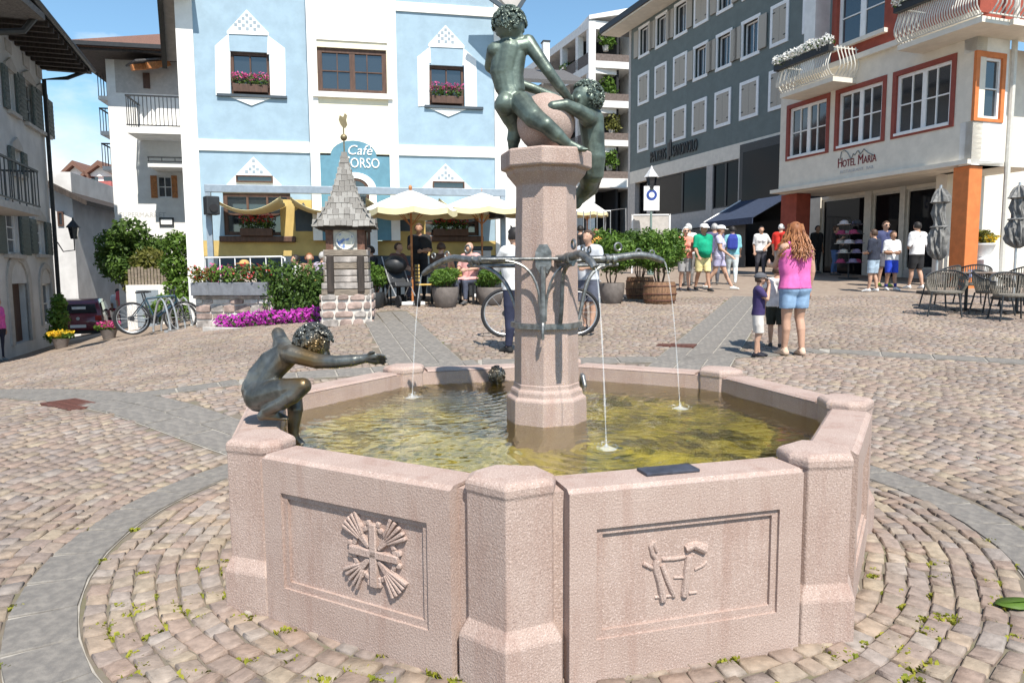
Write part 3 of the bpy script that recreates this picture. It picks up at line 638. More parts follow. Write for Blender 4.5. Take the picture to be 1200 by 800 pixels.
chain(b, [A(619, 50), A(633, 70, 3.97), A(643, 84, 3.96), A(656, 102, 3.97), A(667, 116, 4.0)], [.043, .036, .032, .03, .022]); hand(b, A(667, 116, 4.0), A(676, 122, 4.06)-A(667, 116, 4.0), (0, .3, 1), .085)
chain(b, [A(579, 60), A(575, 78, 4.1), A(590, 92, 4.2), A(625, 104, 4.2), A(655, 116, 4.15)], [.044, .036, .031, .028, .022]); hand(b, A(655, 116, 4.15), (1, -.1, -.2), (0, -.3, 1), .085)
o = blob('bronze_figure', b, .0052, 6, M_brg); curls(o, hd, (.8, .55, -.45), (.1, 0, 1), .086, 260, M_brg); T(o, 'green bronze boy standing on the column, leaning back and pulling', 'statue')
# climbing boy, clinging to the ball
b = MB(); hd = A(687, 116, 4.02); head(b, hd, (-1, -.25, .25), (.1, .1, 1), .082)
chain(b, [A(690, 128, 4.04), A(692, 136, 4.05)], [.04, .045])
chain(b, [A(688, 138, 3.97), A(694, 138, 4.06), A(696, 140, 4.14)], [.048, .06, .05])
chain(b, [A(693, 142, 4.06), A(695, 164, 4.06), A(697, 184, 4.06), A(694, 202, 4.08)], [.074, .066, .062, .07])
chain(b, [A(689, 137, 3.95), A(676, 129, 3.9), A(663, 123, 3.87), A(648, 125, 3.86), A(637, 129, 3.87)], [.044, .037, .032, .03, .022]); hand(b, A(637, 129, 3.87), (-1, .05, -.25), (0, -.3, 1), .08)
chain(b, [A(695, 139, 4.14), A(680, 128, 4.2), A(660, 122, 4.2)], [.044, .036, .026]); hand(b, A(660, 122, 4.2), (-1, -.3, 0), (0, 0, 1), .08)
chain(b, [A(690, 203, 4.08), A(690, 216, 4.16), A(681, 228, 4.22), A(676, 240, 4.22)], [.064, .052, .042, .026])
chain(b, [A(695, 203, 4.16), A(692, 220, 4.26), A(680, 232, 4.3)], [.062, .05, .038])
o = blob('bronze_figure', b, .0052, 6, M_brg); curls(o, hd, (-1, -.25, .25), (.1, .1, 1), .082, 250, M_brg); T(o, 'green bronze child clinging to the stone ball beside the standing boy', 'statue')
# crouching boy on the rim
b = MB(); B = lambda px, py, d=3.42: at(px, py, d)
hd = B(367, 404, 3.40); head(b, hd, (.78, .5, -.38), (.35, .1, 1), .080)
chain(b, [B(348, 411), B(338, 414)], [.042, .052])
chain(b, [B(340, 414, 3.32), B(334, 411, 3.44), B(330, 404, 3.56)], [.046, .055, .046])
chain(b, [B(331, 418), B(318, 426), B(306, 441), B(301, 456), B(304, 465)], [.066, .066, .067, .074, .074])
chain(b, [B(336, 420, 3.36), B(322, 434, 3.38), B(312, 450, 3.38)], [.05, .05, .05])
b.ell(B(303, 464, 3.37), (.07, .07, .07)); b.ell(B(304, 464, 3.49), (.068, .07, .068))
# near leg folded, knee up front
chain(b, [B(308, 463, 3.36), B(332, 456, 3.31), B(355, 452, 3.28)], [.066, .055, .040]); chain(b, [B(355, 452, 3.28), B(343, 463, 3.28), B(330, 472, 3.29), B(314, 480, 3.31)], [.040, .042, .036, .026])
foot(b, B(312, 481, 3.32), (1, .05, -.02), .12, .028)
# far leg hanging into the basin
chain(b, [B(310, 464, 3.48), B(328, 462, 3.5), B(344, 462, 3.5)], [.064, .055, .042]); chain(b, [B(344, 462, 3.5), B(346, 480, 3.47), B(344, 500, 3.46), B(344, 512, 3.45)], [.043, .04, .03, .026]); foot(b, B(345, 513, 3.45), (1, -.1, -.4), .11, .026)
# reaching arm and the far arm held back
chain(b, [B(343, 415, 3.30), B(372, 423, 3.27), B(394, 424, 3.25), B(415, 422, 3.25), B(428, 420, 3.25)], [.045, .037, .031, .028, .021]); hand(b, B(428, 420, 3.25), B(446, 420, 3.25)-B(428, 420, 3.25), (0, -.5, .8), .105)
chain(b, [B(331, 404, 3.56), B(326, 391, 3.60), B(331, 403, 3.68), B(345, 412, 3.70)], [.043, .034, .03, .022]); hand(b, B(345, 412, 3.70), (1, 0, -.5), (0, -.3, 1), .08)
o = blob('bronze_figure', b, .0048, 5, M_brd); curls(o, hd, (.78, .5, -.38), (.35, .1, 1), .083, 330, M_brd); T(o, 'dark bronze boy crouching on the fountain rim with one arm outstretched', 'statue')
# round bronze head at the back rim and small tap beside the column
b = MB(); p = at(582, 441, 5.28); head(b, p, (0, 1, .1), (0, 0, 1), .066); chain(b, [p, p+Vector((0, .03, -.14))], [.04, .05]); o = blob('bronze_bust', b, .007, 2, M_brd); curls(o, p, (0, 1, .1), (0, 0, 1), .066, 120, M_brd); T(o, 'dark curly bronze head at the back rim of the basin', 'statue')
b = MB(); p = at(683, 441, 5.2); chain(b, [p+Vector((0, .1, -.12)), p+Vector((0, .06, .0)), p, p+Vector((.01, -.05, -.06))], [.02, .02, .02, .016]); o = blob('water_tap', b, .006, 2, M_iron); T(o, 'small metal water tap on the back rim behind the column', 'tap')
# ================================================================ buildings
BLD = []
def building(name, label, o, u, cat='building'):
    F = Fac(o, u); F.e = empty(name, F.o, F.rz, label, cat); BLD.append(F); return F
def rect(F, l, r, t, b, off=0):
    m_ = (l+r)/2; return F.uz(l, (t+b)/2, off)[0], F.uz(r, (t+b)/2, off)[0], F.uz(m_, b, off)[1], F.uz(m_, t, off)[1]
def glass_mat(name, col=(.02, .025, .03), rough=.06, ior=2.0):
    m = bpy.data.materials.new(name); m.use_nodes = True; t = m.node_tree; p = t.nodes['Principled BSDF']; p.inputs['Base Color'].default_value = (*col, 1); p.inputs['Roughness'].default_value = rough; p.inputs['IOR'].default_value = ior
    n = t.nodes.new('ShaderNodeTexNoise'); n.inputs['Scale'].default_value = .7; b = t.nodes.new('ShaderNodeBump'); b.inputs['Strength'].default_value = .06; b.inputs['Distance'].default_value = .05; tc = t.nodes.new('ShaderNodeTexCoord')
    t.links.new(tc.outputs['Object'], n.inputs['Vector']); t.links.new(n.outputs['Fac'], b.inputs['Height']); t.links.new(b.outputs[0], p.inputs['Normal']); return m
M_glass = glass_mat('window_glass'); M_shopglass = glass_mat('shop_glass', (.008, .008, .010), .04, 1.22)
M_white = mat('white_plaster', (.80, .79, .76), .85, .04, 3, .1, 40); M_whitetrim = mat('white_trim', (.80, .80, .79), .6, .03, 8)
M_blue = mat('blue_plaster', (.315, .43, .52), .85, .05, 2.5, .1, 40); M_teal = mat('teal_paint', (.11, .25, .33), .7, .05, 6); M_cream = mat('cream_plaster', (.80, .74, .58), .85, .03, 3)
M_ochre = mat('ochre_plaster', (.52, .38, .14), .85, .06, 3); M_dblue = mat('slate_blue_paint', (.055, .075, .095), .7, .08, 4); M_brownwood = mat('brown_wood', (.10, .052, .035), .6, .15, 20, stretch=(1, 1, .2))
M_grey = mat('grey_metal', (.28, .33, .38), .5, .06, 10, metal=.2); M_dark = mat('dark_metal', (.03, .032, .035), .5, .1, 10); M_roofbrown = mat('brown_roof_tiles', (.20, .105, .075), .85, .2, 30, .5, 40); M_roofgrey = mat('grey_slate_roof', (.12, .115, .115), .8, .2, 20, .5, 30)
M_greenwall = mat('grey_green_plaster', (.155, .185, .178), .9, .05, 2); M_beige = mat('beige_shutter', (.42, .38, .32), .7, .06, 15, stretch=(8, 8, .6)); M_lstone = mat('light_stone', (.48, .45, .42), .8, .06, 6)
M_hotel = mat('offwhite_plaster', (.72, .67, .58), .9, .04, 3); M_red = mat('red_plaster', (.30, .065, .04), .8, .08, 4); M_orange = mat('orange_paint', (.62, .19, .055), .65, .06, 5); M_redframe = mat('red_window_surround', (.27, .062, .045), .7, .06, 8)
M_leftw = mat('old_white_plaster', (.62, .61, .60), .9, .07, 1.2); M_shutg = mat('grey_green_shutter', (.105, .13, .125), .65, .1, 20); M_concrete = mat('white_concrete', (.72, .71, .69), .85, .05, 4); M_darkwood = mat('dark_timber', (.055, .042, .035), .75, .2, 14, stretch=(1, 1, .15))
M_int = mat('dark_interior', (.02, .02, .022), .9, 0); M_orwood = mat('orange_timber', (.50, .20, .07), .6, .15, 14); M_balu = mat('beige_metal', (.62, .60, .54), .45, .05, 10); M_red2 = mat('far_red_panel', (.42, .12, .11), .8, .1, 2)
M_lg = leafmat('leaves_green', (.03, .065, .014), (.11, .19, .035)); M_lb = leafmat('leaves_bright', (.05, .11, .015), (.15, .25, .04)); M_pink = leafmat('petals_pink', (.55, .04, .22), (.75, .16, .38)); M_mag = leafmat('petals_magenta', (.45, .02, .38), (.65, .10, .55)); M_fred = leafmat('petals_red', (.55, .02, .02), (.70, .10, .12)); M_fwhite = leafmat('petals_white', (.7, .7, .68), (.85, .85, .82)); M_fyel = leafmat('petals_yellow', (.65, .38, .02), (.8, .6, .05))
M_lol = leafmat('leaves_olive', (.09, .10, .02), (.20, .20, .05))

def leaves(name, mt, parent, ells, n, size, shell=.55, flat=0, seed=None):
    "n leaf-sized faces spread through ellipsoids [(centre, radii)]"
    rg = np.random.default_rng(seed if seed is not None else random.randint(0, 10**6)); vol = np.array([r[0]*r[1]*r[2] for _, r in ells])**.67; cnt = np.maximum(1, (n*vol/vol.sum()).astype(int)); P = []; Dd = []
    for (c, r), k in zip(ells, cnt):
        d = rg.normal(size=(k, 3)); d /= np.linalg.norm(d, axis=1)[:, None]; q = rg.uniform(shell**3, 1, k)**(1/3)*(1+.16*np.sin(d[:, 0]*7+d[:, 2]*5+rg.uniform(0, 6))*np.cos(d[:, 1]*6))
        P.append(np.array(c)+d*q[:, None]*np.array(r)); Dd.append(d)
    P = np.concatenate(P); Dd = np.concatenate(Dd); k = len(P); nrm = Dd+rg.normal(size=(k, 3))*.8; nrm /= np.linalg.norm(nrm, axis=1)[:, None]
    t_ = np.cross(nrm, rg.normal(size=(k, 3))); t_ /= np.linalg.norm(t_, axis=1)[:, None]; s_ = np.cross(nrm, t_); L = rg.uniform(.6, 1.3, k)[:, None]*size; W = L*rg.uniform(.35, .6, k)[:, None]
    V = np.stack([P-t_*L, P+s_*W-nrm*L*.15, P+t_*L, P-s_*W-nrm*L*.15], 1).reshape(-1, 3); Q = np.arange(4*k).reshape(-1, 4)
    return link(name, npmesh(name, V, Q, mt), None, parent)
def window(F, u0, u1, z0, z1, y=.1, fw=.06, nu=2, nz=2, fm=None, gm=None, mull=.03, mid=None, dep=.05, name='window', parent=None):
    "frame with glazing bars; each pane a piece of its own"
    fm = fm or M_whitetrim; gm = gm or M_glass; b = MB(); b.box(u0, u1, y-dep, y+.02, z0, z0+fw).box(u0, u1, y-dep, y+.02, z1-fw, z1).box(u0, u0+fw, y-dep, y+.02, z0+fw, z1-fw).box(u1-fw, u1, y-dep, y+.02, z0+fw, z1-fw)
    us = np.linspace(u0+fw, u1-fw, nu+1); zs = np.linspace(z0+fw, z1-fw, nz+1)
    for i in range(1, nu):
        m_ = (mid or mull) if i*2 == nu else mull; b.box(us[i]-m_/2, us[i]+m_/2, y-dep+.006, y+.02, z0+fw, z1-fw)
    for i in range(1, nz): b.box(u0+fw, u1-fw, y-dep+.012, y+.016, zs[i]-mull/2, zs[i]+mull/2)
    w_ = b.build(name, fm, parent or F.e)
    if (parent is None) or parent.parent is None:
        for i in range(nu):
            for j in range(nz): MB().box(us[i]+.001, us[i+1]-.001, y-.004, y+.004, zs[j]+.001, zs[j+1]-.001).build('pane', gm, w_)
    return w_
def part(F, name, mt, *boxes, bevel=0, parent=None):
    b = MB()
    for q in boxes: b.box(*q)
    return b.build(name, mt, parent or F.e, bevel=bevel)
def poly(F, name, mt, pts, y0, y1, off=0, parent=None):
    return MB().prism([F.uz(x, y, off) for x, y in pts][::-1], y0, y1, 'y').build(name, mt, parent or F.e)
def text(F, name, body, size, u, z, y, mt, ext=.01, shear=0, sx_=1, parent=None, align='LEFT'):
    c = bpy.data.curves.new('t', 'FONT'); c.body = body; c.size = size; c.extrude = ext; c.shear = shear; c.align_x = align; c.resolution_u = 3
    o = bpy.data.objects.new('t', c); COL.objects.link(o); dg = bpy.context.evaluated_depsgraph_get(); me = bpy.data.meshes.new_from_object(o.evaluated_get(dg)); bpy.data.objects.remove(o); me.materials.clear(); me.materials.append(mt)
    return link(name, me, None, parent or F.e, (u, y, z), (math.pi/2, 0, 0), (sx_, 1, 1))
A_ = (-.333, .943)
def runtext(F, pieces, u0, u1, z, y, mt, ext, gap=.06):
    "letters of several sizes set one after the other and fitted between u0 and u1"
    obs = []; x = 0
    for body, size in pieces:
        if body == ' ': x += size; continue
        o = text(F, 'lettering', body, size, 0, z, y, mt, ext); xs_ = [v.co.x for v in o.data.vertices]; obs.append((o, x-min(xs_))); x += max(xs_)-min(xs_)+gap*size
    k = (u1-u0)/x
    for o, a in obs: o.location.x = u0+a*k; o.scale.x = k

# ---------------------------------------------------------------- blue cafe
F = building('cafe_house', 'sky blue cafe house with white bands and a cream central bay', (-7.73, 17.28, .15), (.979, .205)); CF = F
W = F.u_at(597); ZT = 9.2
upL = rect(F, 270, 316, 61, 111); upR = rect(F, 503, 544, 77, 124); loL = rect(F, 262, 341, 226, 276); loR = rect(F, 489, 561, 246, 276)
ce0, ce1 = F.u_at(377), F.u_at(462)
zb0, zb1 = F.uz(300, 178)[1], F.uz(300, 165)[1]; zlow = F.uz(300, 282)[1]
hd1 = rect(F, 277, 320, 206, 214); hd2 = rect(F, 507, 544, 213, 222)
b = MB(); grid_wall(b, 0, ce0, zlow, ZT, [upL, loL, hd1], 0, .3); b.build('wall', M_blue, F.e)
b = MB(); grid_wall(b, ce1, W, zlow, ZT, [upR, loR, hd2], 0, .3); b.build('wall', M_blue, F.e)
part(F, 'side_wall', M_white, (0, .25, .3, 9, -2.5, ZT), (W-.25, W, .3, 9, -1, ZT))
part(F, 'lower_wall', M_ochre, (0, W, -.01, .3, F.uz(300, 300)[1], zlow)); part(F, 'lower_wall', M_dblue, (0, W, -.02, .3, -2.0, F.uz(300, 300)[1]))
# central bay
arch_z = F.uz(415, 182)[1]; bw = rect(F, 372, 453, 57, 110, -.22)
b = MB(); grid_wall(b, ce0, ce1, arch_z, ZT, [bw], -.22, .3); b.build('bay_wall', M_cream, F.e)
for a0, a1 in ((ce0-.16, ce0+.06), (ce1-.06, ce1+.16)): part(F, 'pilaster', M_white, (a0, a1, -.26, -.001, zlow, ZT))
part(F, 'bay_band', M_white, (ce0+.06, ce1-.06, -.25, -.2, F.uz(410, 52)[1], F.uz(410, 44)[1])); part(F, 'bay_sill', M_white, (ce0-.05, ce1+.05, -.32, -.2, F.uz(410, 118)[1], F.uz(410, 112)[1]))
window(F, *bw, y=-.12, fw=.11, nu=4, nz=2, fm=M_brownwood, mull=.025, mid=.13)
# pilasters and bands
part(F, 'pilaster', M_white, (-.02, F.u_at(240), -.05, .02, -2.2, ZT)); part(F, 'pilaster', M_white, (F.u_at(581), W+.02, -.05, .02, -1, ZT))
for a0, a1 in ((F.u_at(240), ce0-.16), (ce1+.16, F.u_at(581))): part(F, 'string_course', M_white, (a0, a1, -.04, .02, zb0, zb1))
part(F, 'string_course', M_white, (ce1+.16, F.u_at(581), -.04, .02, F.uz(520, 17)[1], F.uz(520, 6)[1]))
def house_frame(w_, apex, bl, br, ol, orr, yb, chk=True, tail=True):
    "white painted surround: side fields, checkered gable, pointed apron"
    n_ = []
    poly(F, 'surround', M_whitetrim, [(ol, yb-57), (bl[0]+2, bl[1]+2), (bl[0]+3, yb-50), (w_[0], yb-50), (w_[0], yb), (ol+1, yb+1)], -.015, .01)
    poly(F, 'surround', M_whitetrim, [(w_[1], yb-47), (br[0]-2, yb-47), (br[0]-1, br[1]+2), (orr, yb-54), (orr+1, yb+3), (w_[1]+1, yb+2)], -.015, .01)
    g = poly(F, 'gable_ornament', M_whitetrim, [apex, (br[0], br[1]-1), (br[0], br[1]+2), (bl[0], bl[1]+2), (bl[0], bl[1]-1)], -.018, .01)
    (ua, za), (ul, zl), (ur, zr) = F.uz(*apex), F.uz(*bl), F.uz(*br); rows = 5
    for i in range(rows):
        z = zl+.06+(za-zl-.14)*i/rows; hw = (ur-ul)/2*(1-(z+.04-zl)/(za-zl))-.05; k = int(hw/.085)
        for j in range(-k, k+1):
            if (i+j) % 2 == 0: MB().box(ua+j*.085-.036, ua+j*.085+.036, -.022, -.016, z, z+.075).build('tile', M_chk, g)
    if tail: poly(F, 'apron', M_whitetrim, [(w_[0], yb+3), (w_[1]+3, yb+4), ((w_[0]+w_[1])/2+2, yb+13)], -.03, .01)
    part(F, 'window_sill', M_dblue, (F.u_at(ol+12)-.0, F.u_at(orr+10), -.07, .02, F.uz((ol+orr)/2, yb+3.5)[1], F.uz((ol+orr)/2, yb+.5)[1]))
M_chk = mat('grey_blue_tile', (.30, .36, .41), .7, .05, 5)
house_frame((270, 316), (289, 12), (266, 38), (315, 40), 252, 334, 111); house_frame((503, 544), (522, 30), (502, 53), (544, 55), 489, 558, 124)
for q, w_ in ((upL, 0), (upR, 1)): window(F, *q, y=.13, fw=.07, nu=2, nz=2, fm=M_brownwood)
def half_gable(apex, bl, br, hd):
    g = poly(F, 'gable_ornament', M_whitetrim, [apex, br, bl], -.018, .01); (ua, za), (ul, zl), (ur, zr) = F.uz(*apex), F.uz(*bl), F.uz(*br)
    for i in range(5):
        z = hd[3]+.05+(za-hd[3]-.12)*i/5; hw = (ur-ul)/2*(1-(z+.05-zl)/(za-zl))-.10; k = int(max(0, hw)/.085)
        for j in range(-k, k+1):
            if (i+j) % 2 == 0: MB().box(ua+j*.085-.036, ua+j*.085+.036, -.022, -.016, z, z+.075).build('tile', M_chk, g)
    window(F, *hd, y=-.03, fw=.03, nu=1, nz=1, fm=M_brownwood)
half_gable((297, 184), (262, 220), (334, 221), hd1); half_gable((522, 192), (489, 226), (560, 228), hd2)
for q in (loL, loR):
    window(F, *q, y=.1, fw=.09, nu=3, nz=2, fm=M_brownwood, mull=.05)
    part(F, 'window_sill', M_brownwood, (q[0]-.1, q[1]+.1, -.16, .02, q[2]-.16, q[2]-.02), bevel=.02)
# arched sign, door
ua, za = F.uz(415, 222, -.22); b = MB(); R1 = .62
zs_ = F.uz(415, 183, -.22)[1]; pts = [(ce0+.06, zlow), (ce1-.06, zlow), (ce1-.06, zs_)]
um = F.uz(415, 200, -.22)[0]; zt = F.uz(415, 165, -.22)[1]; hh = zt-zs_; hw = .55
pts += [(um+hw*math.cos(a), zs_+hh*math.sin(a)) for a in np.linspace(0, math.pi, 13)] + [(ce0+.06, zs_)]
MB().prism(pts[::-1], -.235, -.2, 'y').build('sign_board', M_teal, F.e)
ar0 = F.uz(391, 222, -.25)[0]; ar1 = F.uz(441, 222, -.25)[0]; zsp = F.uz(415, 222, -.25)[1]; rr_ = (ar1-ar0)/2; uc = (ar0+ar1)/2
def archring(r0, r1, z, y0, y1, name, mt, legs=1.6):
    b = MB(); A1 = np.linspace(0, math.pi, 17); o = [(uc+r1*math.cos(a), z+r1*.8*math.sin(a)) for a in A1]+[(uc-r1, z-legs)]; i_ = [(uc+r0*math.cos(a), z+r0*.8*math.sin(a)) for a in A1]+[(uc-r0, z-legs)]; o = [(uc+r1, z-legs)]+o; i_ = [(uc+r0, z-legs)]+i_
    for k in range(len(o)-1): b.prism([o[k], o[k+1], i_[k+1], i_[k]], y0, y1, 'y')
    return b.build(name, mt, F.e)
archring(rr_*.66, rr_, zsp, -.27, -.2, 'arch_surround', M_whitetrim); archring(rr_*.52, rr_*.66, zsp, -.25, -.2, 'arch_frame', M_brownwood)
MB().prism([(uc-rr_*.55, zsp-1.6), (uc+rr_*.55, zsp-1.6)]+[(uc+rr_*.55*math.cos(a), zsp+rr_*.44*math.sin(a)) for a in np.linspace(0, math.pi, 13)], -.238, -.21, 'y').build('door_glass', M_glass, F.e)
u_, z_ = F.uz(406, 181, -.25); text(F, 'lettering', 'Café', .33, u_, z_, -.242, M_whitetrim, shear=.25)
u_, z_ = F.uz(397, 196, -.25); text(F, 'lettering', 'C', .40, u_, z_, -.242, M_whitetrim); text(F, 'lettering', 'ORSO', .34, u_+.27, z_, -.242, M_whitetrim, sx_=.78)
# slate-blue niches on the lower wall
for l, r in ((346, 366), (464, 482)):
    u0, u1, z0, z1 = rect(F, l, r, 242, 271); MB().prism([(u0, z0), (u1, z0), (u1, z1-.12), ((u0+u1)/2+.06, z1), ((u0+u1)/2, z1+.1), ((u0+u1)/2-.06, z1), (u0, z1-.12)][::-1], -.02, .01, 'y').build('painted_niche', M_dblue, F.e)
    part(F, 'lower_wall', M_ochre, (u0-.35, u1+.35, -.012, .0, zlow, z1+.16))
# roof, eaves
RP = [(-.9, ZT-.25), (W/2, ZT+4.2), (W+.9, ZT-.25), (W+.9, ZT-.45), (W/2, ZT+4.0), (-.9, ZT-.45)]
MB().prism(RP[::-1], -1.2, 10, 'y').build('roof', M_roofgrey, F.e)
p0, p1 = at(186, -20, 16.6), at(193, 76, 19.5)
def loc_(p): v = Vector(p)-F.o; return (v.dot(F.u), v.dot(F.n), v.z)
b = MB(); q0, q1 = Vector(loc_(p0)), Vector(loc_(p1)); b.bar(q0, q1, .12, .22); b.build('eave_board', M_dark, F.e)
MB().add([q0+Vector((0, 0, .1)), q1+Vector((0, 0, .1)), q1+Vector((.75, 0, .1)), q0+Vector((.75, 0, .1)), q0+Vector((0, 0, .16)), q1+Vector((0, 0, .16)), q1+Vector((.75, 0, .16)), q0+Vector((.75, 0, .16))], [(0, 1, 2, 3), (7, 6, 5, 4), (0, 4, 5, 1), (1, 5, 6, 2), (2, 6, 7, 3), (3, 7, 4, 0)]).build('soffit', M_lstone, F.e)
b = MB().prism([F.uz(x, y, -.9) for x, y in ((560, -30), (602, 16), (612, 0), (640, -30))], -.9, -.78, 'y'); b.build('eave_board', M_lstone, F.e)
b = MB(); q = [F.uz(x, y, -.93) for x, y in ((558, -14), (602, 18), (614, 0))]; b.bar((q[0][0], -.93, q[0][1]), (q[1][0], -.93, q[1][1]), .06, .1).bar((q[1][0], -.93, q[1][1]), (q[2][0], -.93, q[2][1]), .06, .1); b.build('gutter', M_dblue, F.e)
# flower boxes at the cafe windows: plants standing on the sills
def flowerbox(F, u0, u1, z, y, fl, label, n=500, hgt=.3, size=.035, boxm=None, parent_rot=None, group=None):
    e = empty('flower_box', F.w((u0+u1)/2, y, z), F.rz, label, 'flower box', group); L = (u1-u0)/2
    MB().box(-L, L, -.1, .1, 0, .18).build('box', boxm or M_brownwood, e, bevel=.01)
    k = max(2, int(L*2/.22)); els = [((-L+(i+.5)*2*L/k, random.uniform(-.05, .02), .18+hgt*.35), (L/k*1.3, .14, hgt*.45)) for i in range(k)]
    leaves('leaves', M_lg, e, els, n, size); leaves('blossoms', fl, e, [((c[0], c[1]-.03, c[2]+hgt*.25), (r[0], r[1], r[2]*.7)) for c, r in els], int(n*.55), size*.85, .8); return e
flowerbox(F, upL[0]+.05, upL[1]-.05, upL[2]+.04, .0, M_pink, 'pink geraniums in the upper window beside the white balcony house', 350, .32)
flowerbox(F, upR[0]+.05, upR[1]-.05, upR[2]+.04, .0, M_pink, 'deep pink geraniums in the upper window beside the standing bronze boy', 350, .38)
flowerbox(F, F.u_at(285), F.u_at(322), loL[2]-.02, -.16, M_fred, 'red and pink geraniums on the lower cafe window near the speaker', 420, .42)
flowerbox(F, F.u_at(508), F.u_at(548), loR[2]-.02, -.16, M_fred, 'red geraniums on the cafe window above the bald diner', 420, .42)
# canopy: beam on posts with sagging sails
OF = -1.3
cb = empty('sail_canopy', F.w(0, OF, 0), F.rz, 'blue grey steel canopy with sagging cream sails over the cafe terrace', 'canopy'); CAN = cb
uA, zA = F.uz(240, 221, OF); uB, zB = F.uz(592, 226, OF); zm = (zA+zB)/2
MB().box(uA, uB, -.06, .06, zm-.085, zm+.085).build('beam', M_grey, cb, bevel=.01)
for u_ in (uA+.06, uB-.06): MB().box(u_-.06, u_+.06, -.05, .05, -.6, zm-.085).build('post', M_grey, cb)
M_sail = mat('cream_sail', (.72, .62, .36), .85, .04, 3)
nS = 4
for k in range(nS):
    a, c_ = uA+(uB-uA)*(k+.06)/nS, uA+(uB-uA)*(k+.94)/nS; V = []; nu_, nv_ = 14, 10
    for j in range(nv_+1):
        for i in range(nu_+1):
            s_ = i/nu_; t_ = j/nv_; V.append((a+(c_-a)*s_, .02+t_*1.25, zm-.14-.36*4*s_*(1-s_)*(.9-.35*t_)-.05*math.sin(t_*9.4)**2-.10*t_))
    Q = [(j*(nu_+1)+i, j*(nu_+1)+i+1, (j+1)*(nu_+1)+i+1, (j+1)*(nu_+1)+i) for j in range(nv_) for i in range(nu_)]
    o = link('sail', npmesh('sail', V, Q, M_sail, True), None, cb); sm_ = o.modifiers.new('s', 'SOLIDIFY'); sm_.thickness = .008
for px, py in ((250, 242), (580, 247)):
    u_, z_ = F.uz(px, py, OF); e = empty('loudspeaker', F.w(u_, OF-.2, z_-.2), F.rz+.5, 'black loudspeaker on the canopy post '+('by the terrace wall' if px < 400 else 'by the bicycle'), 'speaker')
    MB().box(-.14, .14, -.13, .13, 0, .40).build('cabinet', M_dark, e, bevel=.02); MB().lathe([(.09, 0), (.09, .02)], 16).build('grille', M_int, e, loc=(0, -.13, .14), rot=(math.pi/2, 0, 0)); MB().tube([(0, .1, .2), (0, .22, .2)], .02).build('bracket', M_grey, e)

# ---------------------------------------------------------------- white house with balconies
F = building('balcony_house', 'white house with a brown hipped roof and balconies beside the blue cafe', (at(139, 330, 27).x, 27, -.6), (.979, .205))
W = F.u_at(240); zt = F.uz(150, 66)[1]; ws = rect(F, 184, 202, 206, 232)
b = MB(); grid_wall(b, 0, W, -2, zt, [ws], 0, .3); b.build('wall', M_white, F.e); part(F, 'side_wall', M_white, (0, .3, .3, 11, -2, zt)); part(F, 'attic_wall', M_lstone, (.3, W, -.012, .0, F.uz(170, 110)[1], zt))
window(F, *ws, y=.1)
for l, r in ((177, 184.5), (201.5, 208)):
    q = rect(F, l, r, 206, 232); part(F, 'shutter', M_orwood, (q[0], q[1], -.05, -.003, q[2], q[3]))
q = rect(F, 168, 176, 86, 104); part(F, 'shutter', M_brownwood, (q[0], q[1], -.05, -.015, q[2], q[3]))
ov = 1.15
MB().loft([[(-ov, -ov, zt-.05), (W+ov, -ov, zt-.05), (W+ov, 12, zt-.05), (-ov, 12, zt-.05)], [(-ov, -ov, zt+.1), (W+ov, -ov, zt+.1), (W+ov, 12, zt+.1), (-ov, 12, zt+.1)], [(3.6, 3.2, zt+2.1), (W+.5, 3.2, zt+2.1), (W+.5, 8, zt+2.1), (3.6, 8, zt+2.1)]]).build('roof', M_roofbrown, F.e)
part(F, 'eave_boards', M_darkwood, (-ov+.06, W+ov, -ov+.06, 12, zt-.14, zt-.055)); part(F, 'gutter', M_dark, (-ov-.06, W, -ov-.1, -ov+.0, zt-.02, zt+.12))
def balcony(F, u0, u1, z, dp, rail=1.0, slab=.18, n=12, mt=None, sm=None, y0=0, label=None, bars=True, sides=True):
    sm = sm or M_white; mt = mt or M_dark; e = MB().box(u0, u1, y0-dp, y0-.002, z-slab, z).build('balcony', sm, F.e)
    b = MB(); b.box(u0, u1, y0-dp, y0-dp+.05, z+rail-.05, z+rail)
    b.box(u0, u1, y0-dp, y0-dp+.03, z+.06, z+.1)
    if sides: b.box(u0, u0+.05, y0-dp+.05, y0, z+rail-.05, z+rail).box(u1-.05, u1, y0-dp+.05, y0, z+rail-.05, z+rail)
    b.build('railing', mt, e)
    if bars:
        me = MB().box(-.012, .012, -.012, .012, 0, rail-.14).mesh('baluster', mt)
        for k in range(n+1): link('baluster', me, None, e, (u0+.03+(u1-u0-.06)*k/n, y0-dp+.025, z+.09))
        if sides:
            for uu in (u0+.025, u1-.025):
                for k in range(1, 6): link('baluster', me, None, e, (uu, y0-dp+dp*k/6, z+.09))
    return e
u0 = F.u_at(158, -1.6); zb_ = F.uz(185, 150, -1.6)[1]; balcony(F, u0, W-.1, zb_, 1.6, F.uz(185, 112, -1.6)[1]-zb_, .2, 14)
zb_ = F.uz(195, 192, -1.3)[1]; balcony(F, F.u_at(180, -1.3), W-.1, zb_, 1.3, .25, .12, 3, sides=False)
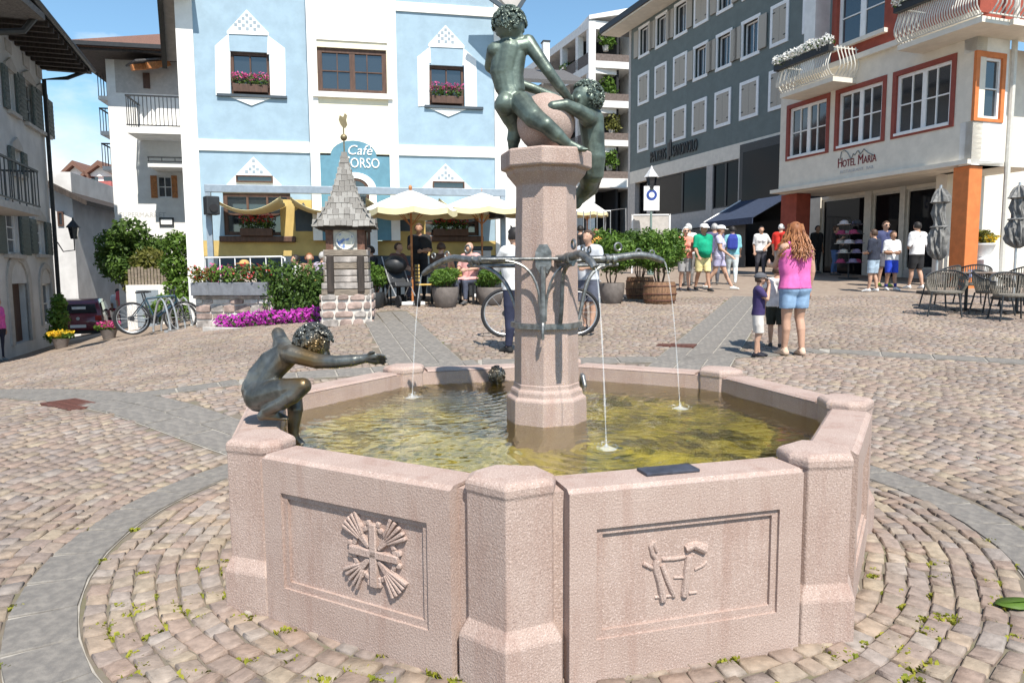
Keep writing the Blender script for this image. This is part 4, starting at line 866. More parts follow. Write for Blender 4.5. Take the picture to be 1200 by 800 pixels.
for py in (118, 158, 198):
    z_ = F.uz(130, py, 3)[1]; e = MB().box(-1.0, -.002, 2.2, 5, z_-.15, z_).build('side_balcony', M_white, F.e); b = MB().box(-1.0, -.96, 2.2, 5, z_+.85, z_+.9).box(-1.0, 0, 2.2, 2.24, z_+.85, z_+.9); b.build('railing', M_dark, e)
    me = MB().box(-.012, .012, -.012, .012, 0, .85).mesh('baluster', M_dark)
    for k in range(9): link('baluster', me, None, e, (-.98, 2.22+k*.34, z_))
    for k in range(1, 5): link('baluster', me, None, e, (-.98+k*.2, 2.22, z_))
M_letter = mat('faded_grey_lettering', (.52, .52, .52), .8, .05, 10)
u_, z_ = F.uz(140, 254); u1_ = F.uz(198, 254)[0]; text(F, 'lettering', 'SUPERMARKET', (u1_-u_)/7.0, u_, z_, -.006, M_letter, .003)
q = rect(F, 187, 204, 255, 265); o = part(F, 'notice_frame', M_dark, (q[0], q[1], -.05, -.002, q[2], q[3])); part(F, 'poster', M_whitetrim, (q[0]+.06, q[1]-.06, -.056, -.05, q[2]+.06, q[3]-.06), parent=o)
# little canopy roof with orange rafters between the two houses
e = MB(); 
for k in range(2): MB().bar((F.u_at(176)+k*.5, -.9, F.uz(176, 88)[1]+k*.1), (F.u_at(200)+k*.4, -.3, F.uz(200, 80)[1]+k*.1), .16, .2).build('rafter', M_orwood, F.e)
MB().bar((F.u_at(174), -.8, F.uz(176, 82)[1]), (F.u_at(204), -.2, F.uz(204, 74)[1]), 1.0, .06).build('lean_to_roof', M_roofgrey, F.e)

# ---------------------------------------------------------------- left house with shutters
F = building('shuttered_house', 'old white house with grey green shutters and an arched door', (-14.6+.333*9, 23-.943*9, -.8), A_); LH = F
W = 9.0; zt = F.uz(52, 82)[1]
wins = [(28, 40, 98, 146), (44, 54, 112, 155), (8, 17, 84, 131), (15, 24, 176, 204), (41, 52, 259, 298), (4, 22, 248, 298)]
wr = [rect(F, *q) for q in wins]
b = MB(); dr = rect(F, 14, 34, 332, 402); d2 = rect(F, 49, 61, 332, 380); grid_wall(b, 0, W, -1.5, zt, wr+[dr, d2], 0, .35); b.build('wall', M_leftw, F.e); part(F, 'gable_wall', M_leftw, (W-.3, W, .35, 8, -1.5, zt)); part(F, 'inner_wall', M_int, (0, W-.3, 1.0, 1.05, -1.5, zt))
for q, r in zip(wins, wr):
    window(F, *r, y=.14, fw=.07, nu=2, nz=3); part(F, 'window_sill', M_lstone, (r[0]-.12, r[1]+.12, -.12, .0, r[2]-.1, r[2])); 
    b = MB(); m_ = (r[0]+r[1])/2; b.prism([(r[0]-.14, r[3]), (r[1]+.14, r[3]), (r[1]+.1, r[3]+.12), (m_, r[3]+.34), (r[0]-.1, r[3]+.12)][::-1], -.06, .0, 'y'); b.build('window_hood', M_lstone, F.e)
    w2 = (r[1]-r[0])*.62
    for a in ((r[0]-w2, r[0]), (r[1], r[1]+w2)):
        s_ = part(F, 'shutter', M_shutg, (a[0], a[1], -.07, -.02, r[2], r[3]))
        for k in range(int((r[3]-r[2])/.13)): MB().box(a[0]+.05, a[1]-.05, -.085, -.068, r[2]+.06+k*.13, r[2]+.13+k*.13).build('slat', M_shutg, s_)
for l, r_, t_, bt in ((5.5, 12, 48, 61), (26.5, 33, 66, 79), (42, 48, 79, 91)):
    q = rect(F, l, r_, t_, bt); part(F, 'attic_vent', M_lstone, (q[0], q[1], -.03, -.002, q[2], q[3]))
uc = (dr[0]+dr[1])/2; archring((dr[1]-dr[0])/2, (dr[1]-dr[0])/2+.3, dr[3], -.05, .05, 'arch_surround', M_lstone, dr[3]-dr[2]); part(F, 'door', M_brownwood, (dr[0], dr[1], .2, .26, dr[2], dr[3]))
uc = (d2[0]+d2[1])/2; archring((d2[1]-d2[0])/2, (d2[1]-d2[0])/2+.2, d2[3], -.05, .05, 'arch_surround', M_lstone, d2[3]-d2[2]); window(F, *d2, y=.14, nu=2, nz=2)
zb_ = F.uz(26, 240, -.9)[1]; balcony(F, F.u_at(-22, -.9), F.u_at(53, -.9), zb_, .9, 1.0, .16, 16, sm=M_lstone)
ex = 1.3; RFp = [(-ex, zt+.12), (-ex, zt+.3), (4, zt+3.4), (9, zt+.3), (9, zt+.1), (4, zt+3.1)]
MB().prism(RFp, -1, W+.85, 'x').build('roof', M_roofgrey, F.e)
part(F, 'eave_boards', M_darkwood, (-1, W+.8, -ex+.03, .0, zt+.04, zt+.11))
for k in range(20): MB().box(-.5+k*.5, -.38+k*.5, -ex+.02, .0, zt-.10, zt+.035).build('rafter', M_darkwood, F.e)
MB().tube([(-1, -ex-.05, zt+.12), (W+.7, -ex-.05, zt+.12)], .075, 8).build('gutter', M_dark, F.e); MB().tube([(W+.3, -ex, zt+.05), (W+.1, -.7, zt-.3), (W-.15, -.12, zt-.45), (W-.15, -.12, -1)], .06, 8).build('downpipe', M_dark, F.e)
q0 = F.uz(-5, -8, -2.2); q1 = F.uz(27, 18, -2.2); MB().bar((q0[0], -2.2, q0[1]), (q1[0], -2.2, q1[1]), .7, .12).build('dormer_eave', M_roofgrey, F.e); MB().tube([(q1[0], -2.4, q1[1]), (q1[0]-.05, -2.2, q1[1]-.3), (q1[0]-.4, -1.6, q1[1]-.5)], .06, 8).build('gutter', M_dark, F.e)
# wall lantern on the left house
p = F.w(W-.05, -.1, F.uz(66, 270)[1]); e = empty('wall_lantern', p+Vector((.45, .25, -.3)), F.rz, 'black wrought iron wall lantern on the corner of the shuttered house', 'lantern')
MB().lathe([(.10, 0), (.16, .36)], 6).build('glass', M_glass, e); MB().lathe([(.22, .36), (.20, .40), (.03, .60), (.02, .68)], 6).build('cap', M_dark, e); MB().tube([(0, 0, 0), (0, 0, -.35), (-.1, .3, -.4), (-.1, .45, -.1)], .02).build('bracket', M_dark, e)

# ---------------------------------------------------------------- small houses and far hotel on the left
F = building('gabled_barn', 'narrow white gabled house with a dark roof behind the shuttered house', (at(70, 330, 31).x, 31, -1.3), (.979, .205))
W = F.u_at(90); zt = F.uz(80, 235)[1]; part(F, 'wall', M_leftw, (-1, W, 0, 6, -1, zt+1.2)); zr = F.uz(70, 205)[1]
MB().prism([(-1.2, zr), (W+.75, F.uz(104, 242)[1]), (W+.75, F.uz(104, 242)[1]+.2), (-1.2, zr+.3)], -.6, 6.5, 'y').build('roof', M_darkwood, F.e); window(F, F.u_at(72), F.u_at(79), F.uz(75, 265)[1], F.uz(75, 248)[1], y=-.01, nu=1, nz=1, fm=M_brownwood)
F = building('low_house', 'low white house with a grey slate roof behind the tree', (at(88, 330, 36).x, 36, -1.9), (.979, .205))
W = F.u_at(150); zt = F.uz(110, 278)[1]; part(F, 'wall', M_white, (.3, W, 0, 6, -1, zt)); q = [F.uz(86, 279), F.uz(92, 256), F.uz(150, 256), F.uz(150, 279)]
MB().loft([[(q[0][0], -.5, q[0][1]), (q[3][0], -.5, q[0][1]), (q[2][0], 3, q[1][1]+.4), (q[1][0], 3, q[1][1]+.4)], [(q[0][0], -.5, q[0][1]-.2), (q[3][0], -.5, q[0][1]-.2), (q[2][0], 3, q[1][1]), (q[1][0], 3, q[1][1])]]).build('roof', M_roofgrey, F.e)
o = part(F, 'garage_door', M_whitetrim, (F.u_at(104), F.u_at(122), -.03, -.002, -.9, F.uz(110, 305)[1])); part(F, 'beam', M_darkwood, (F.u_at(98), F.u_at(124), -.1, -.004, F.uz(110, 285)[1], F.uz(110, 281)[1]))
F = building('far_hotel', 'distant white hotel with two gables and rows of red balconies', (at(84, 330, 120).x, 120, -6), (1, .1))
W = F.u_at(160); zt = F.uz(100, 207)[1]; part(F, 'wall', M_white, (0, W, 0, 10, -8, zt))
for l, m_, r_ in ((84, 92, 110), (110, 120, 142)):
    u0, u1 = F.u_at(l), F.u_at(r_); zr = F.uz(m_, 192)[1]; um = (u0+u1)/2
    MB().prism([(u0, zt), (u1, zt), (um, zr-.5)], -.3, 8, 'y').build('gable', M_white, F.e); MB().prism([(u0-.6, zt-.3), (um, zr-.4), (u1+.6, zt-.3), (u1+.6, zt+.2), (um, zr+.4), (u0-.6, zt+.2)][::-1], -1.2, 9, 'y').build('roof', M_roofbrown, F.e)
for i, py in enumerate((211, 224, 236, 248)):
    z_ = F.uz(110, py)[1]
    for l, r_ in ((86, 97), (99, 109), (112, 124), (126, 140)):
        u0, u1 = F.u_at(l), F.u_at(r_); o = part(F, 'balcony', M_red2, (u0, u1, -1.2, -.002, z_-1.5, z_-.3)); part(F, 'window', M_glass, (u0+.3, u1-.3, -.06, -.002, z_-.2, z_+.75))
    part(F, 'floor_band', M_white, (0, W, -1.25, -.002, z_-1.75, z_-1.52))

# ---------------------------------------------------------------- house and modern flats in the gap
F = building('slate_roof_house', 'house with a dark slate roof and white chimney behind the bronze figures', (at(596, 330, 50).x, 50, 1.2), (.979, .205))
W = F.u_at(668); zt = F.uz(630, 100)[1]; wq = rect(F, 640, 655, 112, 136); b = MB(); grid_wall(b, -1, W, -1, zt, [wq], 0, .3); b.build('wall', M_white, F.e); window(F, *wq, y=.1)
zr = F.uz(640, 62)[1]; MB().loft([[(-1.5, -1, zt-.1), (W+1, -1, zt-.1), (W+1, -1, zt+.15), (-1.5, -1, zt+.15)], [(.8, 5, zr), (W+1, 5, zr), (W+1, 5, zr+.3), (.8, 5, zr+.3)]]).build('roof', M_roofgrey, F.e)
u0, u1 = F.u_at(636, 3), F.u_at(643, 3); part(F, 'chimney', M_white, (u0, u1, 2.6, 3.2, zt+.5, F.uz(639, 51, 3)[1])); part(F, 'chimney_cap', M_dark, (u0-.05, u1+.05, 2.55, 3.25, F.uz(639, 51, 3)[1], F.uz(639, 49.5, 3)[1]))

F = building('modern_flats', 'modern white apartment block with deep planted balconies', (at(689, 330, 57).x, 57, 1.4), (.979, .205)); W = F.u_at(745)
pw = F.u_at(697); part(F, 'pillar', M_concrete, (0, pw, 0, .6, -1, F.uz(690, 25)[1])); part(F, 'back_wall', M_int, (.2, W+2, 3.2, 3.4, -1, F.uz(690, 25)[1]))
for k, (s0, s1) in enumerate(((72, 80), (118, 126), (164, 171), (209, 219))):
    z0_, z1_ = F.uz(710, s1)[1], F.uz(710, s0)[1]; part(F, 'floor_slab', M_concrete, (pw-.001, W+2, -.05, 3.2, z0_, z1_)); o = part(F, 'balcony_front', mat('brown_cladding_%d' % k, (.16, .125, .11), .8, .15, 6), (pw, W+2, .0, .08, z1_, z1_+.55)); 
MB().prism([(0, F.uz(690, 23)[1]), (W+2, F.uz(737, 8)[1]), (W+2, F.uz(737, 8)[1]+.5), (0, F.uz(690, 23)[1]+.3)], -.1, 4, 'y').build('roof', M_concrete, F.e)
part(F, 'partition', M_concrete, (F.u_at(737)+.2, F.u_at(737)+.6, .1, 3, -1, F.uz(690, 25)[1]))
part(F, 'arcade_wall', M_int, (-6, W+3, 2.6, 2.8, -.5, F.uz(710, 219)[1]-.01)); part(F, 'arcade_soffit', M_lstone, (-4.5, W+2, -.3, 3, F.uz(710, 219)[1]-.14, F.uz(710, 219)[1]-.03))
# receding wing
uw = Vector((A_[0], A_[1], 0)); O = F.o+Vector((0, 0, 0)); WF = Fac(O+uw*14, (-A_[0], -A_[1])); wing = empty('balcony_wing', WF.o-F.o, 0, parent=F.e)
wing.location = F.e.matrix_world.inverted() @ WF.o if False else (WF.o-F.o).dot(F.u), (WF.o-F.o).dot(F.n), 0; wing.rotation_euler = (0, 0, WF.rz-F.rz)
for s0, s1 in ((23, 33), (75, 85), (122, 131), (168, 177)):
    z1_, z0_ = F.uz(689, s0)[1], F.uz(689, s1)[1]; MB().box(0, 14, 0, 2.5, z0_, z1_).build('floor_slab', M_concrete, wing)
    if s0 > 30: MB().box(0, 13.9, .02, .1, z1_, z1_+.9).build('balcony_front', mat('dark_cladding', (.13, .11, .10), .8, .1, 6), wing)
for u_ in (0, 4.2, 8.4, 11.5): MB().box(u_, u_+.45, .02, .5, -1, F.uz(689, 33)[1]).build('pillar', M_concrete, wing)
MB().box(0, 14, 2.4, 2.6, -1, F.uz(689, 30)[1]).build('back_wall', M_int, wing)
def hang_plant(F, px, py, s, y, label, mt=None):
    u_, z_ = F.uz(px, py, y); e = empty('balcony_plant', F.w(u_, y, z_), 0, label, 'plant', 'plants on the balconies'); MB().lathe([(.16*s, -.3*s), (.22*s, .0)], 10).build('pot', M_lstone, e); leaves('leaves', mt or M_lg, e, [((0, 0, .5*s), (.55*s, .45*s, .6*s)), ((.2*s, -.1*s, .1*s), (.4*s, .3*s, .35*s))], 260, .12*s)
for px, py, s, lb in ((710, 48, 1.3, 'feathery green plant hanging on the top balcony of the modern flats'), (712, 103, 1.25, 'round green shrub on the balcony below the feathery plant'), (717, 146, 1.2, 'drooping pale plant on the third balcony from the top'), (714, 188, 1.3, 'bushy green shrub on the lowest balcony of the modern flats')): hang_plant(F, px, py+6, s, .5, lb, M_lol if py == 146 else M_lb)
for i, (u_, sl) in enumerate(((6, 1), (9.5, 1), (3, 2))):
    z_ = F.uz(689, (75, 75, 122)[sl] if sl == 1 else 122)[1]+.9; e = empty('balcony_plant', WF.w(u_, .25, z_), 0, ('trailing plant high on the receding wing of the flats', 'trailing plant at the far end of the receding wing', 'trailing plant on the lower floor of the receding wing')[i], 'plant'); MB().box(-.5, .5, -.15, .15, -.15, .1).build('trough', M_lstone, e); leaves('leaves', M_lg, e, [((0, 0, .1), (.8, .4, .4)), ((.3, -.2, -.3), (.5, .2, .4))], 160, .14)

# ---------------------------------------------------------------- grey green shop building
F = building('shop_building', 'tall grey green building with beige shutters over dark shop windows', (7.66, 46.8, 1.5), (-A_[0], -A_[1])); GF = F
W = 21.0; zt = F.uz(737, 37)[1]; U = F.u_at
colsp = [(746, 758.5), (765, 778.5), (786, 801.5), (808.5, 825), (834, 852.5), (862.5, 884), (895.5, 916), (932, 957)]
rowz = [(F.uz(752, 178)[1], F.uz(752, 143)[1]), (F.uz(752, 123)[1], F.uz(752, 87)[1]), (F.uz(752, 68)[1], F.uz(752, 31)[1])]
dz_ = rowz[1][0]-rowz[0][0]; zs1 = F.uz(757, 197)[1]
holes = [(U(l), U(r), z0, z1) for l, r in colsp for z0, z1 in rowz]
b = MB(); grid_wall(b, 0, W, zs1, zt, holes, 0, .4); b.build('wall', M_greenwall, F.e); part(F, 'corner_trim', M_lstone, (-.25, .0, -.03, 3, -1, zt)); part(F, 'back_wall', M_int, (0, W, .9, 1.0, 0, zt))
openset = {(2, 0), (2, 1), (2, 2), (1, 3), (1, 4), (1, 5), (2, 4)}
for ri, (z0, z1) in enumerate(rowz):
    for ci, (l, r) in enumerate(colsp):
        u0, u1 = U(l), U(r); fw = .16
        sdr = MB().box(u0, u1, -.05, .02, z0, z0+fw).box(u0, u1, -.05, .02, z1-fw, z1).box(u0, u0+fw, -.05, .02, z0+fw, z1-fw).box(u1-fw, u1, -.05, .02, z0+fw, z1-fw).build('window_surround', M_lstone2 if False else M_whitetrim, F.e)
        if (ri, ci) in openset:
            window(F, u0+fw, u1-fw, z0+fw, z1-fw, y=.2, fw=.07, nu=2, nz=1)
            w2 = (u1-u0-2*fw)/2
            for a in (u0-w2+.04, u1-.04): MB().box(a, a+w2, -.1, -.055, z0+fw, z1-fw).build('shutter', M_beige, F.e)
        else:
            um = (u0+u1)/2
            for a0, a1 in ((u0+fw+.01, um-.008), (um+.008, u1-fw-.01)):
                s_ = MB().box(a0, a1, -.04, .0, z0+fw+.01, z1-fw-.01).build('shutter', M_beige, F.e)
                for zz in (z0+fw+.18, z1-fw-.22): MB().box(a0 if a0 < um-.1 and a1 < um else a1-.14, a0+.14 if a1 < um else a1, -.055, -.04, zz, zz+.05).build('hinge', M_dark, s_)
ev = 1.3
part(F, 'soffit', M_hotel, (-1.6, W, -ev, .0, zt, zt+.1)); MB().prism([(-ev-.1, zt+.1), (-ev-.1, zt+.45), (5, zt+3.5), (5, zt+.1)], -1.7, W, 'x').build('roof', M_dark, F.e)
# shop front: stone piers, fascia, dark glass
part(F, 'fascia', M_hotel, (0, W, -.03, .3, zs1-.75, zs1-.001)); zg0 = F.uz(800, 250)[1]; zg1 = zs1-.752
zl = F.uz(800, 258)[1]
for l, r in ((736, 743.5), (757.5, 764), (826, 833), (863, 866)): part(F, 'pier', M_lstone, (U(l), U(r), -.02, .3, -1, zg1))
for l, r in ((743.5, 757.5),): part(F, 'entrance', M_shopglass, (U(l), U(r), .4, .45, -1, zg1))
for k, (l, r) in enumerate(((764, 797), (797, 826), (833, 847), (847, 863))):
    window(F, U(l), U(r), zg0, zg1, y=.1, fw=.07, nu=1, nz=1, fm=M_dark, gm=M_shopglass, name='shop_window'); part(F, 'parapet_panel', M_lstone, (U(l)+.01, U(r)-.01, .0, .2, zl-.5, zg0-.002))
part(F, 'lower_shop', M_int, (0, W, .2, .3, -1.5, zl-.5))
zb_ = F.uz(905, 165)[1]; o = part(F, 'glass_bay', M_dark, (U(866), U(925), -.12, .1, F.uz(890, 240)[1], F.uz(890, 165)[1])); part(F, 'bay_glass', M_shopglass, (U(870), U(912), -.14, -.12, F.uz(890, 236)[1], F.uz(890, 175)[1]), parent=o)
# lettering
u0, z0 = F.uz(762, 191, -.06); u1 = F.uz(817, 172, -.06)[0]; L = u1-u0
runtext(F, [('PATRIS', .92)], u0, u0+L*.36, z0, -.05, M_dark, .03); part(F, 'logo_mark', M_dark, (u0+L*.39, u0+L*.43, -.08, -.02, z0-.1, z0+.85), (u0+L*.44, u0+L*.47, -.08, -.02, z0+.05, z0+1.0)); runtext(F, [('SANONOLO', .92)], u0+L*.5, u0+L, z0, -.05, M_dark, .03)
# awning and dark planter fence on the shop terrace
u0, u1 = U(868), U(928); zA_, zB_ = F.uz(880, 234)[1], F.uz(868, 258, -1.8)[1]
aw = empty('shop_awning', F.w(u0, 0, zB_), F.rz, 'navy blue shop awning below the dark glass bay', 'awning'); MB().loft([[(0, 0, zA_-zB_), (u1-u0, 0, zA_-zB_), (u1-u0, 0, zA_-zB_+.04), (0, 0, zA_-zB_+.04)], [(0, -2.2, 0), (u1-u0, -2.2, 0), (u1-u0, -2.2, .04), (0, -2.2, .04)]]).build('cloth', mat('navy_cloth', (.035, .05, .09), .8, .1, 8), aw); MB().box(0, u1-u0, -2.23, -2.19, -.25, .0).build('valance', mat('navy_valance', (.04, .055, .10), .8), aw)
MB().tube([(0, -2.2, .02), (0, 0, zA_-zB_+.05)], .05).build('white_arm', M_whitetrim, aw)
fn = empty('shop_fence', F.w(U(780), -1.5, -.3), F.rz, 'dark panelled fence along the shop terrace behind the walkers', 'fence'); Lf = U(905)-U(780); zf = F.uz(840, 268, -1.5)[1]+.3
for k in range(9): MB().box(Lf*k/9, Lf*(k+1)/9-.06, -.02, .02, 0, zf).build('panel', M_dark, fn)
MB().box(0, Lf, -.05, .05, zf, zf+.08).build('top_rail', M_dark, fn)

# ---------------------------------------------------------------- hotel
F = building('hotel', 'cream and red hotel with curved white balconies and an orange corner pillar', (9.35, 25.44, .9), (-A_[0], -A_[1])); HF = F
W = 7.2; Pc = F.w(W, 0, 0); zs = F.uz(1128, 188)[1]; zf1 = None
w1 = [rect(F, l, r, t_, b_) for l, r, t_, b_ in ((922, 972, 119, 183), (979, 1038, 98, 170), (1046, 1119.5, 71, 158))]
zW0 = sum(q[2] for q in w1)/3; zW1 = sum(q[3] for q in w1)/3; w1 = [(q[0], q[1], zW0, zW1) for q in w1]; w1 = [(q[0]+.0, q[1], q[2], q[3]) for q in w1]
zfl = F.uz(1060, 52)[1]; ztop = zfl+6
b = MB(); grid_wall(b, 0, W, zs, zfl, w1, 0, .35); b.build('first_floor_wall', M_hotel, F.e)
for q in w1:
    fw = .13; b = MB().box(q[0], q[1], -.03, .05, q[2], q[2]+fw*.6).box(q[0], q[1], -.03, .05, q[3]-fw, q[3]).box(q[0], q[0]+fw, -.03, .05, q[2]+fw*.6, q[3]-fw).box(q[1]-fw, q[1], -.03, .05, q[2]+fw*.6, q[3]-fw); b.build('window_surround', M_redframe, F.e)
    window(F, q[0]+fw, q[1]-fw, q[2]+fw*.6, q[3]-fw, y=.1, fw=.09, nu=4, nz=2, mull=.035, mid=.14)
    part(F, 'window_sill', M_whitetrim, (q[0]+fw, q[1]-fw, -.06, .03, q[2]+fw*.6-.02, q[2]+fw*.6+.05))
part(F, 'floor_band', M_hotel, (-.1, W+.05, -.16, .0, zfl, zfl+.16)); 
part(F, 'soffit_edge', M_hotel, (-.3, W, -.12, .3, zs-.12, zs-.002)); part(F, 'soffit', M_hotel, (-.3, W, .3, 2.6, zs-.14, zs-.03))
ur0, ur1 = U2 = (F.u_at(967, .0), F.u_at(1118))
rw = rect(F, 980, 1036, -22, 45, .0); b = MB(); grid_wall(b, F.u_at(968), W, zfl+.16, ztop, [rw], .02, .4); b.build('upper_wall', M_red, F.e); window(F, *rw, y=.2, fw=.1, nu=2, nz=2, mid=.2); part(F, 'upper_side_wall', M_red, (F.u_at(945), F.u_at(968), .7, 1.0, zfl+.16, ztop)); part(F, 'pillar', M_white, (F.u_at(928), F.u_at(940), .2, .8, zfl+.16, ztop)); part(F, 'side_wall', M_red, (F.u_at(968)-.1, F.u_at(968), .02, 1.0, zfl+.16, ztop))
part(F, 'upper_sill', M_hotel, (rw[0]-.1, rw[1]+.15, -.12, .02, rw[2]-.12, rw[2]))
def belly_balcony(F, u0, u1, z, dp, y0, label, n, ends=(1, 1), sag=.16, hgt=.95, px_fl=True, e=None):
    "balcony of bulging wrought bars"
    bl = MB().box(u0, u1, y0-dp, y0, z-.14, z).build('balcony', M_hotel, F.e)
    b = MB().box(u0-.02, u1+.02, y0-dp-.03, y0-dp+.03, z+hgt-.03, z+hgt).box(u0, u1, y0-dp-.02, y0-dp+.02, z+.03, z+.06)
    for k, uu in ((0, u0), (1, u1)):
        if ends[k]: b.box(uu-.02, uu+.02, y0-dp, y0, z+hgt-.03, z+hgt)
    b.build('railing', M_balu, bl)
    prof = [(0, 0), (-.06, .07), (-.155, .2), (-.17, .32), (-.12, .5), (-.05, .68), (-.01, .85), (0, hgt-.04)]
    me = MB().tube([(0, y, zz) for y, zz in prof], .018, 6).mesh('baluster', M_balu, True)
    for k in range(n): link('baluster', me, None, bl, (u0+(u1-u0)*(k+.5)/n, y0-dp, z+.04))
    for k, uu in ((0, u0), (1, u1)):
        if ends[k]:
            for j in range(int(dp/.14)): link('baluster', me, None, bl, (uu, y0-dp+.1+j*.14, z+.04), (0, 0, -math.pi/2 if k == 0 else math.pi/2))
    return bl
zB1 = F.uz(933, 104, -.9)[1]; bu0, bu1 = F.u_at(908, -.9), F.u_at(968, -.9); belly_balcony(F, bu0, bu1, zB1, .9, 0, '', 24, (1, 1), hgt=.85)
zB2 = F.uz(1090, 40, -.9)[1]; cu0 = F.u_at(1040, -.9); belly_balcony(F, cu0, W+.8, zB2, .9, 0, '', 34, (1, 0), hgt=.95)
def railflowers(F, u0, u1, z, y, label, fl, n=900):
    e = empty('flower_box', F.w((u0+u1)/2, y, z), F.rz, label, 'flower box'); L = (u1-u0)/2; MB().box(-L, L, -.1, .1, -.2, .0).build('box', M_dark, e); k = max(3, int(L*2/.25)); els = [((-L+(i+.5)*2*L/k, random.uniform(-.06, .03), .08+random.uniform(-.04, .05)), (L/k*1.3, .2, .17)) for i in range(k)]
    leaves('leaves', M_lg, e, els, n//2, .05); leaves('blossoms', fl, e, [((c[0], c[1]-.05, c[2]+.03), (r[0], r[1], r[2])) for c, r in els], n, .055, .8)
railflowers(F, bu0-.1, bu1, zB1+.92, -1.0, 'white flowers along the small hotel balcony next to the grey green building', M_fwhite); railflowers(F, cu0, W+.4, zB2+1.0, -1.0, 'white flowers along the big hotel corner balcony', M_fwhite)
# corner face
F2 = Fac(Pc, (.943, .333)); c2 = empty('corner_face', (W, 0, 0), F2.rz-F.rz, parent=F.e)
W2 = F2.u_at(1166); q = rect(F2, 1142, 1177-2, 61, 143); q = (F2.uz(1142, 100)[0], F2.uz(1177, 100)[0], q[2], q[3]); W2 = max(W2, q[1]+.12)
b = MB(); grid_wall(b, .0, W2, zs-.14, zfl, [q], 0, .35); b.box(W2-.3, W2, .35, 1.6, zs-.14, zfl); b.build('wall', M_white, c2)
fw = .13; b = MB().box(q[0], q[1], -.03, .05, q[2], q[2]+fw*.6).box(q[0], q[1], -.03, .05, q[3]-fw, q[3]).box(q[0], q[0]+fw, -.03, .05, q[2]+fw*.6, q[3]-fw).box(q[1]-fw, q[1], -.03, .05, q[2]+fw*.6, q[3]-fw); b.build('window_surround', M_orange, c2)
class _F: pass
ff = _F(); ff.e = c2; window(ff, q[0]+fw, q[1]-fw, q[2]+fw*.6, q[3]-fw, y=.08, fw=.07, nu=1, nz=2, parent=c2)
MB().box(q[0]+fw+.07, q[1]-fw-.07, .085, .09, q[2]+.15, q[3]-.2).build('pane', M_glass, c2)
MB().box(0, W2+1.2, -.9, 0, zB2-.14, zB2).build('balcony', M_hotel, c2); MB().box(-.8, W2+1.2, -.93, -.87, zB2+.92, zB2+.95).box(-.8, W2+1.2, -.92, -.88, zB2+.03, zB2+.06).build('railing', M_balu, c2)
prof = [(0, 0), (-.06, .07), (-.155, .2), (-.17, .32), (-.12, .5), (-.05, .68), (-.01, .85), (0, .91)]; me = MB().tube([(0, y, zz) for y, zz in prof], .018, 6).mesh('baluster', M_balu, True)
for k in range(22): link('baluster', me, None, c2, (-.75+k*.14, -.9, zB2+.04))
for k in range(8): MB().box(.05+k*.16, .13+k*.16, -.06, -.001, zfl-.22, zfl-.02).build('dentil', M_whitetrim, c2)
MB().box(0, W2+6, 0.3, .7, zfl+.0, ztop).build('upper_wall', M_red, c2)
MB().tube([(W2+.1, -.05, -1), (W2+.1, -.05, zfl+5)], .07, 8).build('downpipe', M_balu, c2)
# wall stepping back to the right
b = MB(); wq = (F2.uz(1183, 270, 1.6)[0], F2.uz(1225, 270, 1.6)[0], F2.uz(1190, 275, 1.6)[1], F2.uz(1190, 233, 1.6)[1]); grid_wall(b, W2, W2+8, -1.5, zfl+.0, [wq], 1.6, 1.95); b.build('side_wall', M_hotel, c2)
window(ff, *wq, y=1.7, fw=.08, nu=1, nz=1, parent=c2, fm=M_whitetrim); MB().box(wq[0]+.08, wq[1]-.08, 1.69, 1.70, wq[2]+.08, wq[3]-.08).build('pane', mat('red_curtain_glass', (.16, .03, .025), .15, .1, 3), c2)
MB().box(W2, W2+8, 1.55, 1.6, -1.5, .35).build('plinth', M_lstone, c2); MB().box(W2-.1, W2+.35, 1.1, 1.6, F2.uz(1160, 175)[1]-.1, F2.uz(1160, 165)[1]+.1).build('wall_box', M_whitetrim, c2)
# orange corner pillar, shop front under the overhang
u0 = F.u_at(1112); MB().box(.04, .5, .06, .52, -1.2, zs-.15).build('orange_pillar', M_orange, c2, bevel=.015)
MB().box(-.06, .58, -.04, .06, -.35, -.12).build('pillar_notice', M_whitetrim, c2) if False else MB().box(.2, .36, .045, .058, .25, .45).build('notice', mat('notice_blue', (.25, .28, .45), .6, .3, 60), c2)
part(F, 'red_pillar', M_red, (F.u_at(913, .5), F.u_at(931, .5), .5, 1.1, -1.2, zs-.15))
SY = 2.5; zsh = F.uz(1000, 230, SY)[1]
for l, r in ((937, 960), (1011, 1019), (1052, 1058), (1108, 1125)): part(F, 'shop_pier', M_hotel if l in (937, 1108) else M_balu, (F.u_at(l, SY), F.u_at(r, SY), SY-.05, SY+.25, -1.2, zs-.14))
for l, r in ((960, 1011), (1019, 1052), (1058, 1108)):
    window(F, F.u_at(l, SY), F.u_at(r, SY), -.35 if l != 1058 else .45, zsh, y=SY+.1, fw=.07, nu=1, nz=1, fm=M_balu, gm=M_shopglass, name='shop_window')
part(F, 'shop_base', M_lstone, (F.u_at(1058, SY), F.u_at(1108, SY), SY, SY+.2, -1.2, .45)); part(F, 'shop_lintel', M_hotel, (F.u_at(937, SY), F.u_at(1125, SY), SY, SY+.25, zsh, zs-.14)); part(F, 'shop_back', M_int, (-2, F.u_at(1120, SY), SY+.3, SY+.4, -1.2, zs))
part(F, 'shop_base', M_int, (F.u_at(960, SY), F.u_at(1052, SY), SY+.05, SY+.2, -1.2, -.35))
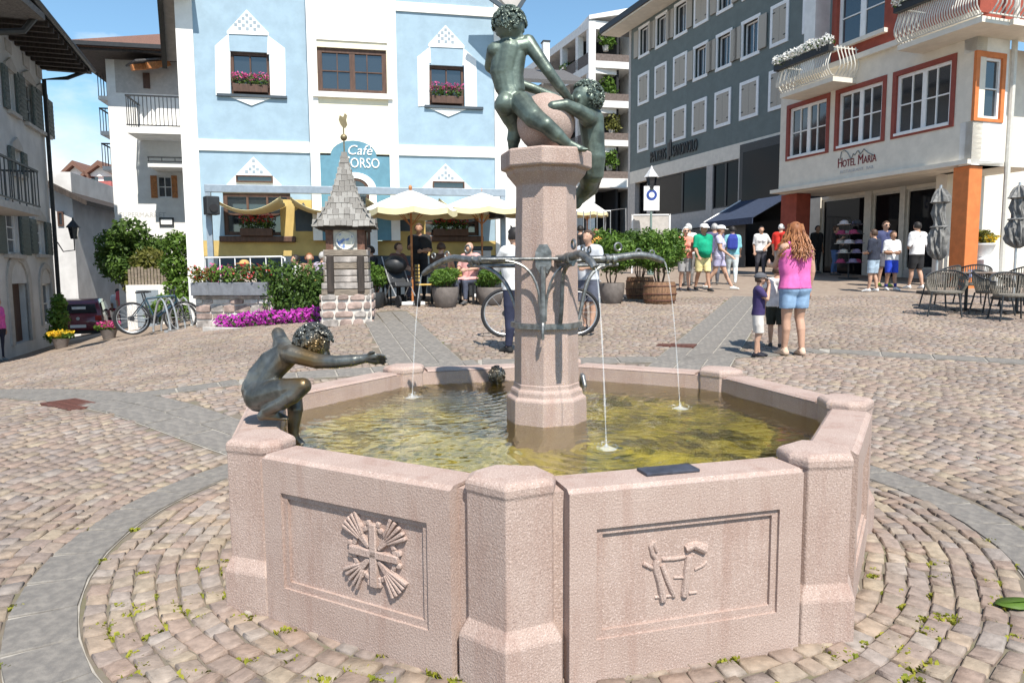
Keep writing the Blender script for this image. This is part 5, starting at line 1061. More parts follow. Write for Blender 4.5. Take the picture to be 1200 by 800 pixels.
# sign
M_sign = mat('dark_red_lettering', (.20, .015, .02), .6); u_, z_ = F.uz(981.5, 197, -.02); u1_ = F.uz(1027, 189.5, -.02)[0]; L = u1_-u_
runtext(F, [('H', .42), ('OTEL', .31), (' ', .12), ('M', .42), ('ARIA', .31)], u_, u1_, z_, -.01, M_sign, .006)
runtext(F, [('RESTAURANT  BAR', .13)], u_+.1, u1_-.1, z_-.19, -.008, M_letter, .004)
pts = [(984, 188), (986, 178), (989.5, 176.2), (993, 179), (997, 186.5), (1000, 180), (1001.5, 182), (1004, 177.5), (1005.5, 176.5), (1008, 181), (1010, 178), (1012, 174.8), (1017, 179), (1023.5, 182)]
MB().tube([(F.uz(x, y, -.02)[0], -.012, F.uz(x, y, -.02)[1]) for x, y in pts], .016, 5).build('mountain_emblem', mat('grey_emblem', (.22, .24, .24), .7), F.e)
for F_ in BLD: pass
# ================================================================ street furniture, plants, vehicles
def on(px, d, dz=0): p = gat(px, d); p.z += dz; return p
M_potg = mat('taupe_pot', (.17, .145, .13), .75, .1, 12); M_earth = mat('earth', (.05, .035, .025), .95, .2, 20); M_woodb = mat('barrel_wood', (.26, .14, .075), .7, .2, 10, .3, 30, stretch=(6, 6, .8)); M_wood = mat('grey_timber', (.26, .215, .17), .8, .2, 12, .4, 40, stretch=(.6, 6, 6)); M_shin = mat('weathered_shingle', (.34, .325, .30), .85, .2, 9, .4, 50, stretch=(6, 6, .8)); M_shin2 = mat('weathered_shingle_dark', (.25, .235, .215), .85, .2, 9, .4, 50, stretch=(6, 6, .8))
M_rubble = mat('rubble_stone', (.40, .30, .26), .85, .2, 5, .4, 30); M_rubble2 = mat('rubble_stone_grey', (.40, .36, .33), .85, .2, 5, .4, 30); M_mortar = mat('pale_mortar', (.62, .58, .53), .9, .08, 12, .3, 40); M_gold = mat('gilded_metal', (.26, .21, .12), .5, .1, 8, metal=.6); M_canvas = mat('white_canvas', (.78, .76, .70), .8, .04, 4); M_greycan = mat('grey_canvas', (.24, .235, .225), .85, .2, 9, .4, 14); M_steel = mat('galvanised_steel', (.55, .56, .57), .4, .08, 12, metal=.7); M_rubber = mat('black_rubber', (.018, .018, .02), .75, 0); M_yel = mat('yellow_slats', (.62, .42, .12), .6, .08, 8); M_rope = mat('grey_rope', (.20, .18, .15), .8, .15, 40)

# ---- wayside pillar with shingled spire
p = on(409, 13); sh = empty('shingled_pillar', p, R_(8), 'old stone and timber pillar with a pointed shingle roof and weathercock', 'pillar')
core = MB().box(-.43, .43, -.43, .43, -.2, .50).build('stone_base', M_mortar, sh)
for s_ in range(4):
    a = s_*math.pi/2; rot = Matrix.Rotation(a, 4, 'Z'); z = -.06
    for row, hgt in enumerate((.16, .14, .16, .13)):
        x = -.43
        while x < .38:
            l = random.uniform(.16, .34); l = min(l, .43-x); b = MB(); pts = [(x+.02, z+.02), (x+l-.03, z+.015+random.uniform(0, .02)), (x+l-.015, z+hgt*.5), (x+l-.03, z+hgt-.02), (x+l*.5, z+hgt-.008), (x+.03, z+hgt-.02-random.uniform(0, .02)), (x+.008, z+hgt*.5)]
            if l > .07:
                o = b.prism(pts, -.455-random.uniform(0, .015), -.42, 'y').build('stone', random.choice((M_rubble, M_rubble2, M_rubble)), core, bevel=.012); o.rotation_euler = (0, 0, a)
            x += l
        z += hgt
for k in range(7):
    zz = .50+k*.115; w_ = .40 if k < 2 else .36
    for s_ in range(4):
        o = MB().box(-w_, w_, -w_-.02-random.uniform(0, .015), -w_+.06, 0, .105).build('timber_log', random.choice((M_wood, M_rubble2)), sh, bevel=.012, loc=(0, 0, zz)); o.rotation_euler = (0, 0, s_*math.pi/2)
MB().box(-.34, .34, -.34, .34, .5, 1.3).build('core', M_darkwood, sh)
for x in (-1, 1):
    for y in (-1, 1):
        MB().box(x*.26-.06, x*.26+.06, y*.26-.06 if y > 0 else -.46, y*.26+.06 if y > 0 else -.36, .55, 1.2).build('bracket', M_darkwood, sh, bevel=.02); MB().box(x*.27-.065, x*.27+.065, y*.27-.065, y*.27+.065, 1.28, 1.66).build('corner_post', mat('red_brown_post', (.18, .09, .06), .8, .2, 10), sh, bevel=.01)
MB().box(-.22, .22, -.30, .22, 1.28, 1.64).build('face_board', M_hotel, sh); d = MB().lathe([(.15, 0), (.15, .02)], 24).build('round_plaque', mat('painted_plaque', (.62, .60, .50), .7, .1, 12, col2=(.12, .2, .42), lo_=.42, hi=.5), sh, loc=(0, -.31, 1.46), rot=(math.pi/2, 0, 0)); MB().tube([(.155*math.cos(t_), -.335, 1.46+.155*math.sin(t_)) for t_ in np.linspace(0, 6.28, 24, endpoint=False)], .014, 6, closed=True).build('plaque_rim', M_balu, sh)
MB().box(-.42, .42, -.42, .42, 1.64, 1.74).build('eave_frame', M_darkwood, sh)
# concave spire: shingles row by row on four sides
def spw(t_): return .50*(1-t_)**1.28*(1-.25*math.sin(t_*math.pi))+.035
zr0, zr1 = 1.70, 3.02; MB().loft([[(x*spw(t_)*.94, y*spw(t_)*.94, zr0+(zr1-zr0)*t_) for x, y in ((-1,-1),(1,-1),(1,1),(-1,1))] for t_ in np.linspace(0, 1, 9)]).build('spire_boarding', M_darkwood, sh)
shm = [MB().loft([[(-.5, 0, 0), (.5, 0, 0), (.5, .02, 0), (-.5, .02, 0)], [(-.5, .006, 1), (.5, .006, 1), (.5, .012, 1), (-.5, .012, 1)]]).mesh('shingle', m_) for m_ in (M_shin, M_shin2)]
rows = 13
for r_ in range(rows):
    t0, t1 = r_/rows, min(1, (r_+1.25)/rows); w0 = spw(t0); n_ = max(2, int(round(2*w0/.095)))
    if r_ > 10: n_ = 1
    zz = zr0+(zr1-zr0)*t0; hgt = (zr1-zr0)*(t1-t0); sl = math.atan2(w0-spw(t1), hgt)
    for s_ in range(4):
        e_ = (s_*math.pi/2)
        for k in range(n_):
            x = -w0+(k+.5)*2*w0/n_; o = link('shingle', random.choice(shm), None, sh); o.matrix_local = Matrix.Rotation(e_, 4, 'Z') @ Matrix.Translation((x, -w0-.012, zz+random.uniform(-.012, .012))) @ Matrix.Rotation(-sl, 4, 'X') @ Matrix.Diagonal((2*w0/n_-.006, 1, hgt/math.cos(sl)*random.uniform(.95, 1.05), 1))
fn = MB().tube([(0, 0, 3.0), (0, 0, 3.5)], .012, 8).ell((0, 0, 3.28), .06).build('finial', M_gold, sh, True)
MB().prism([(-.02, 3.46), (.03, 3.44), (.07, 3.5), (.05, 3.58), (.07, 3.66), (.03, 3.7), (.0, 3.63), (-.06, 3.66), (-.08, 3.58), (-.05, 3.5)], -.008, .008, 'y').build('weathercock', M_gold, sh)

# ---- terrace wall, beds, hedge
pw0, pw1 = on(228, 15.6), on(318, 15.2); d_ = (pw1-pw0); Lw = d_.xy.length; tw = empty('terrace_wall', pw0, math.atan2(d_.y, d_.x), 'low rubble stone terrace wall below the flower boxes', 'wall'); zw = at(270, 350, 15.4).z-pw0.z
mo = MB().box(0, Lw, .06, .4, -.6, zw).build('wall_core', M_mortar, tw); MB().box(-.03, Lw+.03, 0.0, .42, zw, zw+.07).build('coping', M_rubble2, tw, bevel=.015)
z = -.2; hts = []
while z < zw-.06:
    hgt = min(random.uniform(.11, .2), zw-z); x = 0
    while x < Lw-.05:
        l = min(random.uniform(.18, .45), Lw-x); MB().prism([(x+.015, z+.02), (x+l*.5, z+.01), (x+l-.015, z+.025), (x+l-.01, z+hgt-.02), (x+l*.6, z+hgt-.006), (x+.01, z+hgt-.025)], .02+random.uniform(0, .02), .1, 'y').build('stone', random.choice((M_rubble, M_rubble2, M_mortar, M_rubble)), mo, bevel=.015); x += l
    z += hgt
def planter_box(px, d, z, w_, label, els_mt, fl=None, rz=0, n=380):
    p = at(px, 330, d); e = empty('planter_box', (p.x, p.y, z), rz, label, 'planter'); MB().box(-w_/2, w_/2, -.16, .16, 0, .28).build('box', mat('grey_trough', (.17, .18, .20), .7, .1, 8), e, bevel=.012); MB().box(-w_/2+.03, w_/2-.03, -.13, .13, .25, .285).build('soil', M_earth, e)
    k = 4; els = [((-w_/2+(i+.5)*w_/k, random.uniform(-.06, .02), .42+random.uniform(-.03, .06)), (w_/k*.8, .2, .2)) for i in range(k)]; leaves('leaves', els_mt, e, els, n, .05)
    if fl: leaves('blossoms', fl, e, [((c[0], c[1]-.04, c[2]+.04), r) for c, r in els], n//5, .035, .8)
zt_ = pw0.z+zw+.07
planter_box(240, 15.6, zt_, .5, 'grey trough with reddish plants at the outer end of the terrace wall', M_lol, M_fred); planter_box(264, 15.5, zt_, .62, 'grey trough with green and pink plants in the middle of the terrace wall', M_lb, M_pink); planter_box(296, 15.35, zt_, .72, 'grey trough with mixed plants beside the tall hedge', M_lg, M_fred)
# hedge behind the flower bed
h0, h1 = on(312, 15.5), on(384, 14.9); hd_ = h1-h0; L = hd_.xy.length; e = empty('hedge', h0, math.atan2(hd_.y, hd_.x), 'dense dark green hedge between the pillar and the terrace wall', 'hedge'); zt_ = at(345, 308, 14.9).z-h0.z
leaves('leaves', M_lg, e, [((L*(i+.5)/6+random.uniform(-.05, .05), random.uniform(-.05, .1), zt_*.5+j*zt_*.24), (L/6*.95, .3, zt_*.28+random.uniform(-.02, .05))) for i in range(6) for j in (-1, 0, 1)], 5200, .045, .5)
for i in range(5): MB().tube([(L*(i+.5)/5, .05, -.1), (L*(i+.5)/5+.05, .05, zt_*.6)], .02, 6).build('stem', M_brownwood, e)
f0, f1 = on(256, 14.75), on(386, 13.75); fd = f1-f0; L = fd.xy.length; e = empty('flower_bed', f0+Vector((0, .12, 0)), math.atan2(fd.y, fd.x), 'strip of magenta petunias behind a low kerb', 'flower bed'); 
MB().box(-.2, L+.1, -.32, -.2, -.2, .05).build('kerb', M_lstone, e, bevel=.01); sl_ = fd.z
els = [((L*(i+.5)/13, random.uniform(-.05, .05), .10+sl_*(i+.5)/13), (L/13*.9, .2, .13+random.uniform(0, .05))) for i in range(13)]
leaves('leaves', M_lg, e, els, 1300, .04); leaves('blossoms', M_mag, e, [((c[0], c[1]-.03, c[2]+.03), r) for c, r in els], 2300, .038, .75)
# terrace hand rail
r0, r1 = at(240, 302, 15.9), at(330, 302, 15.3); rd = r1-r0; L = rd.xy.length; e = empty('terrace_rail', (r0.x, r0.y, r0.z-.9), math.atan2(rd.y, rd.x), 'thin white metal hand rail on the cafe terrace', 'railing'); MB().tube([(0, 0, .9), (L, 0, .9), (L+.08, 0, .86), (L+.08, 0, .8)], .018, 8).build('rail', M_whitetrim, e, True)
for k in range(6): MB().tube([(L*k/5, 0, -.1), (L*k/5, 0, .9)], .012, 6).build('post', M_whitetrim, e)

# ---- pots and barrels with shrubs
def pot(px, d, r, h, bush, mt, label, group=None, barrel=False, leafm=None, n=2600, size=.045, stems=True):
    e = empty('barrel_planter' if barrel else 'potted_shrub', on(px, d), random.uniform(0, 3), label, 'planter', group)
    if barrel:
        for k in range(20):
            a0, a1 = 2*math.pi*k/20, 2*math.pi*(k+1)/20-.012; q = []
            for z, s_ in ((0, .88), (h*.25, .97), (h*.5, 1), (h*.75, .97), (h, .9)): q.append([(r*s_*math.cos(a0), r*s_*math.sin(a0), z), (r*s_*math.cos(a1), r*s_*math.sin(a1), z), (r*s_*.9*math.cos(a1), r*s_*.9*math.sin(a1), z), (r*s_*.9*math.cos(a0), r*s_*.9*math.sin(a0), z)])
            MB().loft(q).build('stave', M_woodb, e)
        for z, s_ in ((h*.15, .945), (h*.45, 1.005), (h*.82, .965)): MB().tube([(r*s_*math.cos(t_), r*s_*math.sin(t_), z) for t_ in np.linspace(0, 6.283, 28, endpoint=False)], .012, 6, closed=True).build('hoop', M_rust, e)
        MB().lathe([(r*.85, 0), (r*.88, h*.9)], 20).build('soil', M_earth, e)
    else:
        MB().lathe([(r*.72, 0), (r*.80, .02), (r*1.0, h*.55), (r*1.04, h*.85), (r, h), (r*.92, h), (r*.9, h*.93)], 28).build('pot', mt, e, True); MB().lathe([(r*.9, h*.8), (r*.9, h*.92)], 20).build('soil', M_earth, e)
    leaves('leaves', leafm or M_lb, e, bush, n, size, .45)
    if stems:
        for k in range(5): a = k*1.26; MB().tube([(.05*math.cos(a), .05*math.sin(a), h*.8), (.12*math.cos(a), .12*math.sin(a), h+.15), (.25*r*math.cos(a), .25*r*math.sin(a), bush[0][0][2]+.05)], [.018, .014, .008], 6).build('stem', M_brownwood, e)
    return e
def clump(r, z, h, k=9):
    o = [((0, 0, z), (r*.75, r*.75, h*.75))]
    for i in range(k):
        a = random.uniform(0, 6.28); t_ = random.uniform(-.6, .8); q = r*.6*math.sqrt(1-t_*t_*.7); o.append(((q*math.cos(a), q*math.sin(a), z+t_*h*.62), (r*.42, r*.42, h*.36)))
    return o
pot(522.5, 15.0, .27, .42, clump(.37, .62, .27), M_potg, 'round taupe pot with a clipped green bush next to the parasol pole', n=2600, size=.03)
pot(575, 15.4, .29, .38, clump(.36, .55, .25), M_potg, 'round taupe pot with a loose green bush beside the bicycle', n=1900, size=.035)
pot(717, 15.6, .27, .44, clump(.60, 1.10, .64, 14), M_potg, 'taupe pot with a tall leafy shrub right of the fountain column', n=4200, size=.045)
pot(773, 15.5, .36, .46, clump(.58, 1.08, .64, 14), M_woodb, 'old wooden barrel with a big shrub in front of the walkers', barrel=True, n=4600, size=.045)
pot(750, 16.6, .33, .5, clump(.58, 1.15, .62, 12), M_woodb, 'wooden barrel with a dark shrub behind the sunny barrel', barrel=True, n=3600, size=.045, leafm=M_lg)
pot(440, 15.2, .2, .35, clump(.26, .68, .38), M_dark, 'slim green bush right of the shingled pillar', n=1500, size=.04)
pot(590, 20.5, .25, .4, clump(.4, .9, .5), M_dark, 'green shrub behind the canopy post by the lane', n=1600, size=.06)

# ---- parasols
def parasol(px, d, r, zrim, zapex, label, n=8, poleM=None, val=.12):
    p = on(px, d); e = empty('parasol', p, .2, label, 'parasol'); poleM = poleM or M_orwood
    MB().tube([(0, 0, .05), (0, 0, zapex+.03)], .025, 10).build('pole', poleM, e); MB().box(-.25, .25, -.25, .25, 0, .07).build('base', M_whitetrim, e, bevel=.01); MB().ell((0, 0, zapex+.05), (.04, .04, .06)).build('finial', poleM, e, True)
    V = []; Q = []; seg = 4; N = n*seg
    for j, t_ in enumerate(np.linspace(0.03, 1, 7)):
        for i in range(N):
            a = 2*math.pi*i/N; s_ = (i % seg)/seg; rr2 = r*t_*(math.cos(math.pi/n)/math.cos((a % (2*math.pi/n))-math.pi/n)) ; V.append((rr2*math.cos(a), rr2*math.sin(a), zapex+(zrim-zapex)*t_**1.15-.05*t_*math.sin(s_*math.pi)))
    for j in range(6): Q += [(j*N+i, j*N+(i+1) % N, (j+1)*N+(i+1) % N, (j+1)*N+i) for i in range(N)]
    o = link('canopy', npmesh('canopy', V, Q, M_canvas, True), None, e); s_ = o.modifiers.new('s', 'SOLIDIFY'); s_.thickness = .006
    b = MB(); V = V[-N:]
    for i in range(N): x0, x1 = Vector(V[i]), Vector(V[(i+1) % N]); b.add([x0, x1, x1+Vector((0, 0, -val)), x0+Vector((0, 0, -val))], [(0, 1, 2, 3)])
    o = b.build('valance', M_val, e, fix=False); s_ = o.modifiers.new('s', 'SOLIDIFY'); s_.thickness = .006
    for k in range(n): a = 2*math.pi*k/n; MB().tube([(0, 0, zapex-.06), (r*.98*math.cos(a), r*.98*math.sin(a), zrim-.03)], .010, 6).build('rib', poleM, e); MB().tube([(0, 0, zrim-.35), (r*.5*math.cos(a), r*.5*math.sin(a), (zrim+zapex)/2-.06)], .008, 6).build('strut', poleM, e)
    return e
M_val = mat('cream_valance', (.74, .66, .40), .8, .04, 4)
def pz(px, py, d): return at(px, py, d).z-on(px, d).z
parasol(484, 15.6, 1.0, pz(484, 246, 15.6), pz(484, 223, 15.6), 'open white parasol with a wooden pole in front of the cafe'); parasol(566, 17.4, 1.05, pz(566, 246, 17.4), pz(566, 226, 17.4), 'second white parasol half behind the first, near the canopy end'); parasol(615, 22, 1.1, pz(615, 246, 22), pz(615, 222, 22), 'white parasol in the lane half hidden by the fountain column'); parasol(688, 33, 1.0, pz(688, 250, 33), pz(688, 234, 33), 'white parasol in front of the dark arcade behind the shrubs')
def closed_parasol(px, d, ztop, zbot, label):
    e = empty('closed_parasol', on(px, d), 0, label, 'parasol'); MB().tube([(0, 0, 0), (0, 0, ztop+.06)], .028, 10).build('pole', M_steel, e); MB().box(-.3, .3, -.3, .3, 0, .08).build('base', M_dark, e, bevel=.01)
    rings = []; H_ = ztop-zbot
    for t_, r in ((0, .02), (.04, .09), (.12, .15), (.2, .19), (.22, .11), (.35, .12), (.5, .11), (.54, .13), (.68, .19), (.84, .17), (.92, .15), (.97, .10), (1, .04)):
        rings.append([((r*(1+.24*math.cos(7*a+t_*9)+.16*math.cos(12*a-t_*7)))*math.cos(a+t_*1.2)+.03*math.sin(t_*14), (r*(1+.24*math.cos(7*a+t_*9)+.16*math.cos(12*a-t_*7)))*math.sin(a+t_*1.2), ztop-H_*t_) for a in np.linspace(0, 6.283, 48, endpoint=False)])
    MB().loft(rings).build('folded_canopy', M_greycan, e, True); MB().tube([(.17*math.cos(t_), .17*math.sin(t_), zbot+H_*.46) for t_ in np.linspace(0, 6.28, 20, endpoint=False)], .02, 6, closed=True).build('strap', M_greycan, e)
closed_parasol(1096, 17.2, pz(1096, 220, 17.2), pz(1096, 305, 17.2), 'folded grey parasol beside the orange pillar'); closed_parasol(1187, 15.6, pz(1187, 217, 15.6), pz(1187, 291, 15.6), 'folded grey parasol by the hotel side window')

# ---- terrace table and rope armchairs
def rope_chair(x, y, rz, label):
    e = empty('rope_armchair', (x, y, float(gz(x, y))), rz, label, 'chair', 'rope armchairs at the hotel tables')
    for sx_ in (-1, 1):
        for sy_ in (-1, 1): MB().tube([(sx_*.21, sy_*.20, .42), (sx_*.26, sy_*.27, 0)], .015, 8).build('leg', M_dark, e)
    MB().lathe([(.26, .40), (.28, .42), (.28, .45), (.25, .46)], 20, sy=.95).build('seat', M_rope, e, True)
    arc = np.linspace(R_(-25), R_(205), 33); top = [(.33*math.cos(a), .31*math.sin(a), .66+.16*max(0, math.sin(a))) for a in arc]; low = [(.27*math.cos(a), .255*math.sin(a), .45) for a in arc]
    MB().tube(top, .016, 8).build('back_rail', M_dark, e, True)
    for a, c_ in zip(low[::1], top[::1]): MB().tube([a, ((a[0]+c_[0])/2*1.08, (a[1]+c_[1])/2*1.08, (a[2]+c_[2])/2), c_], .011, 5).build('slat', M_rope, e)
    return e
def cafe_table(x, y, label, r=.42, mt=None):
    e = empty('round_table', (x, y, float(gz(x, y))), 0, label, 'table'); MB().lathe([(r, .71), (r*1.02, .72), (r*1.02, .735), (r, .745)], 32).build('table_top', mt or mat('brown_table_top', (.20, .15, .12), .5, .1, 8), e, True); MB().tube([(0, 0, .02), (0, 0, .71)], .03, 10).build('stem', M_dark, e); 
    for k in range(4): a = k*math.pi/2+.4; MB().bar((0, 0, .05), (.3*math.cos(a), .3*math.sin(a), .02), .05, .03).build('foot', M_dark, e)
t1 = on(1132, 13.6); cafe_table(t1.x, t1.y, 'round brown table between the folded parasol and the rope armchairs', .5); t2 = on(1192, 13.1); cafe_table(t2.x, t2.y, 'round brown table below the second folded parasol', .5)
for px, d, rz, lb in ((1108, 12.9, 2.6, 'rope armchair with its back to the square, under the folded parasol by the pillar'), (1102, 14.4, .5, 'rope armchair tucked behind the first table near the orange pillar'), (1138, 14.7, -.3, 'rope armchair between the orange pillar and the first table'), (1163, 12.9, 3.7, 'rope armchair standing between the two tables'), (1186, 12.2, 2.9, 'rope armchair in front of the second table'), (1196, 14.2, 0, 'rope armchair behind the second table, under the parasol')): q = on(px, d); rope_chair(q.x, q.y, rz+math.pi, lb)

# ---- urn with yellow flowers
p = on(1149, 19.2); e = empty('flower_urn', p, .3, 'white urn of yellow flowers on a pedestal behind the orange pillar', 'urn'); zt_ = pz(1149, 303, 19.2)
MB().box(-.27, .27, -.27, .27, 0, zt_-.02).build('pedestal', M_whitetrim, e, bevel=.015); MB().lathe([(.15, zt_-.02), (.13, zt_+.06), (.22, zt_+.2), (.27, zt_+.34), (.30, zt_+.36), (.30, zt_+.40), (.24, zt_+.40)], 24).build('urn', M_whitetrim, e, True); leaves('leaves', M_lol, e, clump(.36, zt_+.55, .25), 400, .06); leaves('blossoms', M_fyel, e, clump(.32, zt_+.52, .2), 320, .06, .7)

# ---- lamp post with parking sign
p = on(762, 26); e = empty('street_lamp', p, 0, 'green cast iron street lamp with a blue and white sign behind the shrubs', 'street lamp'); zl_ = pz(762, 222, 26); zt_ = pz(762, 196, 26); M_lgrn = mat('grey_green_iron', (.20, .27, .25), .5, .1, 10)
MB().lathe([(.12, 0), (.12, .3), (.06, .4), (.045, 1), (.04, zl_)], 12).build('post', M_lgrn, e, True); MB().lathe([(.10, zl_), (.20, zl_+.42)], 6).build('lamp_glass', M_glass, e); MB().lathe([(.27, zl_+.42), (.25, zl_+.46), (.06, zt_-.06), (.02, zt_+.05)], 6).build('lamp_cap', mat('pale_metal', (.55, .56, .57), .5), e); MB().lathe([(.05, zl_-.1), (.12, zl_)], 8).build('bracket', M_lgrn, e); zs_ = pz(762, 247, 26); sg = MB().box(-.28, .28, -.07, -.05, zs_, zs_+.86).build('sign_plate', M_whitetrim, e, bevel=.005); MB().lathe([(.19, 0), (.19, .008)], 24).build('blue_disc', mat('sign_blue', (.03, .07, .30), .5), sg, loc=(0, -.07, zs_+.55), rot=(math.pi/2, 0, 0)); MB().lathe([(.10, 0), (.10, .006)], 20).build('white_symbol', M_whitetrim, sg, loc=(0, -.079, zs_+.55), rot=(math.pi/2, 0, 0))
p = on(762, 27.2); e = empty('notice_stand', p, 0, 'white framed notice stand behind the street lamp', 'notice board'); b = MB(); z0_, z1_ = pz(762, 275, 27.2), pz(762, 251, 27.2)
for x in (-.7, .7): b.box(x-.03, x+.03, -.03, .03, 0, z1_)
b.box(-.7, .7, -.03, .03, z1_-.05, z1_).build('frame', M_whitetrim, e); MB().box(-.66, .66, -.01, .01, z0_, z1_-.06).build('panel', M_lstone, e)

# ---- bicycles
def bicycle(loc, rz, label, frame, lean=0, scale=1):
    e = empty('bicycle', loc, rz, label, 'bicycle'); e.rotation_euler = (lean, 0, rz); e.scale = (scale,)*3
    for x in (-.53, .53):
        w_ = MB().tube([(x+.345*math.cos(t_), 0, .36+.345*math.sin(t_)) for t_ in np.linspace(0, 6.283, 40, endpoint=False)], .024, 8, closed=True).build('tyre', M_rubber, e, True); MB().tube([(x+.315*math.cos(t_), 0, .36+.315*math.sin(t_)) for t_ in np.linspace(0, 6.283, 40, endpoint=False)], .011, 6, closed=True).build('rim', M_steel, w_, True)
        b = MB()
        for k in range(14): a = k*2*math.pi/14; b.tube([(x, .02*(-1)**k, .36), (x+.31*math.cos(a), 0, .36+.31*math.sin(a))], .0022, 4)
        b.build('spokes', M_steel, w_); MB().tube([(x, -.05, .36), (x, .05, .36)], .028, 10).build('hub', M_dark, w_)
    bb = (-.08, 0, .33); st_ = (-.24, 0, .80); hd0 = (.36, 0, .86); hd1 = (.39, 0, .72)
    b = MB().tube([st_, hd0], .022).tube([bb, hd1], .026).tube([bb, st_], .02)
    for s_ in (-.05, .05): b.tube([(-.53, s_, .36), bb], .011, 6).tube([(-.53, s_, .36), (st_[0], s_*.4, st_[2]-.05)], .010, 6)
    b.tube([hd0, hd1], .025); b.build('frame', frame, e, True)
    b = MB()
    for s_ in (-.05, .05): b.tube([(hd1[0], s_, hd1[2]-.02), (.50, s_, .5), (.53, s_, .36)], .014, 6)
    b.build('fork', M_dark, e, True); MB().tube([st_, (-.27, 0, .93)], .015).build('seat_post', M_dark, e); MB().loft([[(-.40, -.07, .93), (-.40, .07, .93), (-.40, .06, .97), (-.40, -.06, .97)], [(-.25, -.05, .94), (-.25, .05, .94), (-.25, .045, .98), (-.25, -.045, .98)], [(-.12, -.015, .94), (-.12, .015, .94), (-.12, .012, .97), (-.12, -.012, .97)]]).build('saddle', M_rubber, e, bevel=.012)
    MB().tube([(hd0[0]-.01, 0, hd0[2]), (.34, 0, .98), (.38, 0, 1.0)], .016).build('stem', M_dark, e); MB().tube([(.33, -.36, 1.02), (.37, -.2, 1.0), (.38, 0, 1.0), (.37, .2, 1.0), (.33, .36, 1.02)], .013, 8).build('handlebar', M_dark, e, True)
    MB().lathe([(.09, -.008), (.09, .008)], 20).build('chainring', M_dark, e, loc=(bb[0], -.06, bb[2]), rot=(math.pi/2, 0, 0)); MB().lathe([(.05, -.015), (.05, .015)], 14).build('cassette', M_dark, e, loc=(-.53, -.05, .36), rot=(math.pi/2, 0, 0))
    for s_ in (-1, 1): MB().bar((bb[0], s_*.09, bb[2]), (bb[0]+s_*.11, s_*.09, bb[2]-s_*.12), .02, .02).bar((bb[0]+s_*.11, s_*.08, bb[2]-s_*.12), (bb[0]+s_*.11, s_*.18, bb[2]-s_*.12), .06, .02).build('crank', M_dark, e)
    b = MB().tube([(-.53, -.06, .41), (bb[0], -.06, bb[2]+.09)], .006, 4).tube([(-.53, -.06, .31), (bb[0], -.06, bb[2]-.09)], .006, 4); b.build('chain', M_dark, e); return e
M_fsil = mat('silver_frame', (.55, .56, .58), .35, .05, 5, metal=.6); M_fblk = mat('black_frame', (.03, .035, .045), .4, .1, 6, coat=.4); M_fblu = mat('blue_black_frame', (.03, .07, .10), .4, .1, 6, coat=.4)
q = on(634, 10.7); bicycle(q, R_(3), 'silver mountain bike standing behind the fountain column', M_fsil)
q = on(186, 16.2); bicycle(q, R_(20), 'dark blue bicycle parked nearest the metal hoops', M_fblu, .08); q = on(182, 16.7); bicycle(q, R_(18), 'black bicycle parked behind the dark blue one', M_fblk, -.05)
q = on(203, 16.3); e = empty('bicycle_rack', q, R_(75), 'galvanised hoop bicycle rack beside the parked bicycles', 'bicycle rack')
for k in range(4): MB().tube([(-.35+k*.24, -.2, 0)]+bez((-.35+k*.24, -.2, .1), (-.35+k*.24, -.1, .95), (-.35+k*.24, .1, .95), (-.35+k*.24, .25, .1), n=8)+[(-.35+k*.24, .25, 0)], .022, 8).build('hoop', M_steel, e, True)
MB().box(-.5, .5, -.26, -.16, 0, .05).build('base_rail', M_steel, e)

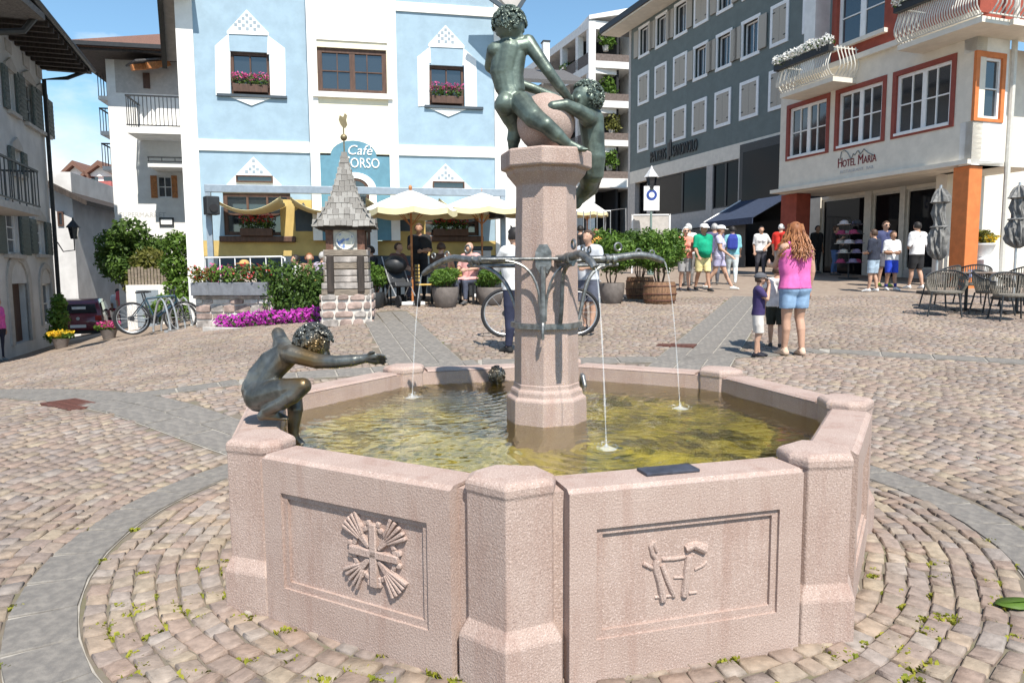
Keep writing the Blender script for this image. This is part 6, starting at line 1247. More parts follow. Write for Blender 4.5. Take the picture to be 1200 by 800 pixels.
# ---- parked car, rear view
def car(loc, rz, label, paint):
    e = empty('parked_car', loc, rz, label, 'car'); w = .82
    # side profile (y backwards = -): rear at y=-1.9
    prof = [(-1.86, .30), (-1.90, .55), (-1.88, .82), (-1.80, .92), (-1.55, 1.30), (-1.38, 1.42), (-.9, 1.48), (.1, 1.46), (.45, 1.38), (1.05, .98), (1.75, .84), (1.90, .66), (1.90, .32)]
    def wd(y, z): return w*(1-.20*max(0, (z-.9)/.58))*(1-.06*abs(y/1.9)**3)
    b = MB(); b.loft([[(s_*wd(y, z)*f_, y, z) for y, z in prof] for s_, f_ in ((-1, .93), (-1, 1), (1, 1), (1, .93))], True) if False else None
    rows = []
    for f_ in (-1, -.97, -.8, 0, .8, .97, 1):
        k_ = 1 if abs(f_) < .9 else (.985 if abs(f_) < .99 else .93); rows.append([(f_*wd(y, z), y*k_, .32+(z-.32)*(1 if abs(f_) < .98 else .985)) for y, z in prof])
    b = MB().loft(rows); b.build('body', paint, e, True)
    g = M_glass
    # rear window
    MB().loft([[(-.62, -1.805, .955), (.62, -1.805, .955), (.56, -1.575, 1.285), (-.56, -1.575, 1.285)], [(-.62, -1.785, .955), (.62, -1.785, .955), (.56, -1.555, 1.285), (-.56, -1.555, 1.285)]]).build('rear_window', g, e); MB().box(-.2, .25, -1.72, -1.70, 1.1, 1.2).build('rear_sticker', M_whitetrim, e)
    for s_ in (-1, 1):
        MB().loft([[(s_*.795, -1.35, .98), (s_*.80, -.45, .97), (s_*.72, -.45, 1.34), (s_*.72, -1.2, 1.32)], [(s_*.78, -1.35, .98), (s_*.78, -.45, .97), (s_*.70, -.45, 1.34), (s_*.70, -1.2, 1.32)]]).build('side_window', g, e); MB().loft([[(s_*.80, -.38, .97), (s_*.795, .75, .97), (s_*.72, .32, 1.34), (s_*.72, -.38, 1.34)], [(s_*.78, -.38, .97), (s_*.775, .75, .97), (s_*.70, .32, 1.34), (s_*.70, -.38, 1.34)]]).build('side_window', g, e)
        MB().box(min(s_*.56, s_*.78), max(s_*.56, s_*.78), -1.915, -1.84, .66, .86).build('tail_light', mat('tail_light_red', (.42, .02, .015), .25), e, bevel=.02); MB().ell((s_*.92, .55, .98), (.10, .06, .07)).build('wing_mirror', paint, e, True)
        MB().box(min(s_*.80, s_*.83), max(s_*.80, s_*.83), -.62, -.50, .82, .85).build('door_handle', M_dark, e)
        for y in (-1.2, 1.2):
            t_ = MB().lathe([(.29, -.1), (.31, -.08), (.31, .08), (.29, .1)], 24).build('tyre', M_rubber, e, True, loc=(s_*.72, y, .31), rot=(0, math.pi/2, 0)); MB().lathe([(.18, -.105), (.18, .105)], 14).build('rim', M_steel, t_)
    MB().box(-.76, .76, -1.95, -1.82, .34, .56).build('bumper', paint, e, bevel=.04); MB().box(-.26, .26, -1.962, -1.945, .42, .53).build('number_plate', M_whitetrim, e); MB().lathe([(.06, 0), (.06, .02)], 20).build('badge', M_steel, e, loc=(0, -1.885, .76), rot=(math.pi/2, 0, 0)); MB().box(-.03, .03, -1.65, -1.62, .96, 1.2).build('wiper', M_dark, e); MB().box(-.7, .7, -1.8, 1.8, .18, .34).build('underbody', M_dark, e)
    return e
q = on(99, 28.6); q.z += 0; car(q, R_(24), 'burgundy hatchback parked in the lane with its rear to the square', mat('burgundy_paint', (.16, .012, .025), .3, .1, 3, coat=.8))

# ---- greenery on the left
def tree(px, d, h, els, label, leafm, n, size, trunk=.09):
    e = empty('leafy_tree', on(px, d), 0, label, 'tree'); leaves('crown', leafm, e, els, n, size, .35); b = MB(); b.tube([(0, 0, -.3), (.03, 0, h*.3), (0, .05, h*.6)], [trunk, trunk*.8, trunk*.5], 10)
    for k in range(6): c = els[k % len(els)][0]; b.tube([(0, 0, h*(.25+.05*k)), (c[0]*.5, c[1]*.5, h*.45+.05*k), c], [trunk*.5, trunk*.3, trunk*.12], 6)
    b.build('trunk', M_brownwood, e, True); return e
els = [((x, y, z), (r, r, r*.8)) for x, y, z, r in ((-.5, 0, 2.8, .65), (.1, -.2, 3.2, .6), (-.7, .1, 2.3, .55), (.3, .2, 2.6, .75), (-.2, -.3, 2.0, .65), (.6, 0, 2.2, .6), (.9, 0, 2.7, .5))]
tree(157, 24.5, 2.8, els, 'dense green tree in front of the supermarket lettering', M_lg, 6500, .085)
tree(180, 23.5, 2.2, [((x, y, z), (r, r, r*.85)) for x, y, z, r in ((0, 0, 2.0, .6), (.3, -.1, 1.4, .6), (-.3, .1, 1.3, .6), (.1, -.2, .8, .55), (.5, 0, .8, .4))], 'olive green bushy tree beside the supermarket wall', M_lol, 4200, .08)
tree(208, 20, 2.6, [((x, y, z), (r, r, r)) for x, y, z, r in ((.1, 0, 2.2, .38), (.0, 0, 1.6, .42), (.1, 0, 1.0, .4))], 'slim green tree against the corner of the blue cafe', M_lb, 2200, .07, .05)
tree(202, 17.5, .7, [((0, 0, .55), (.42, .4, .35)), ((.35, 0, .5), (.35, .35, .3)), ((-.35, 0, .4), (.3, .3, .25))], 'low bright green shrub behind the parked bicycles', M_lb, 2200, .05, .03)
tree(68, 19.5, 1.2, [((0, 0, .8), (.28, .28, .35)), ((.05, 0, 1.2), (.2, .2, .25)), ((-.05, 0, .35), (.3, .3, .25))], 'upright light green shrub beside the arched door', M_lb, 1500, .06, .03)
def flowerpot(px, d, label, fl):
    e = empty('flower_pot', on(px, d), 0, label, 'flower pot'); MB().lathe([(.14, 0), (.2, .22), (.21, .25), (.18, .25)], 16).build('pot', M_potg, e, True); leaves('leaves', M_lb, e, clump(.34, .32, .16), 420, .05); leaves('blossoms', fl, e, clump(.32, .38, .14), 260, .045, .7)
flowerpot(69, 18.7, 'pot of yellow flowers at the edge of the square', M_fyel); flowerpot(126, 18.6, 'pot of pink flowers behind the burgundy car', M_pink)
# concrete box with wooden fence
q = on(174, 22); e = empty('utility_enclosure', q, R_(8), 'pale concrete utility enclosure topped by a timber fence', 'enclosure'); zt_ = pz(174, 334, 22); MB().box(-.62, .62, 0, .8, -.4, zt_).build('block', M_concrete, e, bevel=.02); MB().box(-.32, .32, -.03, .0, .0, zt_-.15).build('metal_door', M_grey, e)
for k in range(13): MB().box(-.6+k*.095, -.53+k*.095, .2, .24, zt_, zt_+.52+random.uniform(-.05, .05)).build('fence_board', M_wood, e)
# display stands inside the hotel shop
def hat_stand(px, d, label):
    e = empty('hat_stand', on(px, d), 0, label, 'display stand'); MB().tube([(0, 0, 0), (0, 0, 1.85)], .025, 8).build('post', M_dark, e); MB().lathe([(.3, 0), (.3, .03)], 20).build('base', M_dark, e); cols = [(.35, .05, .12), (.12, .1, .3), (.5, .45, .38), (.05, .05, .06), (.25, .2, .3), (.55, .5, .5)]
    for i in range(5):
        for k in range(4):
            a = k*1.57+i*.5; c = (.26*math.cos(a), .26*math.sin(a), .5+i*.3); b = MB(); b.lathe([(.19, 0), (.185, .015), (.12, .02), (.11, .1), (.05, .13)], 14, c); b.build('hat', plain(random.choice(cols)), e, True)
hat_stand(993, 22.9, 'stand of hats and bags in the hotel shop entrance')
# service station and cafe furniture
q = on(566, 17.6); e = empty('service_counter', q, R_(8), 'black waiter service counter at the cafe wall', 'counter'); zt_ = pz(566, 303, 17.6); MB().box(-.42, .42, -.3, .3, 0, .55).build('cabinet', M_dark, e, bevel=.02); MB().box(-.45, .45, -.33, .33, .55, .6).build('top', M_dark, e); MB().box(-.25, .2, -.2, .2, .6, 1.1).build('machine', M_lstone, e, bevel=.03); MB().box(-.28, .24, -.22, .22, 1.1, 1.2).build('machine_lid', M_dark, e, bevel=.03)
def cafe_chair(x, y, rz, label, m_):
    e = empty('cafe_chair', (x, y, float(gz(x, y))), rz, label, 'chair', 'cafe chairs'); MB().box(-.2, .2, -.2, .2, .43, .46).build('seat', m_, e, bevel=.008)
    for sx_ in (-.18, .18): MB().bar((sx_, -.18, 0), (sx_, -.18, .43), .03, .03).build('leg', M_dark, e); MB().bar((sx_, .18, 0), (sx_, .2, .88), .03, .03).build('leg', M_dark, e)
    for k in range(5): MB().box(-.2, .2, .175, .2, .52+k*.075, .57+k*.075).build('slat', m_, e)
    return e
def cafe_sq(x, y, label):
    e = empty('cafe_table', (x, y, float(gz(x, y))), .2, label, 'table'); MB().box(-.36, .36, -.36, .36, .71, .74).build('table_top', M_yel, e, bevel=.008); MB().tube([(0, 0, 0), (0, 0, .71)], .025).build('stem', M_dark, e); MB().box(-.22, .22, -.22, .22, 0, .02).build('foot', M_dark, e)
SEATS = []
for px, d, rz, lb in ((258, 16.3, 2.9, 'yellow slatted chair behind the terrace rail'), (275, 16.4, 3.3, 'yellow slatted chair next to the woman in the straw hat'), (500, 15.4, 1.9, 'yellow cafe chair under the open parasol'), (548, 15.9, 3.0, 'yellow cafe chair between the two round pots'), (463, 15.8, 2.2, 'dark cafe chair beside the pushchair')): q = on(px, d); cafe_chair(q.x, q.y, rz, lb, M_dark if 'dark' in lb else M_yel)
for px, d, lb in ((300, 16.4, 'yellow cafe table before the woman in the straw hat'), (366, 16.2, 'yellow cafe table hidden behind the hedge'), (450, 16.2, 'yellow cafe table behind the shingled pillar'), (527, 16.2, 'yellow cafe table behind the clipped bush')): q = on(px, d); cafe_sq(q.x, q.y, lb)
# pushchair
q = on(470, 15.3); e = empty('pushchair', q, .6, 'black folding pushchair beside the parasol pole', 'pushchair')
for x in (-.22, .22):
    MB().tube([(x, -.35, .12), (x, .1, .55), (x, .42, 1.05)], .014, 6).build('frame_tube', M_steel, e); MB().tube([(x, .35, .12), (x, -.1, .6)], .014, 6).build('frame_tube', M_steel, e)
    for y in (-.35, .35): MB().lathe([(.12, -.02), (.12, .02)], 18).build('wheel', M_rubber, e, loc=(x, y, .12), rot=(0, math.pi/2, 0))
MB().loft([[(-.2, -.2, .42), (.2, -.2, .42), (.2, -.15, .52), (-.2, -.15, .52)], [(-.2, .12, .4), (.2, .12, .4), (.2, .1, .5), (-.2, .1, .5)], [(-.2, .32, .85), (.2, .32, .85), (.2, .26, .88), (-.2, .26, .88)]]).build('seat', M_dark, e, bevel=.02); MB().ell((0, .22, .88), (.24, .26, .2)).build('hood', M_dark, e, True)
# fence rails in the lane behind the shrubs
q = on(676, 31); e = empty('lane_railing', q, R_(10), 'pale metal railing in front of the dark arcade', 'railing'); z_ = pz(676, 247, 31)
for k in range(10): MB().tube([(-1.2+k*.3, 0, 0), (-1.2+k*.3, 0, z_)], .02, 6).build('bar', M_steel, e)
MB().tube([(-1.2, 0, z_), (1.5, 0, z_)], .025, 6).build('rail', M_steel, e)
q = on(720, 33); e = empty('goal_frame', q, 0, 'white tubular frame standing before the dark arcade', 'frame'); z_ = pz(720, 247, 33); MB().tube([(-.5, 0, 0), (-.4, 0, z_), (.5, 0, z_+.1), (.55, 0, 0)], .03, 6).build('tube', M_steel, e)
# fallen leaf on the cobbles
q = gp(1190, 714); b = MB(); b.loft([[(x, w_, .012+.03*abs(x)*2+.01*math.sin(9*x)) for x, w_ in zip(np.linspace(-.09, .09, 9), (0, .025, .04, .05, .05, .045, .035, .02, 0))], [(x, -w_, .008+.02*abs(x)) for x, w_ in zip(np.linspace(-.09, .09, 9), (0, .025, .04, .05, .05, .045, .035, .02, 0))]], False); o = b.build('fallen_leaf', M_lb, None, True, loc=(q.x, q.y, q.z+.006), fix=False); T(o, 'big green leaf lying on the cobbles near the granite ring', 'leaf'); s_ = o.modifiers.new('s', 'SOLIDIFY'); s_.thickness = .003
# ================================================================ people
SKIN = mat('skin', (.50, .30, .21), .6, .05, 10); SKIN2 = mat('skin_tanned', (.38, .21, .135), .6, .05, 10)
HAIRC = {'brown': (.07, .04, .025), 'black': (.018, .015, .014), 'grey': (.42, .41, .40), 'red': (.26, .095, .035), 'blond': (.32, .21, .10), 'white': (.6, .6, .58)}
def person(px, d, h, yaw, label, top=((.7, .7, .7), .5), bottom=((.1, .1, .12), .5), shoes=(.6, .6, .6), hair='brown', skin=None, hat=None, arms=('down', 'down'), stride=0., seat=None, female=False, belly=0, bag=None, vox=.014, look=0, glasses=False, long_hair=0, base=None, skirt=None, lean=0, socks=None, dz=0, group=None, fingers=False, eyes=True, vest=False):
    loc = base if base is not None else on(px, d, dz); e = empty('person', loc, yaw, label, 'person', group); skin = skin or SKIN; Cp = []; mb = MB()
    def V(x, y, z): return Vector((x*h, y*h, z*h))
    def cp(a, b_, r0, r1, lab): mb.caps(a, b_, r0*h, r1*h, 12); Cp.append((a, b_, r0*h, r1*h, lab))
    def ch(pts, rad, labs):
        for i in range(len(pts)-1): cp(pts[i], pts[i+1], rad[i], rad[i+1], labs[i] if isinstance(labs, (list, tuple)) else labs)
    k = h/1.7; sw = .100 if female else .112; hz = .525 if not seat else (seat+.09)/h; dzp = hz-.525
    def U(x, y, z): return V(x, y+lean*(z-.5), z+dzp)
    hw = .056 if female else .05
    # torso
    for s_ in (-1, 1): ch([U(s_*hw*.8, 0, .515), U(s_*.042, -.004, .60), U(s_*.055, -.006, .70), U(s_*.062, 0, .785)], [.078 if female else .070, .062+belly*.3, .066+belly*.2, .058], ['pelvis', 'torso', 'torso'])
    if belly: cp(U(0, -.035-belly*.4, .61), U(0, -.03-belly*.3, .67), .065+belly*.5, .06+belly*.4, 'torso')
    if female:
        for s_ in (-1, 1): cp(U(s_*.042, -.055, .715), U(s_*.042, -.05, .73), .036, .034, 'torso')
    cp(U(-sw*.85, .005, .81), U(sw*.85, .005, .81), .042, .042, 'torso'); cp(U(0, .004, .82), U(0, -.008, .885), .036, .032, 'neck')
    # head
    hc = U(math.sin(look)*.004, -.016, .932); f = Vector((-math.sin(look), -math.cos(look), -.06)); n0 = len(mb.v); head(mb, hc, f, (0, 0, 1), .0575*h); Cp.append((hc+Vector((0, 0, .02*h)), hc-Vector((0, 0, .035*h)), .056*h, .045*h, 'head'))
    # legs
    for s_ in (-1, 1):
        st_ = stride*s_
        if seat:
            hp, kn, an = V(s_*.055, 0, hz-.02), V(s_*.07, -.24, hz-.03), V(s_*.07, -.23, .045)
        else:
            hp = U(s_*.052, 0, .50); kn = V(s_*.056, -.42*st_-(.03 if st_ < 0 else 0.0), .285); an = V(s_*.055, -st_, .045+(.02 if st_ < -.08 else 0))
        ch([hp, hp.lerp(kn, .5)+Vector((0, .004*h, 0)), kn], [.062 if female else .058, .05, .036], 'thigh'); ch([kn, kn.lerp(an, .35)+Vector((0, .012*h, 0)), an], [.035, .034, .021], ['shin', 'shin']); 
        fr = Vector((s_*.12, -1, 0)); n0 = len(mb.v); foot(mb, an, fr, .125*h, .024*h); Cp.append((an-fr*.02*h, an+fr*.09*h-Vector((0, 0, .025*h)), .026*h, .022*h, 'foot'))
    # arms
    for s_, ps in zip((-1, 1), arms):
        sh_ = U(s_*sw, .005, .808)
        if ps == 'down': el, wr = U(s_*(sw+.03), .015, .635), U(s_*(sw+.03), -.025, .495)
        elif ps == 'swing': el, wr = U(s_*(sw+.03), .02+s_*stride*.3, .64), U(s_*(sw+.03), -.06+s_*stride*.7, .52)
        elif ps == 'hip': el, wr = U(s_*(sw+.095), .03, .665), U(s_*(sw+.0), -.05, .575)
        elif ps == 'belly': el, wr = U(s_*(sw+.035), .0, .645), U(s_*(sw*.45), -.115, .63)
        elif ps == 'face': el, wr = U(s_*(sw+.02), -.09, .70), U(s_*(sw*.45), -.115, .86)
        elif ps == 'fwd': el, wr = U(s_*(sw+.01), -.09, .675), U(s_*sw*.8, -.22, .69)
        elif ps == 'chest': el, wr = U(s_*(sw+.035), -.02, .665), U(s_*(sw*.5), -.13, .74)
        elif ps == 'table': el, wr = U(s_*(sw+.03), -.06, .66), U(s_*sw*.6, -.2, .64)
        elif ps == 'sidefwd': el, wr = U(s_*(sw+.055), -.06, .67), U(s_*(sw+.075), -.2, .655)
        ch([sh_, sh_.lerp(el, .5), el], [.036, .031, .025], 'uarm'); ch([el, el.lerp(wr, .35), wr], [.025, .025, .017], 'farm')
        fd = (wr-el).normalized(); n0 = len(mb.v); hand(mb, wr, fd if ps != 'face' else Vector((-s_*.5, .2, .8)), Vector((-s_, -.4, .2)) if ps in ('down', 'swing', 'hip') else Vector((0, 0, 1)), .098*h); Cp.append((wr, wr+fd*.09*h, .02*h, .02*h, 'hand'))
    body = blob('body', mb, vox*h if not fingers else .0085*h, 3, skin, e); me = body.data; n = len(me.vertices); P = np.zeros(n*3, np.float32); me.vertices.foreach_get('co', P); P = P.reshape(-1, 3); Nn = np.zeros(n*3, np.float32); me.vertices.foreach_get('normal', Nn); Nn = Nn.reshape(-1, 3)
    best = np.full(n, 9.); lab = np.empty(n, object); tt = np.zeros(n)
    for a, b_, r0, r1, l in Cp:
        a = np.array(a); d_ = np.array(b_)-a; L2 = max(1e-9, d_@d_); t_ = np.clip(((P-a)@d_)/L2, 0, 1); dist = np.linalg.norm(P-a-t_[:, None]*d_, axis=1)-(r0+(r1-r0)*t_); m_ = dist < best; best[m_] = dist[m_]; lab[m_] = l; tt[m_] = t_[m_]
    Fq = np.array([p.vertices[:] for p in me.polygons if len(p.vertices) == 4], int)
    def garment(name, sel, col, off, rough=.85, flare=None, sm=1):
        f_ = Fq[sel[Fq].all(1)]
        if not len(f_): return None
        ids = np.unique(f_); mp = np.full(n, -1); mp[ids] = np.arange(len(ids)); o_ = off*k*1.0; Q = P[ids]+Nn[ids]*(o_ if flare is None else o_+flare(P[ids]/h)[:, None]*h)
        if flare is None: Q = Q+Nn[ids]*(.004*np.sin(P[ids][:, 2]*38/h+P[ids][:, 0]*25/h)[:, None])*k
        o = link(name, npmesh(name, Q, mp[f_], plain(col, rough) if not isinstance(col, bpy.types.Material) else col, True), None, e); s_ = o.modifiers.new('s', 'SOLIDIFY'); s_.thickness = max(.008, off*k*.9); s_.offset = -1; return o
    z = P[:, 2]/h-dzp; L = lab
    # along-limb parameters
    if top:
        col, sl = top; sel = np.isin(L, ['torso']) | ((L == 'pelvis') & (z > .50)) | ((L == 'thigh') & (z > .505)) | ((L == 'neck') & (z < (.845 if not vest else .80)))
        if not vest: sel |= (L == 'uarm')
        else: sel &= ~((z > .80) & (np.abs(P[:, 0]/h) > .085))
        if sl > .5: sel |= (L == 'farm')
        if sl <= .5 and not vest: sel &= ~((L == 'uarm') & (np.array([1.0])*0 > 1))
        if sl < .35 and not vest: sel &= ~((L == 'uarm') & (z < .72))
        garment('shirt', sel, col, .016, flare=None)
    if bottom:
        col, ln = bottom; zmin = {.5: .29, .4: .36, .3: .42, 1: .05, .7: .2}.get(ln, .3); zz = P[:, 2]/h
        if seat: sel = ((L == 'pelvis') & (z < .56)) | (L == 'thigh') | ((L == 'shin') if ln == 1 else np.zeros(n, bool))
        else: sel = ((L == 'pelvis') & (z < .57)) | (((L == 'thigh') | (L == 'shin')) & (zz > zmin)) | ((L == 'foot') & (zz > zmin))
        garment('trousers' if ln == 1 else 'shorts', sel, col, .012 if ln == 1 else .012, flare=(lambda q: np.clip((.5-q[:, 2])*.055, 0, .012) if ln < 1 and not seat else np.zeros(len(q))))
    if skirt:
        sel = None; prof = [(.085, .57), (.10, .52), (.112, .45), (.125, skirt[1])]; MB().lathe([(r*h, q*h) for r, q in prof], 24, sy=.8).build('skirt', plain(skirt[0]), e, True)
    if socks: garment('socks', (L == 'shin') & (P[:, 2]/h < .12), socks, .006)
    if shoes: garment('shoes', (L == 'foot') & (P[:, 2]/h < .075), shoes, .007)
    dv = P-np.array(hc); fwd = np.array((f.x, f.y, 0)); fwd /= np.linalg.norm(fwd); hsel = (L == 'head')
    dn = dv/np.maximum(1e-6, np.linalg.norm(dv, axis=1))[:, None]; dd = dn@fwd
    if hair: garment('hair', hsel & ((dv[:, 2] > .022*h) | ((dd < .15) & (dv[:, 2] > -.03*h))) & ~((dd > .5) & (dv[:, 2] < .036*h)), plain(HAIRC[hair], .6), .014)
    if long_hair:
        b = MB(); rnd = random.Random(3); fv = Vector(fwd)
        sv = Vector((fv.y, -fv.x, 0))
        for i in range(240):
            a = rnd.uniform(-2.0, 2.0); rt = hc+(sv*math.sin(a)-fv*math.cos(a))*.045*h*rnd.uniform(.5, 1.15)+Vector((0, 0, rnd.uniform(.0, .055)*h)); pts = []; ph = rnd.uniform(0, 6.28); Lh = long_hair*rnd.uniform(.75, 1.05)*h
            for q in range(9):
                t_ = q/8; sp = .028+.045*math.sin(min(1, t_*1.3)*1.6); pts.append(rt+(sv*math.sin(a)-fv*(math.cos(a)*.8+.15))*sp*t_*h*1.1+Vector((0, 0, -Lh*t_))+(sv*math.sin(t_*15+ph)+fv*math.cos(t_*15+ph))*.012*h*t_)
            b.tube(pts, [.0062*h*(1-.6*(q/8)**2) for q in range(9)], 5)
        b.build('long_hair', HAIRM, e, True, fix=False)
    if hat:
        col, kind = hat; b = MB(); s_ = .066*h; c = hc+Vector((0, 0, .022*h)); b.lathe([(s_, 0), (s_*1.0, .02*h), (s_*.82, .043*h), (s_*.4, .058*h), (.004, .06*h)], 20, c, sy=1.12)
        if kind == 'cap':
            fv = Vector(fwd); sv = Vector((fv.y, -fv.x, 0)); ring = []
            pts = [c+fv*(s_*1.0)+sv*x*s_*.8 for x in (-1, -.5, 0, .5, 1)]; outp = [c+fv*(s_*(1.75-.5*abs(x)**2))+sv*x*s_*.8-Vector((0, 0, .012*h)) for x in (1, .5, 0, -.5, -1)]; P2 = pts+outp; b.loft([[q for q in P2], [q+Vector((0, 0, .007*h)) for q in P2]])
        elif kind == 'brim': b.lathe([(s_*1.75, .0), (s_*1.75, .006*h), (s_*.9, .016*h)], 24, c, sy=1.05)
        b.build('cap' if kind == 'cap' else 'hat', plain(col), e, True)
    fv = Vector((f.x, f.y, 0)).normalized(); sv = Vector((fv.y, -fv.x, 0))
    if glasses: b = MB(); [b.ell(hc+fv*.052*h+sv*q*.024*h+Vector((0, 0, .004*h)), (.019*h, .010*h, .013*h), 10, 6) for q in (-1, 1)]; b.tube([hc+fv*.056*h+sv*.024*h, hc+fv*.056*h-sv*.024*h], .003*h, 5); b.build('sunglasses', M_rubber, e, True)
    elif eyes: b = MB(); [b.ell(hc+fv*.0465*h+sv*q*.0205*h+Vector((0, 0, .002*h)), (.0075*h, .005*h, .005*h), 8, 5) for q in (-1, 1)]; b.build('eyes', M_rubber, e, True)
    return e
HAIRM = mat('auburn_hair', (.40, .17, .065), .5, .25, 30, col2=(.16, .055, .02)); NV = (.045, .03, .11)
person(931, 8.95, 1.66, R_(190), 'woman with long auburn hair in a pink top and denim shorts', ((.70, .14, .40), .3), ((.26, .40, .58), .4), (.62, .45, .34), 'red', None, None, ('down', 'fwd'), .03, female=True, vox=.010, long_hair=.23, vest=True, fingers=True, look=.3)
person(889, 8.9, 1.03, R_(75), 'small boy in a navy tee and grey cap drinking beside the woman in pink', (NV, .3), ((.62, .58, .54), .5), (.02, .02, .03), 'brown', SKIN, ((.10, .10, .11), 'cap'), ('face', 'face'), .02, vox=.011, fingers=True)
person(910, 9.5, 1.1, R_(160), 'child in a white top and black shorts half hidden by the woman in pink', ((.7, .68, .66), .3), ((.02, .025, .02), .5), (.05, .04, .04), 'brown', None, None, ('fwd', 'down'), .12, vox=.012)
person(802, 18.6, 1.64, R_(8), 'woman in a coral blouse and grey shorts wearing sunglasses', ((.80, .27, .20), .9), ((.30, .29, .29), .5), (.04, .04, .05), 'white', None, None, ('belly', 'belly'), .04, female=True, glasses=True)
person(823, 18.4, 1.70, R_(12), 'stout man in a green polo shirt, yellow shorts and white cap', ((.0, .30, .16), .5), ((.72, .62, .30), .5), (.03, .03, .03), 'grey', SKIN2, ((.7, .7, .7), 'cap'), ('swing', 'swing'), .12, belly=.07)
person(842, 18.9, 1.66, R_(65), 'woman in a lavender dress and white cap striding to the right', ((.52, .50, .66), .3), ((.42, .40, .58), .4), (.7, .7, .68), 'red', None, ((.75, .75, .73), 'cap'), ('swing', 'swing'), .2, female=True)
o = person(857, 20.6, 1.66, R_(165), 'woman in turquoise carrying a blue backpack, walking away', ((.22, .50, .55), .5), ((.60, .66, .66), 1), (.65, .65, .65), 'black', None, None, ('swing', 'swing'), .12, female=True)
MB().loft([[(-.14*q, -.10+.0, z) if 0 else (x*.14*q, .12+y*.08*q, z) for x, y in ((-1,-1),(1,-1),(1,1),(.6,1.3),(-.6,1.3),(-1,1))] for z, q in ((1.0, .85), (1.05, 1), (1.3, 1), (1.4, .75), (1.43, .4))]).build('backpack', plain((.03, .05, .30)), o, bevel=.02)
person(806, 20.2, 1.74, R_(200), 'white haired man in a white shirt behind the woman in coral', ((.74, .73, .71), .5), ((.2, .19, .18), 1), (.1, .1, .1), 'white', arms=('down', 'down'), eyes=False)
person(836, 20.6, 1.74, R_(170), 'grey haired man in a dark blue shirt behind the man in green', ((.09, .09, .17), .5), ((.13, .13, .15), 1), (.1, .1, .1), 'grey', eyes=False)
person(890, 24.2, 1.68, R_(-5), 'woman in a white tee and dark trousers, hand on hip', ((.74, .73, .72), .5), ((.06, .06, .075), 1), (.1, .1, .1), 'black', None, None, ('down', 'hip'), .06, female=True)
person(913, 23.4, 1.74, R_(140), 'white haired man in a red shirt by the red pillar', ((.62, .03, .02), .5), ((.32, .30, .29), 1), (.5, .5, .5), 'white', None, None, ('down', 'down'), .03)
person(976, 24.8, 1.68, R_(60), 'person in blue jeans and a black top in the shaded shop doorway', ((.02, .02, .022), .5), ((.08, .15, .32), 1), (.1, .1, .1), 'brown', None, None, ('chest', 'belly'), .03)
person(955, 26.0, 1.72, R_(20), 'person in black standing in the shade near the red pillar', ((.02, .02, .022), .5), ((.03, .03, .035), 1), (.1, .1, .1), 'black', SKIN2)
person(1022, 17.9, 1.55, R_(215), 'teenager in a navy tee and pale denim shorts by the shop window', ((.025, .03, .05), .5), ((.38, .48, .58), .5), (.75, .75, .74), 'brown', SKIN, None, ('belly', 'belly'), .04)
person(1043, 18.3, 1.50, R_(10), 'boy in a white football tee and bright blue shorts', ((.75, .74, .74), .5), ((.02, .06, .50), .5), (.7, .7, .7), 'brown', SKIN2, None, ('belly', 'belly'), .05, socks=(.02, .03, .2))
person(1034, 19.6, 1.76, R_(5), 'man with sunglasses in a dark blue jacket behind the two boys', ((.05, .06, .14), .9), ((.10, .10, .12), .5), (.35, .5, .1), 'brown', None, None, ('down', 'down'), .03, glasses=True)
person(1072, 18.7, 1.73, R_(195), 'man in a white tee and black shorts turned to the shop', ((.74, .73, .73), .5), ((.02, .02, .022), .5), (.75, .75, .74), 'black', None, None, ('belly', 'belly'), .07, eyes=False)
person(605, 9.3, 1.62, R_(215), 'man in a white shirt and navy trousers standing behind the fountain with the bicycle', ((.72, .72, .71), .5), ((.03, .035, .07), 1), (.02, .02, .02), 'black', SKIN, None, ('belly', 'fwd'), .03, vox=.012, fingers=True)
person(690, 11.2, 1.58, R_(-40), 'person in a pale grey tee holding the handlebar of the mountain bike', ((.5, .52, .56), .5), ((.10, .11, .15), .5), (.05, .05, .05), 'brown', SKIN, None, ('fwd', 'belly'), .03)
person(680, 21, 1.72, R_(160), 'person in a black tee behind the tall shrub', ((.02, .02, .022), .5), ((.2, .2, .22), 1), (.1, .1, .1), 'black', eyes=False)
person(698, 22, 1.62, R_(20), 'red haired woman in an orange top behind the tall shrub', ((.75, .35, .08), .5), ((.5, .45, .4), 1), (.3, .3, .3), 'red', female=True)
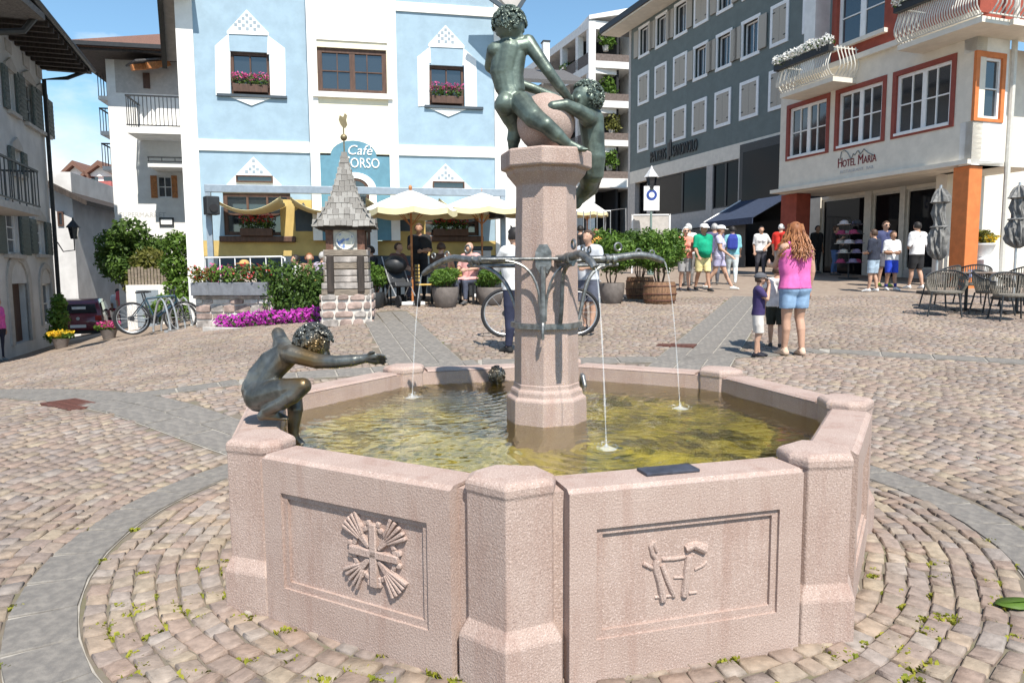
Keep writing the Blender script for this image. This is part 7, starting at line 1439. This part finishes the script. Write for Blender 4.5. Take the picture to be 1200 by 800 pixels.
person(598, 22.5, 1.75, R_(170), 'man in a white shirt walking down the lane by the blue house', ((.75, .75, .75), .5), ((.1, .1, .13), 1), (.1, .1, .1), 'black', eyes=False)
person(146, 27.5, 1.65, R_(30), 'pedestrian in a red and white top beside the tree', ((.60, .10, .12), .5), ((.06, .07, .16), 1), (.2, .2, .2), 'brown'); person(139, 29, 1.6, R_(200), 'pedestrian in white walking down the lane', ((.7, .7, .7), .5), ((.55, .06, .1), 1), (.2, .2, .2), 'black', eyes=False)
person(-4, 17.8, 1.6, R_(90), 'person in a pink top at the foot of the shuttered house', ((.75, .12, .40), .9), ((.03, .03, .05), 1), (.2, .2, .2), 'black', female=True)
# waiter and diners under the canopy
person(493, 16.9, 1.76, R_(0), 'waiter in black carrying plates under the parasol', ((.018, .018, .02), .5), ((.02, .02, .022), 1), (.02, .02, .02), 'brown', SKIN2, None, ('fwd', 'belly'), .03)
DN = [(289, 16.9, 10, 'diner in a straw hat behind the terrace rail', (.42, .36, .34), 'red', ((.55, .36, .14), 'brim')), (350, 16.6, -70, 'diner in white at the table behind the hedge', (.7, .7, .68), 'black', None), (365, 16.9, 10, 'diner with auburn hair behind the hedge', (.3, .16, .12), 'red', None), (380, 16.5, 150, 'diner in lilac beside the shingled pillar', (.42, .36, .46), 'grey', None), (437, 15.9, -60, 'diner in black next to the shingled pillar', (.02, .02, .022), 'black', None), (468, 16.4, 60, 'diner with tanned arms behind the pushchair', (.16, .08, .07), 'brown', None), (518, 15.9, 170, 'curly haired diner seen from behind near the clipped bush', (.12, .07, .05), 'brown', None), (552, 15.7, -30, 'bald diner in a pink shirt in the sun by the round pots', (.65, .34, .32), None, None)]
for px, d, yw, lb, cl, hr, ht in DN:
    q = on(px, d); person(px, d, 1.68, R_(yw), lb, (cl, .5), ((.08, .09, .13), 1), (.1, .1, .1), hr, SKIN, ht, ('table', 'table'), seat=.45, eyes=False); 
    r_ = R_(yw); cafe_chair(q.x, q.y, r_, 'dark cafe chair holding the '+' '.join(lb.split()[:7]), M_dark)
